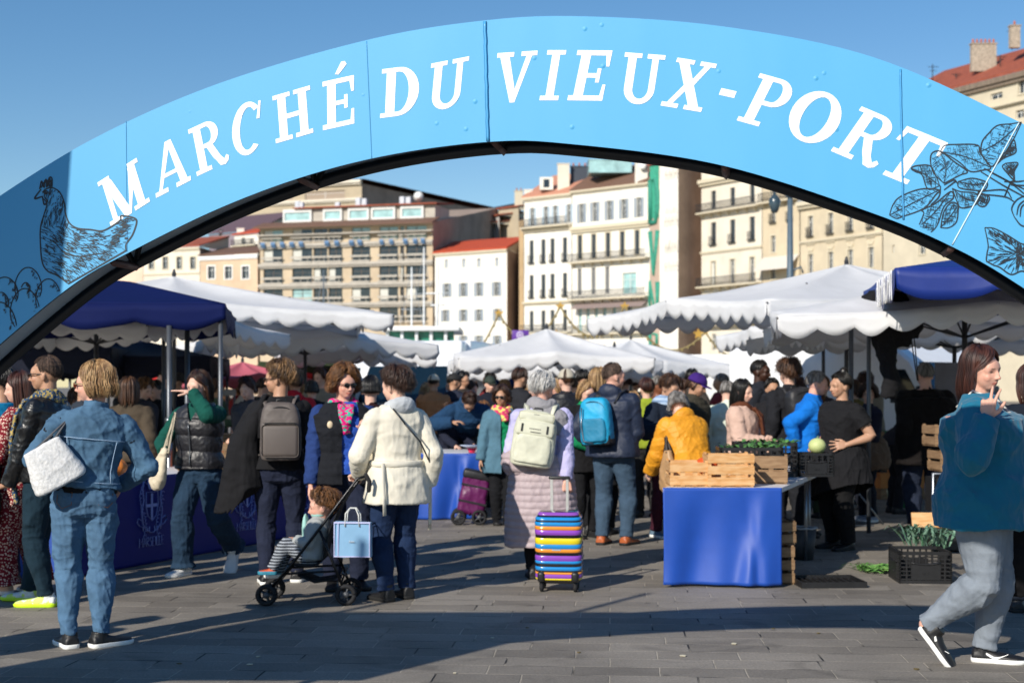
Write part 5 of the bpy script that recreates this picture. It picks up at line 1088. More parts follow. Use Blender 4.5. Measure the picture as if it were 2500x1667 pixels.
# distant heads that fill the market behind: one figure per person, small in the picture
RC = random.Random(11); tops = ['23252c','3a3430','5c5a5c','7a2c30','2c3c54','8a8478','1c1c1e','b8b0a4','4a5c48','6c4c34','a03c40','c8c4bc','2c4c6c','d0b050']
hairs = [H_DBR, H_BLK, H_BRN, H_GRY, H_BLD, H_RED]; skins = ['light','tan','pink','olive','brown']
protos = []
for i in range(12):
    p = P('t', px=-4000, d=30, H=RC.uniform(1.58, 1.78), yaw=0, head=(RC.uniform(-30,30), RC.uniform(0,15), 0), lod=3, skin=skins[i % 5], bw=RC.uniform(1, 1.25), arms=(RC.choice(['hang','front','fold','pock']), RC.choice(['hang','front','hip','fwd'])))
    p.pants('trousers', cloth('pd%d' % (i % 4), ['20263a','1b1b1f','34405a','3c3834'][i % 4])); p.top('jacket', cloth('t'+tops[i], tops[i]), hem=.5, off=.02); p.hair(hairs[i % 6], length=[0, 0, .06, 0, .10, .03][i % 6], vol=1.05, curl=.003*(i % 3)); protos.append(p)
spots = []; CNT = {}
zones = [(300,470,19,27,7),(470,690,20,28,7),(700,860,19,26,7),(990,1240,22,32,8),(1250,1460,20,32,10),(1480,1720,18,32,12),(1740,2100,19,34,14),(2100,2420,19,30,7)]
for x0, x1, d0, d1, n in zones:
    for k in range(n): spots.append((x0+(x1-x0)*(k+RC.uniform(.1, .9))/n, RC.uniform(d0, d1)))
cw = ['near the dark gazebo','by the pink parasol','by the olive awning','beside the grey truck','under the white centre tents','beside the white kiosk','under the right hand parasols','behind the long dark coat']
hn = ['dark brown hair','black hair','brown hair','grey hair','blond hair','auburn hair']
tn = ['charcoal','brown grey','mid grey','dark red','slate blue','stone','black','light beige','moss green','tan brown','red','off white','steel blue','mustard']
for j, (px, d) in enumerate(spots):
    i = j % 12; p = protos[i]; zn = next(k for k, z_ in enumerate(zones) if z_[0] <= px < z_[1]) if any(z_[0] <= px < z_[1] for z_ in zones) else 0
    r = p.root if j < 12 else copy_tree(p.root)
    r.location = (X(px, d), d, 0); r.rotation_euler = (0, 0, RC.uniform(-math.pi, math.pi)); r.scale = (1,)*3 if j < 12 else (RC.uniform(.95, 1.04),)*3
    n_ = CNT.get((i, zn), 0); CNT[i, zn] = n_+1
    r['label'] = ['','further right ','rightmost '][min(n_, 2)]+'distant shopper with %s and %s top %s' % (hn[i % 6], tn[i], cw[zn]); r['category'] = 'person'; r['group'] = 'distant shoppers with %s in %s %s' % (hn[i % 6], tn[i], cw[zn])
# ---------------- the toddler and the buggy ----------------
BG = Vector((X(775, 10.05), 10.05, 0))       # buggy origin on the ground
bug = thing('buggy', 'black folding buggy carrying a toddler, a blue paper bag on its handles', 'buggy', BG)
FR_ = mat('buggy_tube', '1b1c20', .3, metal=.6)
for sy in (-.17, .17):
    mb = MB(); mb.tube([(.38,sy,.86),(.36,sy,.90),(.30,sy,.88),(.05,sy,.55),(-.16,sy,.28),(-.30,sy,.12)], .0105, 8); mb.build('side_tube', FR_, bug)
    mb = MB(); mb.tube([(.36,sy,.905),(.385,sy,.86),(.38,sy,.80)], .016, 8, ends=True); mb.build('handle', RUBBER, bug)
    mb = MB(); mb.tube([(.04,sy,.52),(.13,sy,.30),(.22,sy,.075)], .010, 8); mb.build('rear_leg', FR_, bug)
    mb = MB(); mb.tube([(-.20,sy,.22),(.16,sy,.24)], .008, 8); mb.build('seat_rail', FR_, bug)
mb = MB(); mb.tube([(-.30,-.17,.115),(-.30,.17,.115)], .008, 8); mb.build('foot_rest', FR_, bug)
mb = MB(); mb.tube([(.19,-.17,.16),(.19,.17,.22)], .007, 6); mb.tube([(.19,.17,.16),(.19,-.17,.22)], .007, 6); mb.build('cross_brace', FR_, bug)
SEAT = mat('buggy_fabric', '17181b', .85, bump=.002, bs=60)
mb = MB(); mb.rings([[Vector((x0, sy, z0)) for sy in (-.155,-.08,0,.08,.155)]+[Vector((x0+.012, sy, z0+.012)) for sy in (.155,.08,0,-.08,-.155)] for x0, z0 in ((.24,.80),(.16,.66),(.10,.52),(.07,.40),(.05,.30),(-.02,.265),(-.12,.27),(-.20,.28))]); mb.build('seat', SEAT, bug)
mb = MB(); mb.rings([[Vector((x0, sy, z0)) for sy in (-.14,0,.14)]+[Vector((x0, sy, z0+.01)) for sy in (.14,0,-.14)] for x0, z0 in ((-.12,.20),(0,.15),(.14,.17),(.18,.22))]); mb.build('basket', SEAT, bug)
def wheel(par, c, r, w_=.022, name='wheel', axis=0):
    mb = MB(); mb.s = True; M = fr(Vector(c), axis)
    for a, b in ((-w_, w_),): mb.tube([M @ Vector((math.cos(t)*(r-.016), 0, math.sin(t)*(r-.016))) for t in np.linspace(0, 2*math.pi, 25)], .016, 8)
    o = mb.build(name, RUBBER, par); h = MB(); h.tube([M @ Vector((0,-w_*.5,0)), M @ Vector((0,w_*.5,0))], r*.30, 12)
    for k in range(5): t = k*math.pi*2/5; h.tube([M @ Vector((0,0,0)), M @ Vector((math.cos(t)*(r-.018), 0, math.sin(t)*(r-.018)))], .006, 5)
    h.build('rim', mat('wheel_grey', '4a4c50', .5), o); return o
for sy in (-.17, .17):
    for o in (-.022, .022): wheel(bug, (-.33, sy+o, .075), .075)
    mb = MB(); mb.tube([(-.30,sy,.13),(-.33,sy,.075)], .012, 8); mb.build('castor_fork', BLACKP, bug)
    wheel(bug, (.22, sy, .075), .075)
# toddler
TD = P('toddler with curly light brown hair and striped trousers sitting in the buggy', x=BG.x-.045, px=0, d=10.05, H=.88, yaw=-90, head=(8,14,0), lean=-14, lod=1, skin='pink', z=-.135, hr=1.62, bw=1.15,
       legs=((.06,-.30,.38),(-.05,-.27,.34),(0,-.3,1),(0,-.3,1)), arms=('front','front'))
STR = cloth('striped_leggings', '9aa0a8', kind='stripes', col2='2c3038', sc=15)
TD.pants('striped_trousers', STR, r=(.066,.052,.044)); TD.top('grey_pullover', cloth('baby_grey', '9ca0a0'), hem=.50, off=.03, so=.022); TD.hair(H_GOLD, length=0, vol=1.10, curl=.011, n=380)
mb = MB(); mb.ell(TD.T((0,-.10,.72)), (.07,.025,.11), 14, 10); mb.ell(TD.T((0,-.03,.86)), (.055,.055,.03), 14, 8); mb.build('mint_bib', cloth('mint', '9cc8c0'), TD.root)
TD.shoe(0, mat('orange_shoe', 'c0502c', .6), mat('teal_sole', '2c7c94', .6), L=.15); TD.shoe(1, mat('teal_shoe', '20748c', .6), SOLEW, L=.15)
# paper bag
PB = thing('paper_bag', 'pale blue paper carrier bag hanging from the buggy handle', 'bag', (X(862, 9.85), 9.85, .345), math.radians(-4))
BB_ = mat('pale_blue_paper', '7ba6c8', .55, var=.05, bump=.002, bs=9); BE = mat('bag_edge', 'b8bce0', .5)
mb = MB(); R = []
for z, k in ((0,1),(.12,1.0),(.24,.98)): R.append([Vector((x*k, y*k*(1-z), z+.004*math.sin(x*30))) for x, y in ((-.125,-.04),(-.06,-.043),(.06,-.041),(.125,-.04),(.128,.04),(0,.036),(-.128,.04))])
mb.rings(R, smooth=False); mb.build('bag_body', BB_, PB)
mb = MB(); mb.box((-.127,-.0425,.232),(.127,-.0412,.243)); mb.box((-.127,-.0452,.0),(.127,-.0442,.008)); mb.box((-.100,-.0452,.004),(-.094,-.0440,.235)); mb.box((-.127,-.0448,.0),(-.121,-.0438,.235)); mb.box((.119,-.0448,.0),(.125,-.0438,.235)); mb.build('white_edging', BE, PB)
for y in (-.04, .04): mb = MB(); mb.tube([(-.05,y,.21),(-.045,y,.30),(-.02,y*.4,.335),(.02,y*.4,.335),(.045,y,.29),(.05,y,.21)], .0045, 6); mb.build('handle', mat('white_cord', 'd8d8d4', .8), PB)
mb = MB(); R2 = random.Random(4); x = -.02
for k in range(6): mb.tube([(x,-.0465,.10),(x+.004,-.0465,.112+.008*(k == 0)),(x+.006,-.0465,.100)], .0012, 4); x += .0065
mb.build('script_logo', WHITEP, PB)

# ---------------- striped suitcase ----------------
SU = thing('suitcase', 'cabin suitcase with bright horizontal stripes of blue, purple, yellow, orange and black', 'suitcase', (X(1366, 10.62), 10.62, 0), math.radians(-7))
Mx = Matrix.Rotation(math.radians(5), 4, 'X'); cols = {'v': '8a4cb0', 'b': '1c84c8', 'k': '1c1a1c', 'o': 'e08c28', 'y': 'e0cc20', 'p': '8844b4'}
order = [('v',.02),('k',.012),('b',.022),('k',.012),('b',.030),('o',.028),('p',.036),('k',.022),('y',.046),('b',.034),('o',.026),('k',.022),('p',.040),('b',.020),('k',.022),('b',.028),('k',.012),('o',.016),('p',.030),('y',.014),('k',.028)]
tot = sum(h for _, h in order); z = .60; wS, dS = .172, .115
def sec(z_):
    t = (z_-.07)/(.60-.07); k = 1-.20*max(0, (t-.86)/.14)**2.2-.12*max(0, (.10-t)/.10)**2; kd = 1-.42*max(0, (t-.85)/.15)**2-.25*max(0, (.10-t)/.10)**2
    return [Mx @ Vector((math.copysign(abs(math.cos(a))**.38, math.cos(a))*wS*k, math.copysign(abs(math.sin(a))**.42, math.sin(a))*dS*kd, z_)) for a in np.linspace(0, 2*math.pi, 41)[:-1]]
shell = MB(); mats_ = []; keyi = {}
for c, h in order:
    h *= .53/tot
    if c not in keyi: keyi[c] = len(mats_); mats_.append(mat('case_'+c, cols[c], .18, coat=.8, var=.03))
    shell.m = keyi[c]; ridge = .004 if c != 'k' else 0
    q = [sec(z-h*t) for t in (0,.2,.5,.8,1)]; 
    for i, rr in enumerate((0,1,1,1,0)): q[i] = [p_*1 for p_ in q[i]]; q[i] = [Vector((p_.x*(1+rr*ridge/.17), p_.y*(1+rr*ridge/.11), p_.z)) for p_ in q[i]]
    shell.rings(q[::-1], cap=False); z -= h
shell.m = keyi['k']; shell.rings([sec(.0701), sec(.0702)]); shell.rings([sec(.599), [v*1.0-Vector((0,0,.0)) for v in sec(.6)]])
shell.build('shell', mats_, SU)
mb = MB(); mb.rings([[Vector((p_.x*1.012, p_.y*.10, p_.z)) for p_ in sec(zz)] for zz in np.linspace(.075, .595, 12)]); mb.build('side_zip', BLACKP, SU)
for sx in (-.058, .058):
    mb = MB(); mb.box((sx-.010,.055,.58),(sx+.010,.075,.83), Mx); mb.build('pull_tube', mat('pull_alu', 'dcdcd8', .3, metal=.5), SU)
mb = MB(); mb.rbox((-.080,.050,.825),(.080,.082,.85), .010, Mx); mb.build('pull_grip', BLACKP, SU)
for sx in (-.125, .125):
    for sy in (-.085, .085):
        o = wheel(SU, (sx, sy, .034), .034, .03, axis=math.pi/2); mb = MB(); mb.tube([(sx,sy,.035),(sx,sy,.075)], .018, 10); mb.build('wheel_housing', BLACKP, SU)
    mb = MB(); mb.rbox((sx-.028,-.132,.085),(sx+.028,-.085,.165), .02, Mx); mb.build('corner_guard', BLACKP, SU)
mb = MB(); 
for k in range(5): mb.box((-.04+k*.013,-.1245,.325),(-.032+k*.013,-.1235,.335), Mx)
mb.build('maker_plate', mat('plate_blue', '9ac8e0', .3), SU)

# ---------------- purple shopping trolley ----------------
TR = thing('shopping_trolley', 'wine purple wheeled shopping trolley pulled by the woman in the cardigan', 'trolley', (X(1142, 15.7), 15.7, 0), 0)
Mt = Matrix.Rotation(math.radians(12), 4, 'Y')
PUR = mat('wine_nylon', '5c1450', .45, bump=.01, bs=9); mb = MB(); mb.rbox((-.15,-.11,.10),(.15,.11,.56), .05, Mt); me = remesh(mb, .012, 1); sag(me, .012, 9, 2); link('bag_body', me, TR, PUR)
mb = MB(); mb.rbox((-.165,-.125,.50),(.165,.125,.60), .03, Mt); mb.build('flap', mat('black_nylon4', '1a1a1e', .5, bump=.004, bs=12), TR)
mb = MB(); 
for zz in (.24, .42): mb.box((-.156,-.116,zz),(.156,.116,zz+.02), Mt)
mb.build('binding', BLACKP, TR)
mb = MB(); mb.tube([Mt @ Vector(p_) for p_ in ((.0,-.09,.1),(.10,-.09,.62),(.16,-.06,.80),(.16,.06,.80),(.10,.09,.62),(.0,.09,.1))], .010, 6); mb.build('frame', FR_, TR)
for sy in (-.15, .15): wheel(TR, (-.10, sy, .085), .085)
for sy in (-.15, .15): wheel(TR, (.13, sy, .085), .085)

# ---------------- market tables and their cloths ----------------
BLUEC = mat('blue_vinyl_cloth', '1848a4', .5, bump=.0015, bs=6, var=.05, coat=.05); BLUED = mat('deep_blue_cloth', '051778', .55, bump=.001, bs=8, var=.05)
TOPW = mat('table_top_white', 'd4d4d8', .45)
def table(name, label, A, B, depth, h=.75, legs=True):
    """folding table whose front edge runs from A to B on the ground, reaching back by depth"""
    A, B = Vector((*A, 0)), Vector((*B, 0)); u = (B-A); L_ = u.length; u.normalize(); ang = math.atan2(u.y, u.x)
    r = thing(name, label, 'table', A, ang); mb = MB(); mb.rbox((0,0,h-.035),(L_,depth,h), .008); mb.build('table_top', TOPW, r)
    if legs:
        for x, y in ((.10,.08),(L_-.10,.08),(.10,depth-.08),(L_-.10,depth-.08)): mb = MB(); mb.tube([(x,y,.0),(x,y,h-.035)], .015, 8); mb.build('leg', STEEL, r)
    return r, L_
def drape(label, r, L_, h, m, side=None, amp=.02, seed=1, y0=-.012, drop=.0, x0=0, name='table_cloth', flare=.03, corner=0):
    """cloth hanging down the front of a table"""
    nx, nz_ = 70, 30; vs = []; fs = []
    for j in range(nz_+1):
        t = j/nz_
        for i in range(nx+1):
            s_ = i/nx; x = x0+L_*s_; z = h-.004-(h-.012-drop)*t
            f = amp*t**.8*(math.sin(s_*7+seed)*.5+math.sin(s_*17+seed*2.3+t*1.5)*.35+math.sin(s_*3.1+t*3+seed)*.6)
            f += corner*math.exp(-((s_-.86+.18*t)/.07)**2)*t*(1-t*.4)*1.2-corner*.6*math.exp(-((s_-.70-.1*t)/.05)**2)*t
            vs.append((x+.01*math.sin(t*3+s_*9)*t, y0-abs(flare)*t-f, z))
    for j in range(nz_):
        for i in range(nx): a = j*(nx+1)+i; fs.append((a, a+1, a+nx+2, a+nx+1))
    mb = MB(); mb.add(vs, fs, True); n = len(vs); o = mb.build(name, m, None, label, 'tablecloth', recalc=False)
    so_ = o.modifiers.new('s', 'SOLIDIFY'); so_.thickness = .003; o.matrix_basis = r.matrix_basis; return o
# the table on the right with the crates
tA = (X(1618, 10.80), 10.80); tB = (X(1908, 10.80), 10.80)
u = Vector((.70, 1.95)).normalized()
rt = thing('market_table', 'long white market table with crates, its end towards us under a blue cloth', 'table', (tA[0], tA[1], 0)); wT = tB[0]-tA[0]; sk = u.x/u.y
mb = MB()
mb.prism([(0,0,.715),(wT,0,.715),(wT+sk*1.85,1.85,.715),(sk*1.85,1.85,.715)], (0,0,.035)); mb.build('table_top', TOPW, rt)
for x, y in ((.08,.10),(wT-.05,.12),(sk*1.6+.08,1.6),(sk*1.6+wT-.06,1.6)): mb = MB(); mb.tube([(x,y,0),(x,y,.715)], .015, 8); mb.build('leg', STEEL, rt)
rt2 = thing('market_table', 'white folding table continuing behind the long market table', 'table', (tA[0]+sk*1.9, tA[1]+1.9, 0))
mb = MB(); mb.prism([(0,0,.715),(wT,0,.715),(wT+sk*1.2,1.2,.715),(sk*1.2,1.2,.715)], (0,0,.035)); mb.build('table_top', TOPW, rt2)
for x, y in ((.1,.10),(wT-.05,.12),(sk*1.0+.08,1.0),(sk*1.0+wT-.06,1.0)): mb = MB(); mb.tube([(x,y,0),(x,y,.715)], .015, 8); mb.build('leg', STEEL, rt2)
drape('bright blue cloth hanging to the ground over the near end of the market table', rt, wT, .757, BLUEC, amp=.05, seed=2.2, flare=.02, corner=.05, drop=.012)
# long left side cloth of the right hand table (in the shade of the near end)
# the counter on the left with the town's crest
cA, cB = (-3.50, 11.25), (-1.95, 14.9)
cn, cl = table('market_counter', 'long market counter running back on the left under a navy cloth with crests', cA, cB, .8)
co_ = drape('navy cloth with pale town crests hanging on the long left counter', cn, cl, .757, BLUED, amp=.008, seed=4, flare=.01)
EMB = mat('crest_print', '98a4e0', .6, var=.1)
def crest(x0, par, s=1.0):
    """town crest printed on the cloth: mural crown, shield with a cross, scrolls and the word under it"""
    mb = MB(); Y = -.034; 
    def T2(P_, k=0): mb.prism([(x0+x*s, Y-.0002*k, .44+z*s) for x, z in P_], (0,-.0008,0))
    def T3(pts, r): mb.tube([(x0+x*s, Y-.001, .44+z*s) for x, z in pts], r*s, 5, flat=.3)
    T2([(-.045,.20),(.045,.20),(.055,.25),(-.055,.25)])
    for k in range(3): x = -.04+k*.04; T2([(x-.014,.252),(x+.014,.252),(x+.016,.29),(x-.016,.29)], 1)
    T2([(-.03,.18),(.03,.18),(.045,.198),(-.045,.198)], 2)
    sh = [(-.07,.16),(.07,.16),(.075,.06),(.05,-.02),(0,-.06),(-.05,-.02),(-.075,.06),(-.07,.16)]; T3(sh, .006)
    T2([(-.012,.15),(.012,.15),(.012,-.05),(-.012,-.05)]); T2([(-.065,.07),(-.014,.07),(-.014,.046),(-.068,.046)]); T2([(.014,.07),(.065,.07),(.068,.046),(.014,.046)])
    R3 = random.Random(int(x0*100))
    for sg in (-1, 1):
        for k in range(15):
            a = k/14; cx_, cz_ = sg*(.10+.035*math.sin(a*6)), .22-.40*a*1.0; r = .014+.010*R3.random()
            T3([(cx_+math.cos(t)*r*(1-t/9), cz_+math.sin(t)*r*1.3*(1-t/9)) for t in np.linspace(R3.uniform(0, 2), 5.5, 8)], .0042)
        T3([(sg*.06,.22),(sg*.10,.25),(sg*.115,.19),(sg*.10,.10),(sg*.125,.02),(sg*.11,-.08),(sg*.06,-.13),(0,-.15)], .008)
        T3([(sg*.125,-.05),(sg*.165,-.03),(sg*.18,-.06),(sg*.15,-.09),(sg*.10,-.10)], .007)
        for k in range(4): T3([(sg*(.03+k*.025), -.10-.01*k), (sg*(.035+k*.025), -.135+.012*k), (sg*(.02+k*.025), -.15+.014*k)], .006)
    g5 = {'M': [[(0,0),(0,1),(.35,.35),(.7,1),(.7,0)]], 'A': [[(0,0),(.3,1),(.6,0)],[(.12,.35),(.48,.35)]], 'R': [[(0,0),(0,1),(.4,.95),(.42,.6),(0,.5),(.5,0)]], 'S': [[(.45,.9),(.2,1),(0,.78),(.4,.4),(.4,.1),(.15,0),(0,.12)]],
          'E': [[(.45,1),(0,1),(0,0),(.45,0)],[(0,.52),(.35,.52)]], 'I': [[(.05,0),(.05,1)]], 'L': [[(0,1),(0,0),(.42,0)]]}
    adv = {'M': .9, 'A': .72, 'R': .66, 'S': .62, 'E': .62, 'I': .26, 'L': .56}; x = -sum(adv[c] for c in 'MARSEILLE')*.055/2
    for c in 'MARSEILLE':
        for L_ in g5[c]: T3([(x+px_*.055, -.25+pz*.068) for px_, pz in L_], .0045)
        x += adv[c]*.055
    return mb.build('printed_crest', EMB, par)
for x0 in (1.0, 2.45, 3.5): crest(x0, co_, 1.12)
# lit end of the counter at the left edge
ce = thing('side_table', 'table end under a bright blue cloth at the left edge', 'table', (-4.75, 11.22, 0)); mb = MB(); mb.rbox((0,0,.715),(1.2,.8,.75), .008); mb.build('table_top', TOPW, ce)
for x, y in ((.1,.08),(1.1,.08),(.1,.7),(1.1,.7)): mb = MB(); mb.tube([(x,y,0),(x,y,.715)], .015, 8); mb.build('leg', STEEL, ce)
drape('bright blue cloth on the side table at the left edge', ce, 1.2, .757, BLUEC, amp=.012, seed=3)
# blue table in the middle distance
mA, mB_ = (X(1010, 16.2), 16.2), (X(1172, 15.4+.8), 16.2)
mt, ml = table('market_table', 'small blue covered table beside the purple trolley', (X(985, 16.2), 16.2), (X(1172, 16.2), 16.2), 1.2)
drape('bright blue cloth with sharp folds on the table beside the purple trolley', mt, ml, .757, BLUEC, amp=.05, seed=5.2, flare=.02, corner=.12)
bw_ = thing('bowl', 'pink and white paper cornet on the small blue table', 'bowl', (X(1152, 16.3), 16.3, .755)); mb = MB(); mb.rings([[(math.cos(a)*r, math.sin(a)*r, z) for a in np.linspace(0, 2*math.pi, 17)[:-1]] for z, r in ((0,.03),(.06,.06))]); mb.build('cup', mat('hot_pink', 'e02858', .5), bw_)
mb = MB(); mb.rings([[(math.cos(a)*r, math.sin(a)*r, z) for a in np.linspace(0, 2*math.pi, 17)[:-1]] for z, r in ((.06,.062),(.085,.14),(.09,.14),(.07,.06))]); mb.build('rim', mat('pale_blue_rim', 'c0cce4', .5), bw_)

# ---------------- crates and vegetables ----------------
WOOD = mat('poplar', 'd8ae7c', .7, bump=.0015, bs=30, kind='streak', col2='c08c54', sc=8, stretch=(1,1,6), var=.08); WOODD = mat('poplar_weathered', '9a7c5c', .75, bump=.002, bs=30, kind='streak', col2='7c6044', sc=8, stretch=(1,1,6))
def wood_crate(label, loc, rz, w_=.40, d=.30, h=.20, rows=2, m=WOOD, group=None):
    r = thing('wooden_crate', label, 'crate', loc, rz, group); t = .006; R5 = random.Random(int(abs(loc[0])*999))
    for side in ('front', 'back', 'left', 'right'):
        mb = MB(); bh = h/rows*.74
        for k in range(rows):
            z0 = h*k/rows+.005+(h/rows-bh)*.3; z1 = z0+bh
            if side in ('front', 'back'): y = -t if side == 'front' else d; mb.box((0,y,z0),(w_,y+t,z1))
            else: x = -t if side == 'left' else w_; mb.box((x,-t,z0),(x+t,d+t,z1))
        mb.build('slat_side', m, r)
    for x, y in ((.0,.0),(w_-.022,.0),(.0,d-.022),(w_-.022,d-.022)):
        mb = MB(); mb.box((x,y,0),(x+.022,y+.022,h)); mb.build('corner_post', m, r)
    mb = MB()
    for x in (w_*.33, w_*.66): mb.box((x-.018,.0,.004),(x+.018,.008,h-.004))
    mb.build('cross_batten', m, r)
    mb = MB(); 
    for k in range(5): mb.box((.002,d*k/5+.006,.0),(w_-.002,d*(k+1)/5-.006,.005))
    mb.build('floor_boards', m, r); return r
def plastic_crate(label, loc, rz, w_=.56, d=.38, h=.26, m=None):
    m = m or mat('crate_black', '1b1b1d', .5, var=.3, vs=20); r = thing('plastic_crate', label, 'crate', loc, rz); t = .012
    def wall(L_, M, handle):
        mb = MB(); rows, cols_ = 6, int(L_/.045)
        mb.box((0,0,0),(L_,t,h*.10), M); mb.box((0,0,h*.90),(L_,t+.012,h), M)
        for k in range(cols_+1): x = (L_-.012)*k/cols_; mb.box((x,0,h*.10),(x+.012,t,h*.90), M)
        x0, x1 = L_*.22, L_*.78; mb.box((x0,-.004,h*.12),(x1,t,h*.60), M)
        for k in range(rows): z = h*(.12+.76*k/rows); mb.box((0,.002,z),(x0,t-.002,z+.010), M); mb.box((x1,.002,z),(L_,t-.002,z+.010), M)
        mb.tube([M @ Vector((x0+(x1-x0)*q, -.004, h*(.66-.06*math.sin(math.pi*q)))) for q in np.linspace(0, 1, 9)], .007, 6)
        for q in (.46, .54): mb.box((L_*q-.007,-.010,h*.30),(L_*q+.007,-.004,h*.36), M)
        return mb.build('side', m, r)
    wall(w_, fr((0,0,0)), True); wall(w_, fr((w_,d,0), math.pi), True); wall(d, fr((w_,0,0), math.pi/2), False); wall(d, fr((0,d,0), -math.pi/2), False)
    mb = MB(); mb.box((t,t,.004),(w_-t,d-t,.012)); mb.build('floor', m, r); return r
tz = .752
def onT(x, y): return (tA[0]+x+sk*y, tA[1]+y, tz)
wood_crate('wooden crate with three gaps at the left end of the market table', onT(.035,.10), 0, .285, .36, .20)
wood_crate('taller pale wooden crate in front of the black crates on the market table', onT(.33,.08), 0, .345, .30, .255, 3)
wood_crate('darker wooden crate with an orange vegetable behind the tall pale crate', onT(.50,.46), -.2, .36, .30, .22, 2, WOODD)
plastic_crate('black plastic crate of green leaves on the market table, nearer one', onT(.26,.80), -.05, .52, .36, .27)
plastic_crate('black plastic crate of herbs on the market table, further back', onT(.30,1.27), -.05, .52, .36, .29)
plastic_crate('small black crate under the cabbage at the far end of the table', onT(.84,1.27), .05, .3, .3, .20)
LEAF = mat('veg_leaf', '2c5c2c', .6, kind='streak', col2='5c8c44', sc=20); LEEK = mat('leek_green', '7c9c88', .55, kind='streak', col2='3c6448', sc=20); GRASSG = mat('cut_tops', '3f7a30', .7, kind='streak', col2='7ca858', sc=20)
def leaves_pile(name, label, cat, loc, sx, sy, n, m, up=.10, ln=.10, seed=1, w_=.018):
    R6 = random.Random(seed); mb = MB()
    for k in range(n):
        p0 = Vector((R6.uniform(-sx, sx), R6.uniform(-sy, sy), R6.uniform(0, .03))); a = R6.uniform(0, 6.28); l = ln*R6.uniform(.5, 1.3); dv = Vector((math.cos(a), math.sin(a), 0)); sv = Vector((-dv.y, dv.x, 0)); L_, Rr = [], []
        for t in (0,.25,.5,.75,1): c = p0+dv*l*t+Vector((0,0,up*math.sin(t*2.2)*R6.uniform(.7, 1.1))); ww = w_*math.sin(math.pi*(.12+.85*t)); L_.append(c+sv*ww+Vector((0,0,.004))); Rr.append(c-sv*ww)
        mb.add(L_+Rr, [(i, i+1, 6+i, 5+i) for i in range(4)], True)
    return mb.build(name, m, None, label, cat, recalc=False, kind=None) if not isinstance(loc, bpy.types.Object) else mb.build(name, m, loc, recalc=False)
o = leaves_pile('salad_leaves', 'dark green leaves rising out of the nearer black crate', 'vegetables', None, .24, .16, 45, LEAF, .03, .09, 3); o.location = Vector(onT(.50,.98))+Vector((0,0,.24))
o = leaves_pile('herb_leaves', 'green herbs along the top of the further black crate', 'vegetables', None, .24, .16, 45, LEAF, .03, .08, 5); o.location = Vector(onT(.54,1.45))+Vector((0,0,.26))
def veg(name, label, cat, loc, r, m, sq=.9, ribs=0):
    mb = MB(); R = []
    for i in range(15):
        th = math.pi*(.03+.94*i/14); R.append([Vector((math.cos(a)*math.sin(th)*r*(1+ribs*math.cos(a*9)), math.sin(a)*math.sin(th)*r*(1+ribs*math.cos(a*9)), -math.cos(th)*r*sq+r*sq)) for a in np.linspace(0, 2*math.pi, 37)[:-1]])
    mb.rings(R); 
    root = thing(name, label, cat, loc); mb.build('flesh', m, root); s_ = MB(); s_.tube([(0,0,r*sq*1.9),(r*.05,0,r*sq*2.1),(r*.15,0,r*sq*2.25)], [r*.14, r*.09, r*.10], 7); s_.build('stalk', LEEK, root); return root
CAB = mat('cabbage', 'c4cc8c', .6, kind='streak', col2='a8b474', sc=9)
veg('cabbage', 'round pale green cabbage on top of the small black crate', 'cabbage', Vector(onT(.97,1.40))+Vector((0,0,.19)), .075, CAB, .9)
veg('orange_squash', 'orange vegetable showing above the left wooden crate', 'squash', Vector(onT(.24,.42))+Vector((0,0,.08)), .09, mat('orange_veg', 'd8541c', .45), .75, .02)
ORP = mat('pumpkin', 'd07c34', .45, var=.15)
def onC(x, y): M = cn.matrix_basis; return M @ Vector((x, y, .752))
veg('pumpkin', 'larger orange pumpkin on the left counter beside the green sheet', 'pumpkin', onC(.62,.22), .105, ORP, .78, .04)
veg('pumpkin', 'second orange pumpkin on the left counter, next to the cream tote bag', 'pumpkin', onC(.92,.28), .095, ORP, .8, .04)
gs = thing('produce_bag', 'green plastic sack standing behind the pumpkins', 'sack', onC(.85,.55)); mb = MB(); mb.rings([[(math.cos(a)*r, math.sin(a)*r*.6, z) for a in np.linspace(0, 2*math.pi, 17)[:-1]] for z, r in ((0,.09),(.1,.11),(.22,.10),(.26,.12))]); me = remesh(mb, .012, 1); sag(me, .015, 14, 2); link('sack', me, gs, mat('green_plastic', '147030', .4))
wood_crate('brown crate standing on the left counter behind the padded vest', onC(1.75,.25), .25, .45, .32, .24, 3, WOODD)
cb = thing('produce_box', 'orange cardboard box on the left counter', 'box', onC(2.2,.5), .3); mb = MB(); mb.box((0,0,0),(.4,.3,.008)); mb.box((0,-.006,0),(.4,0,.22)); mb.box((0,.3,0),(.4,.306,.22)); mb.box((-.006,0,0),(0,.3,.22)); mb.box((.4,0,0),(.406,.3,.22)); mb.build('carton', mat('orange_card', 'b04c18', .7), cb)
o = leaves_pile('salad_leaves', 'green salad heaped on the left counter by the black shawl', 'vegetables', None, .22, .16, 90, GRASSG, .07, .12, 8); o.location = onC(2.75,.35)
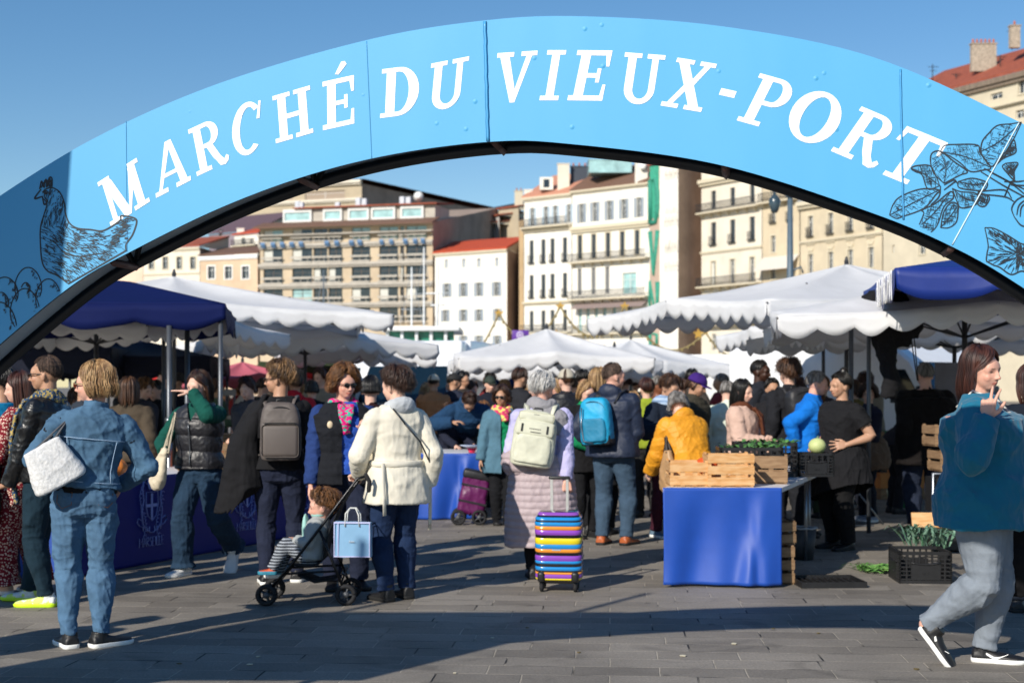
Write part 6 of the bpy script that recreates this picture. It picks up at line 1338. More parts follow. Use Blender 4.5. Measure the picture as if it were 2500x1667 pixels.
# on the ground at the right
cr = plastic_crate('black plastic crate of leeks and leaves standing on the ground', (*G(2196,1424)[:2], 0), -.06, .40, .42, .245)
o = leaves_pile('leeks', 'grey green leek tops sticking out of the crate on the ground', 'vegetables', None, .16, .14, 60, LEEK, .16, .20, 12, .012); o.location = G(2260,1400)+Vector((.02,.05,.20))
o = leaves_pile('cut_leaves', 'trimmed green tops strewn on the paving left of the leek crate', 'vegetables', None, .16, .16, 160, GRASSG, .03, .14, 14, .007); o.location = G(2142,1395)
wb = thing('wooden_board', 'pale wooden board leaning over the back of the leek crate', 'board', G(2290,1372)+Vector((-.15,.25,.28)), -.1); mb = MB(); mb.box((0,0,0),(.45,.02,.14), Matrix.Rotation(-.5, 4, 'X')); mb.build('plank', WOOD, wb)
mt_ = thing('black_tray', 'flat black plastic tray lying on the paving beside the blue cloth', 'tray', (*G(1958,1436)[:2], 0), .06); mb = MB(); mb.box((0,0,0),(.50,.42,.012)); 
for a, b_ in (((0,0,.012),(.50,.012,.045)), ((0,.408,.012),(.50,.42,.045)), ((0,.012,.012),(.012,.408,.045)), ((.488,.012,.012),(.50,.408,.045))): mb.box(a, b_)
for k in range(9): mb.box((.03+k*.05,.02,.012),(.045+k*.05,.40,.03))
mb.build('tray', mat('crate_black', '1b1b1d'), mt_)
# under the table: crates, a bin
wood_crate('upright wooden crate standing on end under the table beside the blue cloth', (tB[0]+.12, 10.93, 0), math.pi/2+.2, .34, .17, .30, 3, WOODD)
wood_crate('second wooden crate stacked on the upright one under the table', (tB[0]+.14, 10.98, .305), math.pi/2+.5, .30, .17, .18, 2, WOODD)
bn = thing('waste_bin', 'grey bin with a pale bag over its rim under the table', 'bin', (X(1962,12.5), 12.5, 0)); bn.scale = (.75,.75,.62); mb = MB(); mb.rings([[(math.cos(a)*r, math.sin(a)*r, z) for a in np.linspace(0, 2*math.pi, 25)[:-1]] for z, r in ((0,.11),(.45,.15),(.45,.145),(.02,.10))]); mb.build('tub', mat('bin_grey', '3a3d40', .6), bn)
mb = MB(); mb.tube([(math.cos(a)*.152, math.sin(a)*.152, .45+.006*math.sin(a*7)) for a in np.linspace(0, 2*math.pi, 25)], .014, 8); mb.build('bag_rim', mat('bin_bag', 'a8acb0', .4), bn)
# green basket and orange boxes behind on the right
gb = thing('green_basket', 'green plastic basket holding white paper, on the ground behind the stalls', 'basket', G(2198,1238)); mb = MB(); mb.rings([[(math.copysign(abs(math.cos(a))**.5, math.cos(a))*r, math.copysign(abs(math.sin(a))**.5, math.sin(a))*r*.7, z) for a in np.linspace(0, 2*math.pi, 25)[:-1]] for z, r in ((0,.13),(.22,.16),(.22,.15),(.01,.12))]); mb.build('basket', mat('basket_green', '108048', .4, kind='brick', col2='0a5c34', sc=20), gb)
mb = MB(); mb.ell((0,0,.22), (.13,.09,.05), 14, 8); me = remesh(mb, .012, 0); sag(me, .03, 20, 4); link('paper', me, gb, WHITEP)
for k, (px, py, s_, lb) in enumerate(((2196,1160,.30,'orange cardboard box behind the green basket'),(2150,1150,.2,'small orange carton left of the cardboard box'))):
    b_ = thing('cardboard_box', lb, 'box', (X(px, 19), 19, .15), .3); mb = MB(); mb.box((0,0,0),(s_*1.5,s_,s_)); mb.box((-.01,-.01,s_),(s_*1.5+.01,s_*.4,s_+.01)); mb.build('carton', mat('orange_card2', 'c07a3c', .7), b_)
    mb = MB(); mb.box((.02,.02,-.15),(s_*1.45,s_-.02,-.004)); mb.build('pallet', WOODD, b_)
# display frame behind the leek crate (steel upright and dark crates)
sf = thing('display_stand', 'steel edged stand with dark crates behind the leek crate', 'stand', (X(2278, 13.0), 13.0, 0)); mb = MB(); mb.tube([(0,0,0),(0,0,.72),(.55,0,.72),(.55,0,0)], .018, 8); mb.build('frame', STEEL, sf)
mb = MB(); mb.box((.03,.03,.02),(.53,.35,.33)); mb.box((.03,.03,.36),(.53,.35,.68)); 
for k in range(5): mb.box((.03,.018,.04+k*.055),(.53,.03,.065+k*.055)); mb.box((.03,.018,.38+k*.055),(.53,.03,.405+k*.055))
mb.build('crate_stack', mat('crate_black', '1b1b1d'), sf)
for k, (z, dx) in enumerate(((.74,.02),(.97,-.03))): wood_crate(['brown crate lying on the steel edged stand','brown crate tilted on top of the crate on the stand'][k], (X(2288,13.0)+.02+dx, 13.02, z), .1, .42, .3, .2, 2, WOODD)

# scraps on the paving
R9 = random.Random(21)
for k in range(12):
    p = G(R9.uniform(300, 2300), R9.uniform(1500, 1650)); mb = MB(); a = R9.uniform(0, 6); s_ = R9.uniform(.012, .026); mb.prism([(math.cos(a+t)*s_*R9.uniform(.6, 1), math.sin(a+t)*s_*R9.uniform(.5, 1), .004) for t in (0, 1.2, 2.4, 3.6, 4.9)], (0,0,.003))
    o = mb.build('litter', [mat('scrap_pale', 'c8c0a8', .8), mat('scrap_leaf', '6c5c34', .8)][k % 2], None, ['small pale scrap lying on the paving','small brown leaf scrap lying on the paving'][k % 2], 'scrap', ['pale scraps on the paving','leaf scraps on the paving'][k % 2]); o.location = p
# ---------------- canopies ----------------
def canvas(key, col, tr=.36):
    if key in _M: return _M[key]
    m = mat(key, col, .75, bump=.004, bs=5, var=.06, vs=3, spec=.2); n = m.node_tree; t = n.nodes.new('ShaderNodeBsdfTranslucent'); t.inputs[0].default_value = (*srgb(col), 1)
    mx = n.nodes.new('ShaderNodeMixShader'); mx.inputs[0].default_value = tr; n.links.new(n.nodes['Principled BSDF'].outputs[0], mx.inputs[1]); n.links.new(t.outputs[0], mx.inputs[2]); n.links.new(mx.outputs[0], n.nodes['Material Output'].inputs[0]); return m
WCAN = canvas('white_canvas', 'efeff0'); NCAN = canvas('navy_canvas_shaded', '05154c', .06); DCAN = canvas('dark_canvas', '161b2c', .05); RIB = mat('rib_steel', '4a4b4e', .45, metal=.5)  # navy canvas coloured darker to carry the shade on the left canopy
GP = 'market parasols with scalloped white canopies'
def parasol(label, c, w_, l, eave, apex, yaw=0, m=None, val=.22, scal=.31, lift=.10, pole=True, group=None, sag_=.05, posts=None, name='market_parasol', ribs=True, cat='parasol', vent=False, flat=.0):
    m = m or WCAN; r = thing(name, label, cat, (c[0], c[1], 0), math.radians(yaw), group); N_ = 96; per = []
    for i in range(N_):
        q = i/N_*4; s_ = int(q); t = q-s_; a = [(-1,-1),(1,-1),(1,1),(-1,1)][s_]; b = [(1,-1),(1,1),(-1,1),(-1,-1)][s_]
        x, y = a[0]+(b[0]-a[0])*t, a[1]+(b[1]-a[1])*t; k = 1-(.045 if ribs else .006)*math.sin(math.pi*((t*2) % 1))
        per.append((x*w_/2*k, y*l/2*k, lift*math.sin(math.pi*t)**1.0-(.05 if ribs else .008)*math.sin(math.pi*((t*2) % 1)), t))
    mb = MB(); R = []
    for t in (.0,.06,.2,.4,.6,.8,.93,1.0):
        R.append([Vector((p[0]*t, p[1]*t, apex-(apex-eave)*(t**(.92) if not flat else max(0, (t-flat)/(1-flat)))+p[2]*t*t-sag_*math.sin(math.pi*t)*math.sin(math.pi*((p[3]*2) % 1)))) for p in per])
    mb.rings(R, cap=False); can = mb.build('canopy', m, r, recalc=False)
    so_ = can.modifiers.new('s', 'SOLIDIFY'); so_.thickness = .004
    if val:
        mb = MB(); L0 = R[-1]; tot = 2*(w_+l); ns = max(4, round(tot/4/scal))*4; seg = []
        for j in range(4): seg.append([])
        M_ = N_*4
        for i in range(M_+1):
            f = i/M_*N_; k = int(f) % N_; k2 = (k+1) % N_; ft = f-int(f); p = L0[k].lerp(L0[k2], ft); d = Vector((p.x, p.y, 0)).normalized(); ph = i/M_*ns
            h = val*(.62+.38*abs(math.sin(math.pi*ph)))+.012*math.sin(i*.37); sw = .02*math.sin(i*.11+c[0])+.008*math.sin(i*.33)
            for j in range(4): t = j/3; seg[j].append(p+d*(sw*t)-Vector((0,0,h*t)))
        mb.rings(seg, cap=False, closed=False); v = mb.build('valance', m, r, recalc=False); s2 = v.modifiers.new('s', 'SOLIDIFY'); s2.thickness = .003
    if ribs:
        for i in range(0, N_, N_//8):
            p = R[-1][i]; mb = MB(); mb.tube([Vector((0,0,apex-.05)), Vector((p.x*.5, p.y*.5, R[4][i].z-.03)), p-Vector((0,0,.02))], .014, 6); mb.tube([Vector((0,0,eave-.15)), Vector((p.x*.55, p.y*.55, (apex+eave)/2-.04))], .011, 6); mb.build('rib', RIB, r)
    if pole: mb = MB(); mb.tube([(0,0,.03),(0,0,apex+.05)], .028, 10); mb.tube([(0,0,apex+.03),(0,0,apex+.10)], [.03,.012], 8); mb.rbox((-.25,-.25,0),(.25,.25,.06), .02); mb.build('pole', RIB, r)
    for (x, y) in (posts or []): mb = MB(); mb.tube([(x*w_/2,y*l/2,0),(x*w_/2,y*l/2,eave)], .022, 8); mb.build('post', mat('post_grey', '5c6066', .4, metal=.5), r)
    return r
def C(px, d): return (X(px, d), d)
F4 = [(-.97,-.97),(.97,-.97),(.97,.97),(-.97,.97)]
# left group
L1 = parasol('navy canopy over the left counter, just under the arch', (-4.62, 14.9), 3.3, 3.0, 2.31, 2.62, 9, NCAN, .25, scal=9, lift=.0, pole=False, posts=[(.97,-.97),(-.97,-.97),(.5,.97)], name='market_canopy', ribs=False, cat='canopy', sag_=.02, flat=.30)
parasol('big white parasol with a scalloped edge behind the navy canopy at left', C(425, 19.5), 5.5, 4.4, 2.42, 3.02, 12, None, .22, group=GP, lift=.16)
parasol('low white parasol whose near corner is lit, right of the big left parasol', C(745, 22.5), 3.3, 2.7, 2.16, 2.56, 33, None, .24, group=GP, lift=.12)
parasol('white parasol low at the far left behind the leather jacket man', C(235, 16.6), 3.4, 3.2, 2.16, 2.55, -18, None, .20, group=GP, lift=.14)
parasol('white parasol tucked behind the lit corner parasol, towards the van', C(860, 25), 2.6, 2.4, 2.05, 2.45, 12, None, .22, group=GP)
parasol('dark navy gazebo with a deep plain valance behind the counter', C(330, 22), 2.6, 2.6, 1.95, 2.25, 5, DCAN, .36, scal=9, lift=0, pole=False, posts=F4, name='gazebo', ribs=False, cat='gazebo')
parasol('second dark gazebo further left behind the long haired woman', C(60, 21), 3.0, 2.6, 2.05, 2.35, 5, DCAN, .42, scal=9, lift=0, pole=False, posts=F4, name='gazebo', ribs=False, cat='gazebo')
parasol('faded pink parasol left of the curly haired woman in black', C(592, 24.5), 1.9, 1.9, 1.62, 1.93, 30, canvas('pink_canvas', 'd87888'), .16, group=None, scal=.3)
parasol('bright red awning edge left of the pink parasol', C(432, 26), 1.5, 1.5, 1.65, 1.82, 0, canvas('red_canvas', 'd83838'), .18)
parasol('olive green awning between the two curly haired women', C(742, 27), 1.7, 1.7, 1.88, 2.02, 0, canvas('olive_canvas', '4c5636'), .20, scal=9)
parasol('red scalloped awning below the olive one', C(742, 25.6), 1.5, 1.0, 1.66, 1.72, 0, canvas('red_canvas'  , 'd83838'), .12)
# centre
parasol('white centre parasol with its peak above the market crowd', C(1335, 25), 3.3, 2.8, 1.98, 2.52, 6, None, .26, group=GP)
parasol('white tent roof sloping down behind the blonde woman', C(1540, 32), 3.4, 3.4, 1.95, 2.56, 22, None, .3, group=GP)
parasol('small white parasol under the centre parasol, right part', C(1500, 27), 1.3, 1.3, 1.98, 2.26, 40, None, .26, group=GP)
parasol('white canopy below and behind the centre parasol', C(1345, 29), 3.9, 2.6, 1.84, 2.06, 0, None, .26, group=GP)
parasol('blue canopy low in the gap under the centre parasols', C(1225, 31), 1.7, 2.0, 1.62, 1.8, 0, canvas('blue_canvas', '1c4490'), .2, scal=9)
# right group
parasol('largest white parasol, its peak below the arch at right', (4.35, 18.5), 5.3, 4.6, 2.44, 3.10, 22, None, .24, group=GP, lift=.14)
parasol('white parasol hanging below the largest one, next to the black garment', C(2010, 22), 2.5, 2.6, 2.32, 2.62, 14, None, .26, group=GP)
parasol('shaded parasol with its ribs showing, above the teal fleece woman', C(2355, 14.4), 3.9, 3.4, 2.16, 2.70, -8, None, .20, group=GP, lift=.12)
parasol('shaded parasol behind the dark coated man', C(2330, 18.5), 4.6, 3.4, 2.16, 2.60, 6, None, .22, group=GP)
parasol('sunlit far parasol seen through the stalls behind the bun hair', C(2120, 33), 3.7, 3.2, 2.10, 2.56, 0, None, .24, group=GP)
parasol('small far parasol right of the white kiosk', C(1872, 38), 2.2, 2.4, 2.06, 2.40, 0, None, .24, group=GP)
R2 = parasol('navy canopy with white lettering, under the right end of the arch', (5.05, 13.05), 3.3, 3.0, 2.50, 2.74, -9, mat('navy_vinyl', '0e2a78', .5, bump=.004, bs=4, var=.05), .27, scal=9, lift=0, pole=False, posts=[(.97,-.97),(.97,.97),(-.97,.97)], name='market_canopy', ribs=False, cat='canopy', sag_=.01, flat=.25)
mb = MB()   # lettering band on the left end: tall condensed strokes, too folded to read
for k in range(8):
    y0 = -1.40+k*.17; mb.tube([(-1.67, y0+.02*math.sin(k*2+t*4), 2.49-.25*t) for t in np.linspace(0, 1, 6)], .0055, 5)
    if k % 2: mb.tube([(-1.67, y0, 2.40),(-1.67, y0+.08, 2.43),(-1.67, y0+.10, 2.30)], .005, 5)
    if k % 3 == 0: mb.tube([(-1.67, y0, 2.49),(-1.67, y0+.11, 2.47),(-1.67, y0+.12, 2.38)], .005, 5)
mb.build('printed_lettering', WHITEP, R2)
# black garment hung from the parasol edge
hg = thing('hanging_garment', 'black garment with a long trailing sleeve hung from the parasol edge', 'garment', W(2158, 795, 13.6)); mb = MB()
mb.ell((0,0,.10), (.22,.10,.20), 20, 14); mb.ell((.12,0,-.02), (.12,.08,.16), 16, 12); mb.tube([(-.02,0,0),(.03,.0,-.25),(.06,0,-.40),(.03,0,-.55)], [.10,.065,.062,.058], 12); mb.tube([(.18,0,.1),(.26,0,-.04),(.25,0,-.10)], [.06,.05,.02], 10)
me = remesh(mb, .014, 1); sag(me, .025, 10, 6); link('cloth', me, hg, cloth('black', '18181b'))
mb = MB()
for dx in (0, .02): mb.tube([(.20+dx,0,.0),(.22+dx,0,-.18),(.255+dx*.3,0,-.42)], .005, 5)
mb.build('cord', BLACKP, hg); hg.scale = (1.25,)*3
for px, d, z1, lb in ((2078, 15.6, 2.36, 'grey steel pole right of the stallholder under the big parasol'), (413, 13.6, 2.1, 'grey pole left of the padded vest woman, pale in its lower half'), (457, 14.4, 2.2, 'second grey pole just left of the padded vest woman\'s head')):
    r = thing('canopy_pole', lb, 'pole', (X(px, d), d, 0)); mb = MB(); mb.tube([(0,0,.02),(0,0,z1)], .026, 10); mb.build('shaft', mat('post_grey', '5c6066'), r)
    mb = MB(); mb.tube([(0,0,.02),(0,0,1.15)], .030, 10); mb.build('sleeve', STEEL, r)
    mb = MB(); mb.tube([(0,0,1.16),(0,0,1.22)], .04, 8); mb.rbox((-.2,-.2,0),(.2,.2,.02), .005)
    for a in (0, 2.1, 4.2): mb.tube([(0,0,.45),(.35*math.cos(a), .35*math.sin(a), .01)], .010, 6)
    mb.build('foot', STEEL, r)

# ---------------- vans, kiosks, signs ----------------
GLS = mat('dark_glass', '10202a', .08, coat=.6); VANW = mat('van_white', 'e8eaec', .3, coat=.6, var=.03); TIRE = mat('tyre', '151515', .85)
def van(label, c, yaw, w_=1.9, h=2.35, L_=5.0, box=False, hb=2.5):
    r = thing('parked_van', label, 'van', (c[0], c[1], 0), math.radians(yaw)); x1 = w_/2
    # profile of the nose (y from front, z)
    prof_ = [(.0,.35),(.0,.75),(.06,1.0),(.75,1.18),(1.25,h-.28),(1.55,h-.06),(2.1,h),(L_ if not box else 2.1,h),(L_ if not box else 2.1,.35)]
    mb = MB(); R = []
    for sx, inset in ((-1,.16),(-1,.03),(-.94,0),(.94,0),(1,.03),(1,.16)):
        R.append([Vector((x1*sx, y+(inset if i < 6 else -inset*.3)*1.0, z-(inset if z > .9 else 0))) for i, (y, z) in enumerate(prof_)])
    mb.rings(R, smooth=False); mb.build('body', VANW, r)
    mb = MB(); a, b_ = Vector((0,.72,1.17)), Vector((0,1.27,h-.28)); n = Vector((0,-.82,.55))*.012
    P_ = [Vector((-x1*.90,.72,1.19)), Vector((x1*.90,.72,1.19)), Vector((x1*.80,1.24,h-.31)), Vector((-x1*.80,1.24,h-.31))]; mb.prism([p+n for p in P_], n*.4); mb.build('windscreen', GLS, r)
    for sg in (-1, 1):
        mb = MB(); mb.prism([(sg*(x1+.003),1.02,1.25),(sg*(x1+.003),1.62,1.25),(sg*(x1+.003),1.62,h-.42),(sg*(x1+.003),1.35,h-.42)], (sg*.008,0,0)); mb.build('side_window', GLS, r)
        mb = MB(); mb.rbox((sg*(x1-.28)-.13,-.012,.68),(sg*(x1-.28)+.13,.06,.86), .03); mb.build('headlight', mat('lamp_glass', 'c8d0d4', .1, coat=.6), r)
        mb = MB(); mb.rbox((sg*(x1+.10)-.08,.95,1.28),(sg*(x1+.10)+.08,1.05,1.52), .03); mb.build('mirror', BLACKP, r)
    mb = MB(); mb.rbox((-x1*.55,-.015,.62),(x1*.55,.03,.80), .02); mb.rbox((-x1,-.03,.32),(x1,.10,.55), .03); mb.build('grille', BLACKP, r)
    for y in (.85, L_-.9):
        for sg in (-1, 1):
            o = MB(); o.tube([(sg*(x1-.20),y,.33),(sg*(x1+.01),y,.33)], .33, 24); t = o.build('wheel', TIRE, r); q = MB(); q.tube([(sg*(x1-.19),y,.33),(sg*(x1+.02),y,.33)], .19, 16); q.build('rim', STEEL, t)
    if box: mb = MB(); mb.rbox((-x1-.06,2.0,.55),(x1+.10,L_,hb), .04); mb.build('box_body', VANW, r); mb = MB(); mb.rbox((-x1-.03,1.55,h-.15),(x1+.03,2.05,hb-.02), .06); mb.build('wind_deflector', VANW, r)
    return r
van('white box lorry behind the two women talking, its grey side in shade', C(955, 26.5), -11, 1.95, 2.2, 6.6, True, 2.42)
van('white van parked beyond the olive awning, mostly hidden by heads', C(850, 29), 6, 1.9, 2.2, 5)
van('white van with a wide dark windscreen facing us under the right hand parasols', C(2268, 25), 4, 2.2, 2.12, 4.8)
van('white van side on behind the raised hand of the teal fleece woman', C(2480, 22), 40, 1.9, 2.2, 5)
ks = thing('kiosk', 'white market kiosk with a dark serving hatch right of the centre tents', 'kiosk', (X(1620, 35), 35, 0)); mb = MB()
mb.box((0,0,0),(.05,2,2.25)); mb.box((1.78,0,0),(1.83,2,2.25)); mb.box((.05,0,2.0),(1.78,.05,2.25)); mb.box((.05,0,0),(1.78,.05,.95)); mb.box((.95,.0,.95),(1.78,.05,2.0)); mb.box((.05,1.95,0),(1.78,2,2.25)); mb.box((0,0,2.252),(1.83,2,2.28)); mb.build('walls', WHITEP, ks)
mb = MB(); mb.box((-.05,-.35,2.02),(1.95,.0,2.08)); mb.build('roof_edge', WHITEP, ks); mb = MB(); mb.box((.06,.9,.95),(.94,.92,2.0)); mb.build('interior_shade', mat('near_black', '0c0c0e', .9), ks)  # near-black sheet stands in for the shade behind the hatch
aw = thing('kiosk', 'grey awning stall with a white post right of the white kiosk', 'stall', (X(1800, 33), 33, 0)); mb = MB(); mb.prism([(0,0,2.05),(1.3,0,1.95),(1.3,1.2,2.1),(0,1.2,2.2)], (0,0,.12)); mb.build('awning', mat('awning_grey', 'a8a8a8', .7), aw)
for x in (.3, 1.2): mb = MB(); mb.tube([(x,.1,0),(x,.1,2.0)], .04, 8); mb.build('post', WHITEP, aw)
mb = MB(); mb.box((.2,.8,0),(1.2,1.1,1.1)); mb.box((.18,.76,1.1),(1.22,1.12,1.15)); mb.build('counter', mat('counter_grey', '3a3a3e', .7), aw)
RCt = 'market stall fronts behind the crowd'
def board(name, label, px0, px1, py0, py1, d, m, cat='banner', legs=True, bars=0):
    r = thing(name, label, cat, (X(px0, d), d, 0)); w_ = X(px1, d)-X(px0, d); z0, z1 = Z(py1, d), Z(py0, d); mb = MB(); mb.rbox((0,0,z0),(w_,.04,z1), .008); mb.build('panel', m, r)
    if legs:
        for x in (.03, w_-.03): mb = MB(); mb.tube([(x,.06,0),(x,.06,z1)], .02, 6); mb.build('leg', STEEL, r)
    if bars:
        mb = MB(); R7 = random.Random(int(px0)); x = .05; h = (z1-z0)
        while x < w_-.08: k = R7.uniform(.03, .05); mb.box((x,-.012,z0+h*.25),(x+k*.6,-.002,z0+h*(.8 if R7.random() > .3 else .6))); x += k*1.5
        mb.build('lettering', WHITEP, r)
    return r
board('stall_banner', 'violet and white lettered banner right of the curly brown hair', 1948, 2000, 918, 936, 30, mat('violet_banner', '4438a8', .5), bars=1)
board('stall_banner', 'bright cyan banner with white lettering behind the bun hair', 2014, 2088, 914, 950, 30.5, mat('cyan_banner', '28a4e0', .5), bars=1)
board('stall_banner', 'cyan upright banner below the lettered one', 1998, 2020, 936, 985, 30.8, mat('cyan_banner', '28a4e0', .5))
board('market_booth', 'crimson booth front behind the tall man', 1800, 1910, 922, 946, 31, mat('crimson', 'b01c3c', .6))
board('market_booth', 'dark grey stall back under the far parasol', 1905, 2060, 905, 965, 33.5, mat('stall_dark', '34343a', .7))
board('market_booth', 'green edged stall panel left of the far parasols', 1800, 1820, 905, 925, 30.2, mat('lime', '8cc43c', .6))
board('purple_banner', 'purple banner with a pale round emblem behind the centre parasol', 1250, 1291, 806, 838, 48, mat('purple_banner', '5a2c90', .5))
board('market_booth', 'lilac partition beyond the dark gazebo', 356, 424, 935, 1010, 25, mat('lilac_wall', '8c80a4', .7))
board('menu_board', 'plain grey board behind the teal fleece woman\'s hair', 2284, 2352, 885, 1010, 16.2, mat('board_grey', '6c6a70', .7), 'board')
board('market_booth', 'grey white tarpaulin wall right of the pink parasol base', 520, 575, 950, 966, 23, mat('tarp_grey', 'a4a8b0', .6))
board('white_board', 'white sheet hanging beyond the blonde woman in denim', 305, 355, 930, 975, 24, WHITEP, 'board')
em = thing('round_emblem', 'pale round emblem on the purple banner', 'emblem', W(1270, 818, 47.9)); mb = MB(); mb.tube([(math.cos(a)*.10, 0, math.sin(a)*.10) for a in np.linspace(0, 6.28, 17)], .03, 6); mb.ell((0,0,0), (.05,.02,.05)); mb.build('disc', mat('emblem_pale', 'c8b8dc', .5), em)
# stalls' produce tables in the crowd
for k, (px, d, lb) in enumerate(((640,17.5,'produce stall behind the black shawl'),(1560,19,'produce stall beyond the navy jacket'),(2230,18.6,'produce stall beyond the dark coat'))):
    t_ = thing('produce_stall', lb, 'stall', (X(px, d), d, 0)); mb = MB(); mb.rbox((-.9,0,.72),(.9,.8,.76), .01); mb.build('top', TOPW, t_)
    for x in (-.8, .8): mb = MB(); mb.tube([(x,.1,0),(x,.1,.72)], .02, 6); mb.build('leg', STEEL, t_)
    for q in range(3): mb = MB(); mb.rbox((-.85+q*.58,.1,.765),(-.35+q*.58,.6,.92), .01); mb.build('tray', [WOODD, mat('crate_green', '1c6a3c', .6), mat('orange_card', 'b04c18')][q], t_)

# ---------------- ferry, masts, lamp post, garlands ----------------
fy = thing('ferry', 'white passenger boat with green tinted windows moored behind the market', 'boat', (X(930, 58), 58, 0)); BW = mat('boat_white', 'e4e6e6', .35)
mb = MB(); mb.rbox((-.6,0,-.3),(3.6,6,2.2), .2); mb.build('hull', BW, fy)
mb = MB(); mb.rbox((.1,.6,2.2),(3.0,5,3.0), .1); mb.rbox((-.1,.3,3.75),(3.2,5.2,3.95), .05); mb.build('upper_deck', BW, fy)
for k in range(5): mb = MB(); mb.rbox((.15+k*.6,.55,2.95),(.28+k*.6,.7,3.8), .02); mb.build('pillar', BW, fy)
mb = MB(); mb.box((.2,.75,2.98),(2.95,.80,3.78)); mb.build('bridge_window', mat('green_glass', '2c7c64', .2, var=.5, vs=2), fy)
mb = MB(); 
for k in range(12): mb.tube([(-.4+k*.3,.1,2.2),(-.4+k*.3,.1,2.75)], .015, 5)
for z in (2.4, 2.6, 2.75): mb.tube([(-.5,.1,z),(3.4,.1,z)], .015, 5)
mb.build('railing', WHITEP, fy)
for x in (1.0, 1.9): mb = MB(); mb.ell((x,.4,2.75), (.32,.25,.36), 16, 10); mb.build('life_raft', BW, fy)
mb = MB(); mb.tube([(2.2,2,3.9),(2.2,2,6.6)], .05, 8); mb.tube([(1.7,2,5.4),(2.7,2,5.4)], .03, 6); mb.tube([(1.9,2,4.9),(2.5,2,4.9)], .03, 6); mb.build('mast', BW, fy)
for k, (px, d, h_, lb) in enumerate(((790,70,7.2,'thin dark mast in front of the modern apartment block'),(1005,66,7.0,'pale sailing mast right of the boat'),(1035,75,8.8,'tall pale mast with a crossbar before the apartment block'))):
    r = thing('ship_mast', lb, 'mast', (X(px, d), d, 0)); mb = MB(); mb.tube([(0,0,0),(0,0,h_)], [.07,.03], 8); mb.build('spar', [mat('mast_dark', '5c6670', .5), BW, BW][k], r)
    mb = MB(); mb.tube([(-.5,0,h_*.72),(.5,0,h_*.72)], .03, 6); mb.tube([(0,0,h_*.98),(-1.4,0,.3)], .012, 4); mb.tube([(0,0,h_*.98),(1.4,0,.3)], .012, 4); mb.build('rigging', mat('rope', '8c9298', .7), r)
lp = thing('street_lamp', 'tall grey street lamp with a lantern on its side in front of the ochre facades', 'street lamp', (X(1929, 46), 46, 0)); GPA = mat('lamp_grey', '4c5e6c', .5)
mb = MB(); mb.tube([(0,0,0),(0,0,3.5),(0,0,8.2)], [.16,.12,.08], 12); mb.tube([(0,0,7.6),(.02,0,7.9)], .16, 10); mb.build('post', GPA, lp)
mb = MB(); mb.tube([(0,0,5.2),(.35,0,5.35),(.42,0,5.15)], .035, 6); mb.build('bracket', GPA, lp); mb = MB(); mb.tube([(0,0,8.1),(-.45,0,8.0),(-.5,0,7.7)], .04, 6); mb.build('bracket', GPA, lp)
mb = MB(); mb.rings([[(.42+math.cos(a)*r, math.sin(a)*r, z) for a in np.linspace(0, 6.283, 9)[:-1]] for z, r in ((4.45,.08),(4.5,.14),(4.85,.20),(4.9,.22),(5.1,.05))]); mb.build('lantern', mat('lantern_glass', '3a4a54', .2), lp)
mb = MB(); mb.rings([[(-.5+math.cos(a)*r, math.sin(a)*r, z) for a in np.linspace(0, 6.283, 9)[:-1]] for z, r in ((7.1,.08),(7.2,.14),(7.5,.20),(7.7,.05))]); mb.build('lantern', mat('lantern_glass', '3a4a54'), lp)
GOLD = mat('gold_star', 'd8a850', .35, metal=.5); WIRE = mat('garland_wire', '8c7c50', .6)
nodes = [(1050,870,55),(1218,765,55),(1368,748,55),(1525,748,55),(1722,810,55),(1888,792,55)]
ga = 0
for (a, b_) in zip(nodes, nodes[1:]):
    A, B_ = W(*a), W(*b_); r = thing('light_garland', 'string of lights %s' % ['one low at the ferry and the one over the orange roofed house','over the orange roofed house and the white facade','before the white facade, left half','before the white facade, right half','by the shop and the street lamp'][ga], 'garland', A); ga += 1
    mb = MB(); pts = [A.lerp(B_, t)-Vector((0,0,1.15*4*t*(1-t)))-A for t in np.linspace(0, 1, 15)]; mb.tube(pts, .035, 4)
    for p in pts[1:-1]: mb.ell(p-Vector((0,0,.06)), .05, 6, 4)
    mb.build('string', WIRE, r)
for k, (px, py, d) in enumerate(nodes[1:]+[(1358,817,50),(1705,815,50)]):
    r = thing('gold_star', 'gold star ornament on the light garland %s' % ['over the orange roofed house','near the middle of the white facade','at the right of the white facade','before the ground floor shop','beside the street lamp','low above the centre parasol peak','above the white kiosk roof'][k], 'ornament', W(px, py, d)); mb = MB(); S_ = .20
    pts = [Vector((math.sin(a)*(S_ if i % 2 == 0 else S_*.45), 0, math.cos(a)*(S_ if i % 2 == 0 else S_*.45))) for i, a in enumerate(np.linspace(0, 2*math.pi, 11)[:-1])]; mb.prism(pts, (0,.05,0)); mb.build('star', GOLD, r)
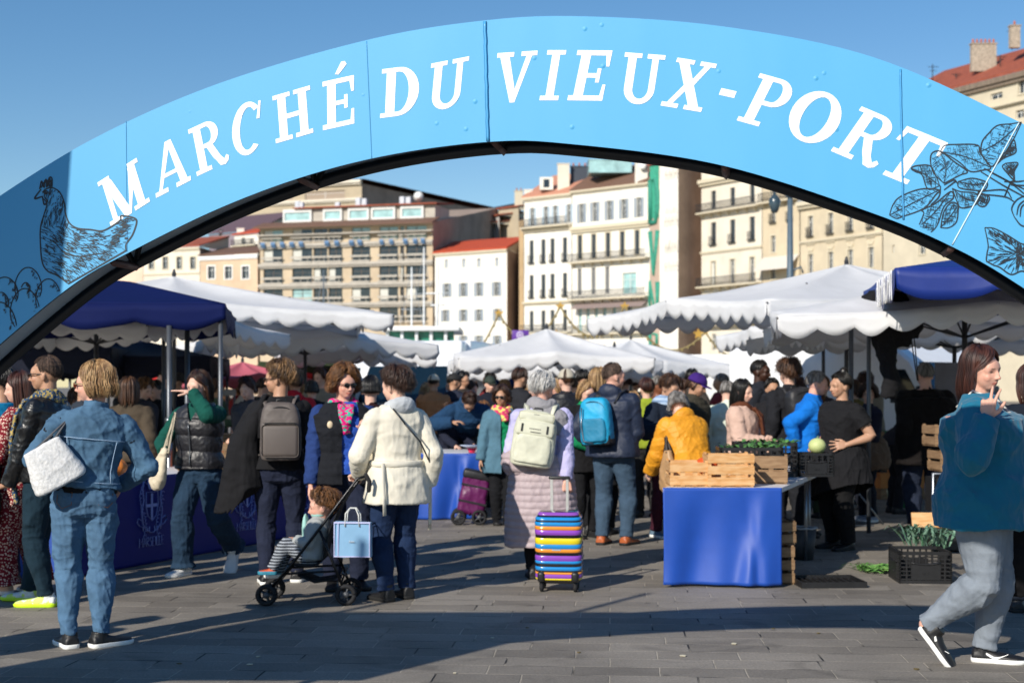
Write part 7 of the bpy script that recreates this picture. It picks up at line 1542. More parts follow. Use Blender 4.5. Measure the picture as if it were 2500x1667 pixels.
# ---------------- the quayside houses ----------------
def stucco(key, c, v=.12): return mat('stucco_'+key, c, .9, var=v, vs=.35, bump=.02, bs=3)
FRW = mat('window_frame', 'd8d8d4', .6); PANE = mat('window_glass', '2a3238', .12, coat=.5, var=.5, vs=1.2); PANEL_ = mat('pale_glass', '9cc0c0', .2, coat=.4, var=.3, vs=1); SHUT = mat('shutter_grey', '98a2ac', .7); RAIL = mat('balcony_iron', '23262a', .6); STONE = mat('stone_trim', 'cfc4ac', .85)
TILE = mat('roof_tile', 'a85a40', .85, kind='tiles', col2='7c3c2c', sc=3, var=.25, vs=2); TILEO = mat('roof_tile_orange', 'c8502c', .8, kind='tiles', col2='a04024', sc=3, var=.15, vs=2); TILEB = mat('roof_tile_brown', '80604e', .85, kind='tiles', col2='5c4438', sc=3)
def dd(px):
    """distance of the quay's building line for a photo column"""
    T_ = [(300,131),(635,125),(1053,120.7),(1238,116.2),(1577,107),(1711,104),(1858,98.6),(1952,95.5),(2153,89),(2560,77)]
    return 1.7*float(np.interp(px, [a for a, _ in T_], [b for _, b in T_]))
class Facade:
    """a house front between two photo columns; heights are read at its left edge"""
    def __init__(s, root, x0, x1, d0=None, d1=None, ref=None, base=0):
        s.d0 = d0*1.7 if d0 else dd(x0); s.d1 = d1*1.7 if d1 else dd(x1); s.A = Vector((X(x0, s.d0), s.d0, 0)); s.B = Vector((X(x1, s.d1), s.d1, 0)); s.x0, s.x1 = x0, x1
        s.U = s.B-s.A; s.L = s.U.length; s.U.normalize(); s.N = Vector((s.U.y, -s.U.x, 0)); s.root = root; s.base = base; s.wins = []
        s.M = Matrix(((s.U.x, -s.N.x, 0, s.A.x), (s.U.y, -s.N.y, 0, s.A.y), (0, 0, 1, 0), (0, 0, 0, 1)))   # local: x along, y into the house
    def z(s, py, px=None):
        px = s.x0 if px is None else px; return Z(py, s.dep(px))
    def dep(s, px):
        r = Vector(((px-CX)/F, 1, 0)); t = (s.A.x*s.N.x+s.A.y*s.N.y)/(r.x*s.N.x+r.y*s.N.y); return t
    def u(s, px): d = s.dep(px); return (Vector((X(px, d), d, 0))-s.A).dot(s.U)
    def win(s, px, py0, py1, wpx, **k):
        d = s.dep(px); u_ = s.u(px); w_ = wpx/F*d*1.06; s.wins.append((u_-w_/2, u_+w_/2, Z(py1, d), Z(py0, d), k))
    def wall(s, ztop, m, thick=.35, name='wall'):
        """wall built round its window openings"""
        us = sorted({0, s.L}|{max(0, min(s.L, a)) for w in s.wins for a in w[:2]}); zs = sorted({s.base, ztop}|{a for w in s.wins for a in w[2:4] if s.base < a < ztop}); mb = MB(); T_ = lambda x, y, z: s.M @ Vector((x, y, z))
        for a, b in zip(us, us[1:]):
            if b-a < 1e-4: continue
            run = None
            for c, e in zip(zs, zs[1:]):
                hole = any(w[0]-1e-4 <= a and b <= w[1]+1e-4 and w[2]-1e-4 <= c and e <= w[3]+1e-4 for w in s.wins)
                if not hole: mb.add([T_(a,0,c), T_(b,0,c), T_(b,0,e), T_(a,0,e)], [(0,1,2,3)])
        for w in s.wins:
            a, b, c, e = w[:4]; q = .28
            mb.add([T_(a,0,c),T_(b,0,c),T_(b,q,c),T_(a,q,c),T_(a,0,e),T_(b,0,e),T_(b,q,e),T_(a,q,e)], [(0,1,2,3),(7,6,5,4),(0,3,7,4),(2,1,5,6)])
        return mb.build(name, m, s.root, recalc=False)
    def windows(s):
        cache = {}
        for (a, b, c, e, k) in s.wins:
            w_, h = b-a, e-c; st = k.get('st', 'case'); key = (round(w_, 1), round(h, 1), st, k.get('sh'), k.get('rail'), k.get('trim'))
            if key in cache:
                o = copy_tree(cache[key], s.root); o.matrix_basis = s.M @ Matrix.Translation((a, 0, c)); continue
            mb = MB(); g = .045
            mb.m = 0
            for q in ((0,.20,0,g,.26,h),(w_-g,.20,0,w_,.26,h),(g,.20,0,w_-g,.26,g),(g,.20,h-g,w_-g,.26,h)): mb.box(q[:3], q[3:])
            if st == 'case': mb.box((w_/2-.04,.19,g),(w_/2+.04,.26,h-g)); mb.box((g,.205,h*.68),(w_/2-.041,.25,h*.68+.05)); mb.box((w_/2+.041,.205,h*.68),(w_-g,.25,h*.68+.05))
            if st == 'half': mb.box((w_*.5,.21,g),(w_*.58,.25,h-g))
            o = mb.build('window', k.get('fm', FRW), s.root); o.matrix_basis = s.M @ Matrix.Translation((a, 0, c)); mb = MB(); mb.box((g*.5,.235,g*.5),(w_-g*.5,.245,h-g*.5)); mb.build('pane', k.get('gm', PANE), o)
            if st == 'curt': mb = MB(); mb.box((g,.215,g),(w_*.45,.23,h-g)); mb.build('curtain', mat('curtain', 'c8c8c0', .9), o)
            if k.get('sh'):
                mb = MB(); sw = w_*.5
                for x in (-sw-.02, w_+.02):
                    mb.box((x,-.05,0),(x+sw,-.01,h)); n_ = int(h/.16)
                    for q in range(n_): mb.box((x+.05,-.065,.06+q*h/n_),(x+sw-.05,-.05,.06+q*h/n_+.06))
                mb.build('shutters', k.get('shm', SHUT), o)
            if k.get('trim'): mb = MB(); t_ = .16; mb.box((-t_,-.05,-.1),(0,-.002,h+t_)); mb.box((w_,-.05,-.1),(w_+t_,-.002,h+t_)); mb.box((0,-.05,h),(w_,-.002,h+t_)); mb.box((0,-.09,-.14),(w_,-.002,-.001)); mb.build('surround', k.get('tm', STONE), o)
            if k.get('rail'):
                mb = MB(); mb.box((-.15,-.35,-.08),(w_+.15,-.002,0)); hr = .95
                for q in range(int((w_+.2)/.12)): mb.box((-.1+q*.12,-.33,0),(-.07+q*.12,-.31,hr))
                mb.box((-.13,-.34,hr),(w_+.13,-.30,hr+.05)); mb.box((-.13,-.335,.1),(w_+.13,-.305,.14)); mb.build('balcony_rail', RAIL, o)
            cache[key] = o
    def slab(s, z0, z1, m, out=.3, a=0, b=None, name='cornice', y0=-.004):
        b = s.L if b is None else b; mb = MB(); mb.box((a-.1,-out,z0),(b+.1,y0,z1), s.M); mb.box((a-.05,-out*.6,z0-(z1-z0)*.7),(b+.05,y0,z0-.002), s.M); return mb.build(name, m, s.root)
    def balcony(s, z, a=0, b=None, out=.9, h=1.0, m=None):
        b = s.L if b is None else b; mb = MB(); mb.box((a,-out,z-.18),(b,-.004,z), s.M)
        for q in range(int((b-a)/1.6)+1): x = a+.3+q*1.6; (x < b-.2) and mb.prism([s.M @ Vector((x,-.006,z-.182)), s.M @ Vector((x,-out*.8,z-.182)), s.M @ Vector((x,-.006,z-.75))], s.U*.18)
        o = mb.build('balcony_floor', m or STONE, s.root); mb = MB()
        for q in range(int((b-a)/.13)): x = a+q*.13; mb.box((x,-out+.03,z),(x+.03,-out+.06,z+h), s.M)
        mb.box((a,-out+.02,z+h),(b,-out+.07,z+h+.06), s.M); mb.box((a,-out+.025,z+.12),(b,-out+.065,z+.16), s.M); mb.build('balcony_rail', RAIL, o); return o
def sidewall(root, F_, ztop, m, vec, name='side_wall', base=0, zt2=None):
    """wall running back from the right end of a front, as a solid block behind the front"""
    v = Vector((vec[0], vec[1], 0)); A, B_ = F_.A.copy(), F_.B.copy(); zt2 = zt2 or ztop; e = F_.N*-.30
    mb = MB(); a, b = A+e, B_+e*.02+F_.U*.0; c, d = B_+v, A+v
    mb.add([Vector((p.x, p.y, z)) for p, z in ((a,base),(b,base),(c,base),(d,base),(a,ztop-.02),(b,ztop-.02),(c,zt2-.02),(d,zt2-.02))], [(1,2,6,5),(2,3,7,6),(3,0,4,7),(4,5,6,7)]); return mb.build(name, m, root, recalc=False)
def roof(root, F_, z0, z1, depth, m, name='roof', over=.35, vec=None):
    """pitched roof rising back from the eaves of a front"""
    z1 = EYE+(z1-EYE)*(1+depth*.85/F_.d0); v = Vector((vec[0], vec[1], 0)).normalized()*depth if vec else -F_.N*depth; A = F_.A+F_.N*over-F_.U*.2; B_ = F_.B+F_.N*over+F_.U*.2; mb = MB(); zt = Vector((0,0,1))
    p = [A+zt*z0, B_+zt*z0, B_+v+zt*z1, A+v+zt*z1]; mb.prism(p, (0,0,.22)); 
    o = mb.build(name, m, root); mb = MB(); mb.add([B_-F_.U*.2-F_.N*over+zt*z0, B_-F_.U*.2+v+zt*z1, B_-F_.U*.2+v+zt*(z0-.1)], [(0,1,2)]); mb.build('gable', STONE, root, recalc=False); return o
def chimney(par, p, w_=.9, h=1.6, pots=3, m=None, d=.6):
    mb = MB(); mb.box((p.x-w_/2,p.y-d/2,p.z),(p.x+w_/2,p.y+d/2,p.z+h)); mb.box((p.x-w_/2-.08,p.y-d/2-.08,p.z+h+.002),(p.x+w_/2+.08,p.y+d/2+.08,p.z+h+.12)); o = mb.build('chimney', m or STONE, par)
    if pots:
        mb = MB()
        for k in range(pots): mb.tube([(p.x-w_/2+w_*(k+.5)/pots,p.y,p.z+h+.12),(p.x-w_/2+w_*(k+.5)/pots,p.y,p.z+h+.55)], [.12,.10], 8)
        mb.build('chimney_pots', mat('terracotta', 'b0603c', .8), o)
    return o
def house(label, x0, x1, name='house', **k):
    r = thing(name, label, 'building', (0,0,0)); f = Facade(r, x0, x1, **k); r.location = f.A; f.M = Matrix.Translation(-f.A) @ f.M; A0_ = f.A.copy(); f.off = A0_
    return r, f
# All parts are given relative to the house's foot: shift the front's frame once it is measured
class HF(Facade):
    def __init__(s, label, x0, x1, name='house', **k):
        r = thing(name, label, 'building'); super().__init__(r, x0, x1, **k); s.r = r
    def finish(s):
        o = s.A.copy(); s.r.location = o; T_ = Matrix.Translation(-o)
        for ch in s.r.children: ch.matrix_basis = T_ @ ch.matrix_basis
g2 = lambda x: 1050+x/2.9586
h2 = lambda y: 370+y/2.9586
g1 = lambda x: 300+x/2.94
h1 = lambda y: 400+y/2.94
g3 = lambda x: 1650+x/2.7506
h3 = lambda y: 380+y/2.7506
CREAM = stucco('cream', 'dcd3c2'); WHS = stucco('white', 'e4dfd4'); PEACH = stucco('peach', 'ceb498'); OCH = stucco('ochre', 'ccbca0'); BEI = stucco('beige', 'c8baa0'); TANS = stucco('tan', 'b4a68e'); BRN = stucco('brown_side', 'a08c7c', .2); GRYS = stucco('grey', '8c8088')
back = lambda k=1: (1.2*k, 14*k)
# far left: pinkish, cream and peach houses
f = HF('pale pink house at the far left, mostly behind the arch', 250, g1(145)); 
for px in (g1(20), g1(90)): f.win(px, h1(850), h1(930), 40/2.94, sh=1)
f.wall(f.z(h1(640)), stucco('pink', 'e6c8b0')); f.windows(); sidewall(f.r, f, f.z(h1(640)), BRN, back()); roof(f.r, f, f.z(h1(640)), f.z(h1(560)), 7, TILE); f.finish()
f = HF('cream house with grey shuttered windows left of the peach house', g1(148), g1(552))
for px in (205, 305, 405, 503):
    f.win(g1(px), h1(668), h1(755), 42/2.94, trim=1); f.win(g1(px), h1(862), h1(930), 42/2.94, trim=1, gm=PANEL_)
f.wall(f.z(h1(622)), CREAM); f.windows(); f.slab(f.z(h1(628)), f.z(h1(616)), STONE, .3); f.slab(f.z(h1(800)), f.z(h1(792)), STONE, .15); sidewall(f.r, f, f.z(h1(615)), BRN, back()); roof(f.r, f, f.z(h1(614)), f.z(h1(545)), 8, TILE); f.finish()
f = HF('small peach house with three white arched windows', g1(555), g1(968))
for px in (635, 757, 880): f.win(g1(px), h1(735), h1(825), 56/2.94, trim=1, tm=WHITEP); f.win(g1(px), h1(960), h1(1040), 56/2.94, trim=1, tm=WHITEP)
f.wall(f.z(h1(680)), PEACH); f.windows(); f.slab(f.z(h1(684)), f.z(h1(668)), WHITEP, .35); sidewall(f.r, f, f.z(h1(670)), BRN, back()); roof(f.r, f, f.z(h1(664)), f.z(h1(612)), 7, TILEB); f.finish()
# grey houses rising behind them
f = HF('grey house behind the cream and peach houses', g1(620), g1(975), d0=150, d1=146); 
for px in (865,): f.win(g1(px), h1(528), h1(585), 40/2.94, trim=1, tm=WHITEP)
f.win(g1(700), h1(470), h1(520), 26/2.94)
f.wall(f.z(h1(510)), GRYS); f.windows(); sidewall(f.r, f, f.z(h1(510)), BRN, back()); roof(f.r, f, f.z(h1(508)), f.z(h1(385)), 9, mat('mauve_tile', '6c5660', .9, kind='tiles', col2='54444c', sc=3)); f.finish()
f = HF('white balconied house with an orange roof above the peach house', g1(800), g1(975), d0=140, d1=138)
f.win(g1(865), h1(530), h1(580), 34/2.94, gm=PANE); f.win(g1(925), h1(535), h1(580), 24/2.94, gm=PANE); f.wall(f.z(h1(515)), WHS); f.windows(); f.balcony(f.z(h1(592)), h=.9); sidewall(f.r, f, f.z(h1(515)), BRN, (0,8)); roof(f.r, f, f.z(h1(513)), f.z(h1(478)), 5, TILEO); chimney(f.r, f.A+f.U*1.0+Vector((0,2,f.z(h1(500)))), 1.2, .9, 0, WHS); f.finish()
# modern block
f = HF('wide modern apartment block with concrete balconies and beige piers', g1(985), g1(2225), name='apartment_block')
bays = [(1005,1152),(1212,1362),(1366,1470),(1474,1578),(1640,1778),(1838,1978),(1990,2020),(2030,2182)]
CONC = mat('concrete_band', 'b4ada2', .85, var=.12, vs=1); PIER = stucco('pier', 'c2b096'); HY = .0
flo = [(480,575),(612,722),(752,870),(898,1015),(1038,1150)]
slope = lambda x, y: y-(x-1005)/(2180-1005)*(940*2.94-400*2.94-(y-0)+0)*0.0
for (a, b) in bays:
    for (t0, t1) in flo: f.win(g1((a+b)/2), h1(t0)-(g1((a+b)/2)-g1(1005))*.022*(940-h1(t0))/300, h1(t1)-(g1((a+b)/2)-g1(1005))*.022*(940-h1(t1))/300, (b-a)/2.94*.97, st='curt' if (a+t0) % 3 == 0 else 'case', gm=PANEL_ if (a+t0) % 5 == 0 else PANE, fm=mat('frame_brown', '5a4c42', .6))
# openings are snapped to common heights at the left edge so each floor is level
rows = {}
W2 = []
for (a, b, c, e, k) in f.wins: W2.append([a, b, c, e, k])
zf = [(f.z(h1(t1)), f.z(h1(t0))) for t0, t1 in flo]
for w_ in W2:
    j = min(range(5), key=lambda q: abs((w_[2]+w_[3])/2-(zf[q][0]+zf[q][1])/2)); w_[2], w_[3] = zf[j]
f.wins = [tuple(w_) for w_ in W2]
f.wall(f.z(h1(468)), PIER); f.windows()
for j, (z0, z1) in enumerate(zf):
    h = z1-z0; f.slab(z1+.22, z1+.62 if j else z1+.3, CONC, .55, name='floor_band'); 
    if j == 0: f.slab(z0+h*.52, z0+h*.60, CONC, 1.1, name='pergola_beam')
    for (a, b) in bays:
        ua, ub = f.u(g1(a)), f.u(g1(b)); mb = MB(); mb.box((ua,-.62,z0+h*.30),(ub,-.50,z0+h*.42), f.M); mb.box((ua,-.60,z0+.02),(ub,-.52,z0+h*.10), f.M)
        for q in range(3): x = ua+(ub-ua)*(q+.5)/3; mb.box((x-.03,-.58,z0+h*.10),(x+.03,-.54,z0+h*.30), f.M)
        mb.build('balcony_front', CONC, f.r)
BLA = mat('awning_blue', '5c80a8', .7); DKF = mat('frame_dark', '5c6268', .6)
for k in range(9):
    x = f.u(g1([1022,1095,1160,1228,1295,1480,1550,1655,1715][k])); mb = MB(); mb.prism([f.M @ Vector(p) for p in ((x-.35,-.56,zf[1][1]+.05),(x+.35,-.56,zf[1][1]+.05),(x+.35,-.95,zf[1][1]-.1+.6),(x-.35,-.95,zf[1][1]-.1+.6))], (0,0,.35)); mb.build('blue_awning', BLA, f.r)
for q in (1870,1940,2040,2110,2165):
    x = f.u(g1(q)); mb = MB(); mb.prism([f.M @ Vector(p) for p in ((x-.3,-.56,zf[1][1]+.05),(x+.3,-.56,zf[1][1]+.05),(x+.3,-.90,zf[1][1]+.5),(x-.3,-.90,zf[1][1]+.5))], (0,0,.3)); mb.build('blue_awning', BLA, f.r)
mb = MB(); zt = f.z(h1(472)); mb.prism([f.M @ Vector(p) for p in ((-.6,-1.3,zt),(f.L+.3,-1.3,zt),(f.L+.3,2.2,zt+1.05),(-.6,2.2,zt+1.05))], (0,0,.18)); mb.build('roof', TILEB, f.r)
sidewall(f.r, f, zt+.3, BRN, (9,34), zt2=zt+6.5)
pz0, pz1 = zt+1.1, zt+3.1      # set back penthouse
mb = MB(); mb.box((5.0,2.4,pz0-1),(f.L-.5,9,pz1), f.M); mb.build('penthouse_wall', CONC, f.r)
for (a, b) in ((1120,1300),(1410,1520),(1590,1715),(1758,1905),(1970,2110)):
    ua, ub = f.u(g1(a)), f.u(g1(b)); mb = MB(); mb.box((ua-.3,2.0,pz0),(ub+.3,2.38,pz0+.35), f.M); mb.box((ua-.3,2.0,pz1-.5),(ub+.3,2.38,pz1), f.M); mb.box((ua-.3,2.0,pz0+.35),(ua,2.38,pz1-.5), f.M); mb.box((ub,2.0,pz0+.35),(ub+.3,2.38,pz1-.5), f.M)
    o = mb.build('penthouse_window', FRW, f.r); mb = MB(); mb.box((ua,2.2,pz0+.35),(ub,2.25,pz1-.5), f.M); mb.build('pane', PANEL_, o)
mb = MB(); mb.prism([f.M @ Vector(p) for p in ((4.6,1.6,pz1+.02),(f.L,1.6,pz1+.02),(f.L,10,pz1+.9),(4.6,10,pz1+.9))], (0,0,.2)); o = mb.build('penthouse_roof', TILE, f.r)
for q, hh in ((1190,1.2),(1215,1.0),(1630,1.4),(1675,1.2),(1480,.7),(1950,1.3),(1995,1.2)): 
    x = f.u(g1(q)); mb = MB(); mb.box((x-.35,3,pz1+.3),(x+.35,3.6,pz1+.4+hh*.8), f.M); mb.build('flue', mat('flue_metal', 'c0c4cc', .4), f.r)
x = f.u(g1(2075)); mb = MB(); mb.rings([[f.M @ Vector((x+math.cos(a)*r, 3-yy, pz1+1.3+math.sin(a)*r)) for a in np.linspace(0, 6.283, 17)[:-1]] for r, yy in ((.75,.25),(.5,.05),(.05,-.05))]); mb.build('satellite_dish', WHITEP, f.r)
f.finish()
# tan building on the hill behind
f = HF('tan building with a low tiled roof on the hill behind the modern block', g1(880), g1(1715), d0=165, d1=160, name='hill_building')
f.win(g1(1150), h1(200), h1(262), 150/2.94, gm=mat('blind', '9c8c7c', .8)); f.win(g1(1450), h1(195), h1(258), 300/2.94, gm=mat('blind', '9c8c7c'))
f.wall(f.z(h1(185)), TANS); f.windows(); f.slab(f.z(h1(180)), f.z(h1(162)), CREAM, .9); f.slab(f.z(h1(300)), f.z(h1(285)), CREAM, .6); sidewall(f.r, f, f.z(h1(185)), BRN, (26,46), zt2=f.z(h1(185))-0.3)
zt = f.z(h1(160)); mb = MB(); c = [f.M @ Vector((-1,-1,zt)), f.M @ Vector((f.L+1,-1,zt)), Vector((f.B.x+27, f.B.y+46, zt)), Vector((f.A.x+25, f.A.y+46, zt))]; cc = sum(c, Vector())/4+Vector((0,0,2.8)); mb.add(c+[cc], [(0,1,4),(1,2,4),(2,3,4),(3,0,4)]); mb.build('roof', TILE, f.r, recalc=False); chimney(f.r, cc-Vector((6,6,1)), 2, 1.2, 0, WHS); f.finish()
# dark roofed building right of the modern block, behind
f = HF('brown gabled building behind the orange roofed house', g2(340), g2(480), d0=150, d1=146, name='hill_building'); f.win(g2(400), h2(470), h2(500), 12, st='x'); f.wall(f.z(h2(445)), stucco('slate_wall', '4a4650')); f.windows(); sidewall(f.r, f, f.z(h2(445)), BRN, back()); roof(f.r, f, f.z(h2(445)), f.z(h2(408)), 8, mat('slate', '3c4450', .7)); f.finish()
for (a, b, t, lb, m_) in ((360,430,535,'small yellow house between the hill buildings',stucco('yellow', 'dcc888')),(425,500,480,'grey rendered gable end between the hill buildings',stucco('greyw', 'b0aca8')),(495,640,418,'stone building with a tall chimney behind the white facade',TANS)):
    f = HF(lb, g2(a), g2(b), d0=140, d1=138, name='hill_house'); f.win(g2((a+b)/2), h2(t+50), h2(t+85), 9, st='x'); f.wall(f.z(h2(t)), m_); f.windows(); sidewall(f.r, f, f.z(h2(t)), BRN, back()); roof(f.r, f, f.z(h2(t)), f.z(h2(t-12)), 6, TILE)
    if a == 495: chimney(f.r, f.A+f.U*4.8+Vector((0,1,f.z(h2(415)))), 1.4, 2.6, 2)
    f.finish()
# orange roofed house
f = HF('plain white house with a bright orange tiled roof and grey shutters', g2(35), g2(556))
for i, px in enumerate((118, 243, 353, 483)):
    k_ = (px-35)/520*16; f.win(g2(px), h2(782-k_), h2(845-k_), 26/2.96, st='x', gm=SHUT)
for i, px in enumerate((122, 240, 352, 480)): f.win(g2(px), h2(955-(px-35)*.03), h2(1052-(px-35)*.02), 40/2.96, sh=1)
for i, px in enumerate((110, 240, 352, 485)): f.win(g2(px), h2(1145-(px-35)*.02), h2(1230-(px-35)*.015), 38/2.96, sh=1)
for i, px in enumerate((240, 352, 485)): f.win(g2(px), h2(1330), h2(1400), 38/2.96, sh=1)
f.wall(f.z(h2(745)), WHS); f.windows(); f.slab(f.z(h2(750)), f.z(h2(738)), STONE, .3); sidewall(f.r, f, f.z(h2(742)), BRN, (5.2,20)); roof(f.r, f, f.z(h2(738)), f.z(h2(655)), 11, TILEO, vec=(2.8,11))
mb = MB(); mb.box((f.A.x+8.5,f.A.y+4,f.z(h2(660))),(f.A.x+12.5,f.A.y+6,f.z(h2(625)))); mb.build('roof_terrace', mat('grey_box', 'a4a8ac', .7), f.r); f.finish()
f = HF('narrow ochre strip of a house between the orange roof and the white facade', g2(642), g2(676), d0=116.5, d1=115.6, name='narrow_house'); f.win(g2(659), h2(900), h2(960), 4, st='x'); f.wall(f.z(h2(500)), stucco('orange_strip', 'c4a880')); f.windows(); sidewall(f.r, f, f.z(h2(500)), BRN, (.5,10)); f.finish()
# white facades
f = HF('white five storey facade with iron balconies and a pink tiled roof', g2(680), g2(1022))
sl = lambda px, y, s0=680: y-(px-s0)*(1-y/1690)*.16
for px in (740, 838, 905, 1003): f.win(g2(px), h2(sl(px, 418)), h2(sl(px, 545)), 34/2.96, sh=1, shm=mat('pale_shutter', 'b4c4d0', .7))
for px in (733, 818, 884, 974): f.win(g2(px), h2(sl(px, 648)), h2(sl(px, 812)), 36/2.96, rail=1, st='half', fm=DKF)
for px in (733, 818, 884, 974): f.win(g2(px), h2(sl(px, 898)), h2(sl(px, 1060)), 36/2.96, rail=1, st='half', fm=DKF)
for px in (733, 818, 884, 974): f.win(g2(px), h2(sl(px, 1155)), h2(sl(px, 1300)), 34/2.96, fm=DKF)
def snap(f, tol=.6):
    """level the openings of each floor"""
    g = []
    for i, w_ in enumerate(f.wins):
        for grp in g:
            if abs(f.wins[grp[0]][2]-w_[2]) < tol and abs(f.wins[grp[0]][3]-w_[3]) < tol*1.3: grp.append(i); break
        else: g.append([i])
    W_ = list(f.wins)
    for grp in g:
        a = sum(W_[i][2] for i in grp)/len(grp); b = sum(W_[i][3] for i in grp)/len(grp)
        for i in grp: W_[i] = (W_[i][0], W_[i][1], a, b, W_[i][4])
    f.wins = W_
snap(f); f.wall(f.z(h2(350)), WHS); f.windows(); f.slab(f.z(h2(352)), f.z(h2(338)), STONE, .4); f.slab(f.z(h2(575)), f.z(h2(556)), STONE, .6); f.balcony(f.z(h2(556)), out=1.0); f.slab(f.z(h2(1100)), f.z(h2(1088)), STONE, .4); f.balcony(f.z(h2(1312)), out=.9)
zt = f.z(h2(338)); roof(f.r, f, zt, zt+2.8, 7, mat('pink_tile', 'c89078', .85, kind='tiles', col2='b07860', sc=3)); sidewall(f.r, f, zt, BRN, back()); chimney(f.r, f.A+Vector((.6,1,zt)), 1.2, 1.2, 0, WHS); chimney(f.r, f.B+Vector((-1.0,2.5,zt)), 1.6, 4.2, 0, CREAM); chimney(f.r, f.B+Vector((1.2,3.5,zt+.8)), 2.4, 3.2, 3, mat('slate', '3c4450', .7))
mb = MB(); q = f.B+Vector((-4.2,2.5,zt+.8)); mb.box(q, q+Vector((1.8,1.5,1.7))); mb.build('dormer', WHS, f.r); mb = MB(); mb.box(q+Vector((.5,-.03,.3)), q+Vector((1.3,-.01,1.4))); mb.build('dormer_window', PANE, f.r); f.finish()
f = HF('taller white facade with long balconies beside the lettered gable', g2(1026), g2(1588))
sb = lambda px, y: y-(px-1026)*(1-y/1690)*.155
for px in (1095, 1190, 1295, 1400, 1508): f.win(g2(px), h2(sb(px, 388)), h2(sb(px, 525)), 40/2.96, sh=1, shm=SHUT, gm=PANE if px != 1190 else SHUT)
for px in (1083, 1182, 1285, 1388, 1495): f.win(g2(px), h2(sb(px, 612)), h2(sb(px, 785)), 38/2.96, fm=DKF, st='half', trim=1)
for px in (1080, 1180, 1280): f.win(g2(px), h2(sb(px, 850)), h2(sb(px, 1040)), 34/2.96, gm=mat('shutter_closed', '7c7c7c', .7), fm=DKF)
f.win(g2(1440), h2(sb(1440, 905)), h2(sb(1440, 1050)), 118/2.96, gm=PANEL_)
for px in (1083, 1140, 1200, 1260, 1330): f.win(g2(px), h2(sb(px, 1130)), h2(sb(px, 1300)), 30/2.96, gm=PANEL_, st='x')
f.win(g2(1440), h2(1120), h2(1290), 40/2.96)
snap(f); f.wall(f.z(h2(300)), WHS); f.windows(); f.slab(f.z(h2(302)), f.z(h2(290)), STONE, .45); f.slab(f.z(h2(575)), f.z(h2(550)), STONE, .5)
mb = MB(); zc = f.z(h2(585))
for q in range(int(f.L/.45)): mb.box((q*.45+.1,-.35,zc-.02),(q*.45+.3,-.004,zc+.2), f.M)
mb.build('dentils', STONE, f.r)
f.balcony(f.z(h2(805)), out=1.0); f.balcony(f.z(h2(1072)), out=1.1); f.balcony(f.z(h2(1318)), out=1.0)
mb = MB(); zc = f.z(h2(1100)); mb.prism([f.M @ Vector(p) for p in ((.8,-.01,zc),(f.L-.3,-.01,zc),(f.L-.3,-1.3,zc-.8),(.8,-1.3,zc-.8))], (0,0,.06)); mb.build('awning', mat('awning_taupe', '8c7c78', .8), f.r)
zt = f.z(h2(290)); roof(f.r, f, zt, zt+2.6, 6, TILEB); sidewall(f.r, f, zt, BRN, back()); mb = MB(); q = f.B+Vector((-7.5,5,zt+2.0)); mb.box(q, q+Vector((5.6,4,1.6))); mb.box(q+Vector((-.1,-.1,1.602)), q+Vector((5.7,4,1.75))); mb.build('roof_lantern', PANEL_, f.r)
chimney(f.r, f.B+Vector((-1.0,1.2,zt)), 1.6, 2.6, 0, WHS); mb = MB(); mb.ell(f.B+Vector((-.9,.4,zt+2.3)), (.55,.2,.6), 14, 10); mb.ell(f.B+Vector((-.7,1.0,zt+3.8)), (.45,.2,.45), 14, 10); mb.build('satellite_dish', WHITEP, f.r); f.finish()
# lettered gable and bare side wall
f = HF('tall white gable with faded green lettering and a bare brown side wall', g2(1588), g2(1792), d0=106.6, d1=103.6, name='gable_building')
f.wins = []; f.win(g2(1730), h2(640), h2(700), 3, st='x', gm=WHS); f.wall(f.z(h2(92)), stucco('gable_white', 'ece6da')); f.windows(); zt = f.z(h2(92)); sidewall(f.r, f, zt, BRN, (12,16)); roof(f.r, f, zt-.2, zt+1.4, 8, TILE, vec=(6,8))
mb = MB(); ua, ub = f.u(g2(1588)), f.u(g2(1658)); mb.box((ua+.02,-.05,0),(ub,-.004,zt-.1), f.M); mb.build('pale_strip', stucco('strip_pink', 'bca494'), f.r)
GRN_ = mat('letter_green', '3c9c80', .7, var=.3, vs=3); mb = MB(); ux0 = ua+.25; lw = ub-ua-.5; zz = zt-.5; gl = {'D': [[(0,0),(0,1),(.7,1),(1,.7),(1,.3),(.7,0),(0,0)]], 'V': [[(0,1),(.5,0),(1,1)]], 'N': [[(0,0),(0,1),(1,0),(1,1)]], 'R': [[(0,0),(0,1),(.9,.9),(.9,.6),(0,.5),(1,0)]], 'E': [[(1,1),(0,1),(0,0),(1,0)],[(0,.5),(.8,.5)]], 'I': [[(.5,0),(.5,1)]]}
mb.box((ua+.06,-.075,zt-7),(ub-.05,-.052,zt-.2), f.M); mb.build('letter_field', GRN_, f.r)
mb = MB()
for k, c in enumerate('DVNRNER'):
    h = 6.0 if k < 3 else 4.2; z1 = zz-1.0-k*6.5 if k < 3 else zz-1.0-3*6.5-(k-3)*4.6
    for L_ in gl[c]: mb.tube([f.M @ Vector((ux0+x*lw, -.10, z1-h+y*h*.9)) for x, y in L_], .34 if k < 3 else .26, 6)
mb.build('vertical_lettering', GRN_ if 0 else mat('letter_green2', '2f8a74', .7, var=.3, vs=3), f.r)
mb = MB(); R8 = random.Random(5)
for py in (200, 230, 470, 530, 560, 720, 745, 850, 880):
    for q in range(4): x = f.u(g2(1695+q*24+R8.uniform(-4, 4))); z = f.z(h2(py)); mb.tube([f.M @ Vector((x, -.02, z)), f.M @ Vector((x+.3, -.02, z+.7)), f.M @ Vector((x+.6, -.02, z-.15))], .04, 5)
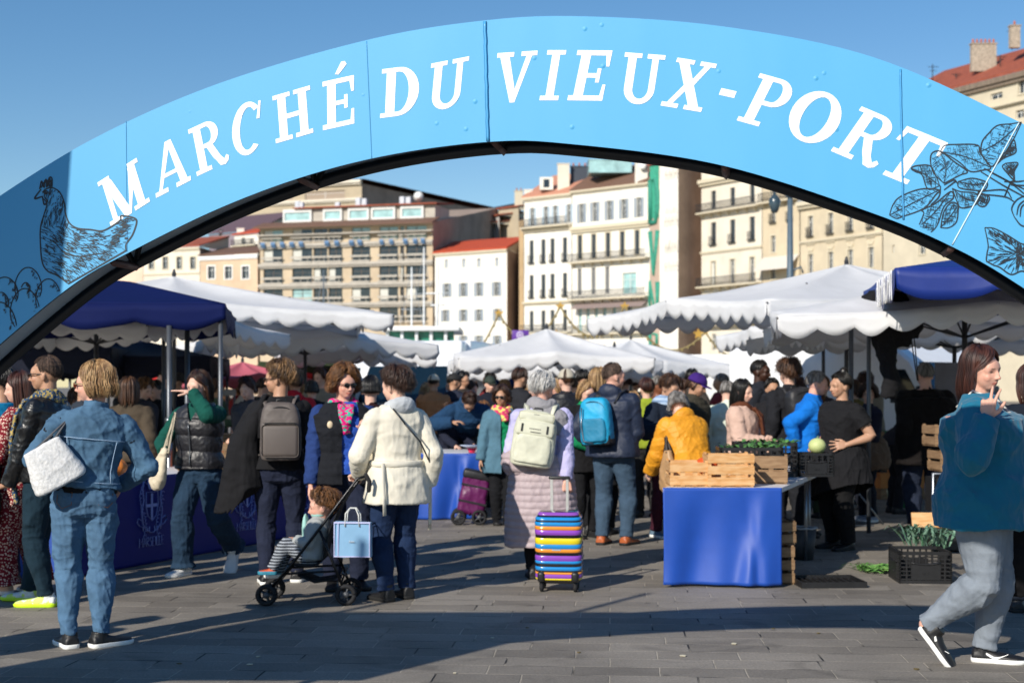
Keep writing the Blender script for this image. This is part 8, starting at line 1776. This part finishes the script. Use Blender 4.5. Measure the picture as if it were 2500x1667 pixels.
mb.build('faded_lettering', mat('faded_grey', 'b0aca4', .8), f.r); f.finish()
# ochre houses to the right
f = HF('cream six storey house with three window bays right of the brown side wall', g3(172), g3(578))
s3 = lambda px, y, s0=172: y-(px-s0)*(1-y/1540)*.175
for px in (252, 380, 512):
    f.win(g3(px), h3(s3(px, 20)), h3(s3(px, 120)), 40/2.75); f.win(g3(px), h3(s3(px, 245)), h3(s3(px, 362)), 46/2.75, fm=DKF, st='half'); f.win(g3(px), h3(s3(px, 455)), h3(s3(px, 605)), 50/2.75, rail=1, fm=DKF, st='half'); f.win(g3(px), h3(s3(px, 715)), h3(s3(px, 872)), 42/2.75, trim=1, st='curt' if px == 252 else 'case')
    f.win(g3(px), h3(s3(px, 985)), h3(s3(px, 1110)), 42/2.75)
f.win(g3(255), h3(1195), h3(1310), 38/2.75); f.win(g3(430), h3(1190), h3(1300), 120/2.75)
snap(f, 1.0); f.wall(f.z(h3(-30)), CREAM); f.windows(); f.slab(f.z(h3(195)), f.z(h3(170)), STONE, .6); f.balcony(f.z(h3(392)), out=1.0); f.balcony(f.z(h3(885)), out=1.0); f.slab(f.z(h3(660)), f.z(h3(650)), STONE, .2); f.slab(f.z(h3(-30)), f.z(h3(-50)), STONE, .7); f.balcony(f.z(h3(1140)), out=.9)
zt = f.z(h3(-50)); roof(f.r, f, zt, zt+2, 6, TILE); sidewall(f.r, f, zt, BRN, (1.5,8)); f.finish()
f = HF('pale ochre house with a cloth awning behind the street lamp', g3(582), g3(830))
for px in (655, 768):
    for a, b in ((190,290),(358,458),(545,655),(760,835),(960,1060)): f.win(g3(px), h3(s3(px, a, 582)), h3(s3(px, b, 582)), 42/2.75, trim=1, rail=1 if a == 358 else 0)
snap(f, 1.0); f.wall(f.z(h3(40)), OCH); f.windows(); f.slab(f.z(h3(40)), f.z(h3(22)), STONE, .6); f.balcony(f.z(h3(322)), out=.9); zc = f.z(h3(690)); mb = MB(); mb.prism([f.M @ Vector(p) for p in ((.1,-.01,zc),(f.L-.1,-.01,zc),(f.L-.1,-1.6,zc-1.6),(.1,-1.6,zc-1.6))], (0,0,.06)); mb.build('awning', mat('awning_cream', 'd0c8bc', .8), f.r); f.balcony(f.z(h3(1000)), out=.9)
zt = f.z(h3(22)); roof(f.r, f, zt, zt+2, 6, TILE); sidewall(f.r, f, zt, BRN, (1.2,8)); f.finish()
f = HF('beige classical facade with small iron balconies and carved garlands', g3(836), g3(1386))
for px in (905, 1040, 1172, 1310):
    f.win(g3(px), h3(s3(px, 410, 836)), h3(s3(px, 545, 836)), 46/2.75, rail=1, trim=1, gm=PANE if px == 905 else SHUT); f.win(g3(px), h3(s3(px, 665, 836)), h3(s3(px, 795, 836)), 46/2.75, trim=1); f.win(g3(px), h3(s3(px, 915, 836)), h3(s3(px, 1050, 836)), 46/2.75, trim=1)
snap(f, 1.2); f.wall(f.z(h3(335)), BEI); f.windows(); f.slab(f.z(h3(345)), f.z(h3(318)), STONE, .7); f.slab(f.z(h3(590)), f.z(h3(580)), STONE, .25); f.slab(f.z(h3(860)), f.z(h3(850)), STONE, .3)
for (a, b, c, e, k) in list(f.wins)[1::3]:
    mb = MB(); mb.tube([f.M @ Vector((a-.1+(b-a+.2)*t, -.06, e+.75-.28*math.sin(math.pi*t*2)**2-.3*math.sin(math.pi*t))) for t in np.linspace(0, 1, 13)], .09, 6); mb.tube([f.M @ Vector((a-.3+(b-a+.6)*t, -.08, e+1.15-.12*abs(math.sin(math.pi*3*t)))) for t in np.linspace(0, 1, 13)], .07, 6); mb.build('carved_garland', STONE, f.r)
zt = f.z(h3(318)); roof(f.r, f, zt, zt+3, 7, mat('zinc', '8c8e90', .6)); sidewall(f.r, f, zt, BRN, (1.0,8)); chimney(f.r, f.A+Vector((4,3,zt+1)), 3.5, 1.5, 5); f.finish()
f = HF('tall cream corner house with a red tiled roof and chimneys, above the arch\'s right end', g3(1392), 2560)
g5x = lambda x: 2100+x/2.45
h5 = lambda y: 60+y/2.45
for px, a, b, w_ in ((g3(1460),600,655,20),(g3(1460),420,480,20),(g3(1655),590,660,62),(g3(1880),560,640,60),(g3(2080),530,620,60)): f.win(px, h3(a), h3(b), w_/2.75, trim=1 if w_ > 30 else 0)
f.win(g5x(625), h5(378), h5(425), 60/2.45); f.win(g5x(970), h5(318), h5(412), 60/2.45, trim=1); f.win(g5x(815), h5(410), h5(445), 90/2.45, st='case'); f.win(g5x(955), h5(512), h5(560), 62/2.45); f.win(g3(1700), 350, 420, 24); f.win(g3(1500), 380, 440, 24)
f.wall(f.z(h5(408), g5x(560))+.0, BEI if 0 else stucco('corner_cream', 'cabfa8')); f.windows(); zt = f.z(h5(395), g5x(560)); zt = Z(h5(392), f.dep(g5x(560))); f.slab(zt-.5, zt, mat('eave_brick', '8c7c6c', .9, kind='brick', col2='5c5248', sc=2), .5); f.slab(f.z(h5(480), g5x(900)), f.z(h5(470), g5x(900)), STONE, .4)  # brick pattern in two browns on the eave band
roof(f.r, f, zt+.05, zt+3.0, 9, TILE); sidewall(f.r, f, zt, BRN, (1,14))
STC = mat('speckled_stone', 'a89c8c', .9, var=.5, vs=6)
for px, w_, h, pots in ((g5x(600), 2.6, 3.4, 6), (g5x(785), 1.0, 2.6, 1), (g5x(935), 2.2, 3.2, 0), (g5x(975), 1.0, 2.4, 0)):
    d = f.dep(px); p = Vector((X(px, d), d, 0))-f.N*3.0+Vector((0,0,zt+1.9+(1.5 if px > g5x(700) else 0))); chimney(f.r, p, w_*.95, h*.8, pots, STC)
for px, h in ((g5x(300), 2.6), (g5x(770), 2.0), (g5x(440), 1.0), (g5x(700), 1.6)): d = f.dep(px); p = Vector((X(px, d), d, 0))-f.N*3.0+Vector((0,0,zt+1.5+(1.8 if px > g5x(700) else 0))); mb = MB(); mb.tube([p, p+Vector((0,0,h))], .05, 5); mb.tube([p+Vector((-.5,0,h*.9)), p+Vector((.6,0,h*.9))], .03, 4); mb.tube([p+Vector((-.3,0,h*.75)), p+Vector((.4,0,h*.75))], .03, 4); mb.build('aerial', RAIL, f.r)
f.finish()
# ground floor: shops and awnings along the quay under the facades
for k, (a, b, c, lb) in enumerate(((1285,1560,'e4ddd0','pale shop front under the white facades'),(1620,1860,'d8d0c0','shop front with a white fascia behind the kiosk'),(1865,2140,'c8bca4','shop front behind the street lamp'))):
    r = thing('shop_front', lb, 'shop', (X(a, dd(a)-3), dd(a)-3, 0)); e_ = Vector((X(b, dd(b)-3), dd(b)-3, 0))-r.location; L_ = e_.length; r.rotation_euler = (0,0,math.atan2(e_.y, e_.x)); mb = MB(); mb.box((0,0,0),(L_,.4,.4)); mb.box((0,0,2.8),(L_,.5,3.6)); 
    for q in range(6): mb.box((L_*q/5-.2,0,.4),(L_*q/5+.2,.4,2.8))
    mb.build('shop_wall', mat('shop%d' % k, c, .8), r); mb = MB(); mb.box((.2,.25,.4),(L_-.2,.3,2.8)); mb.build('shop_window', PANE, r); mb = MB(); mb.prism([(0,-.01,3.4),(L_,-.01,3.4),(L_,-1.8,2.7),(0,-1.8,2.7)], (0,0,.06)); mb.build('awning', [mat('aw0', 'd8d4cc', .8), mat('aw1', 'a8a49c', .8), mat('aw2', '7c8488', .8)][k], r)
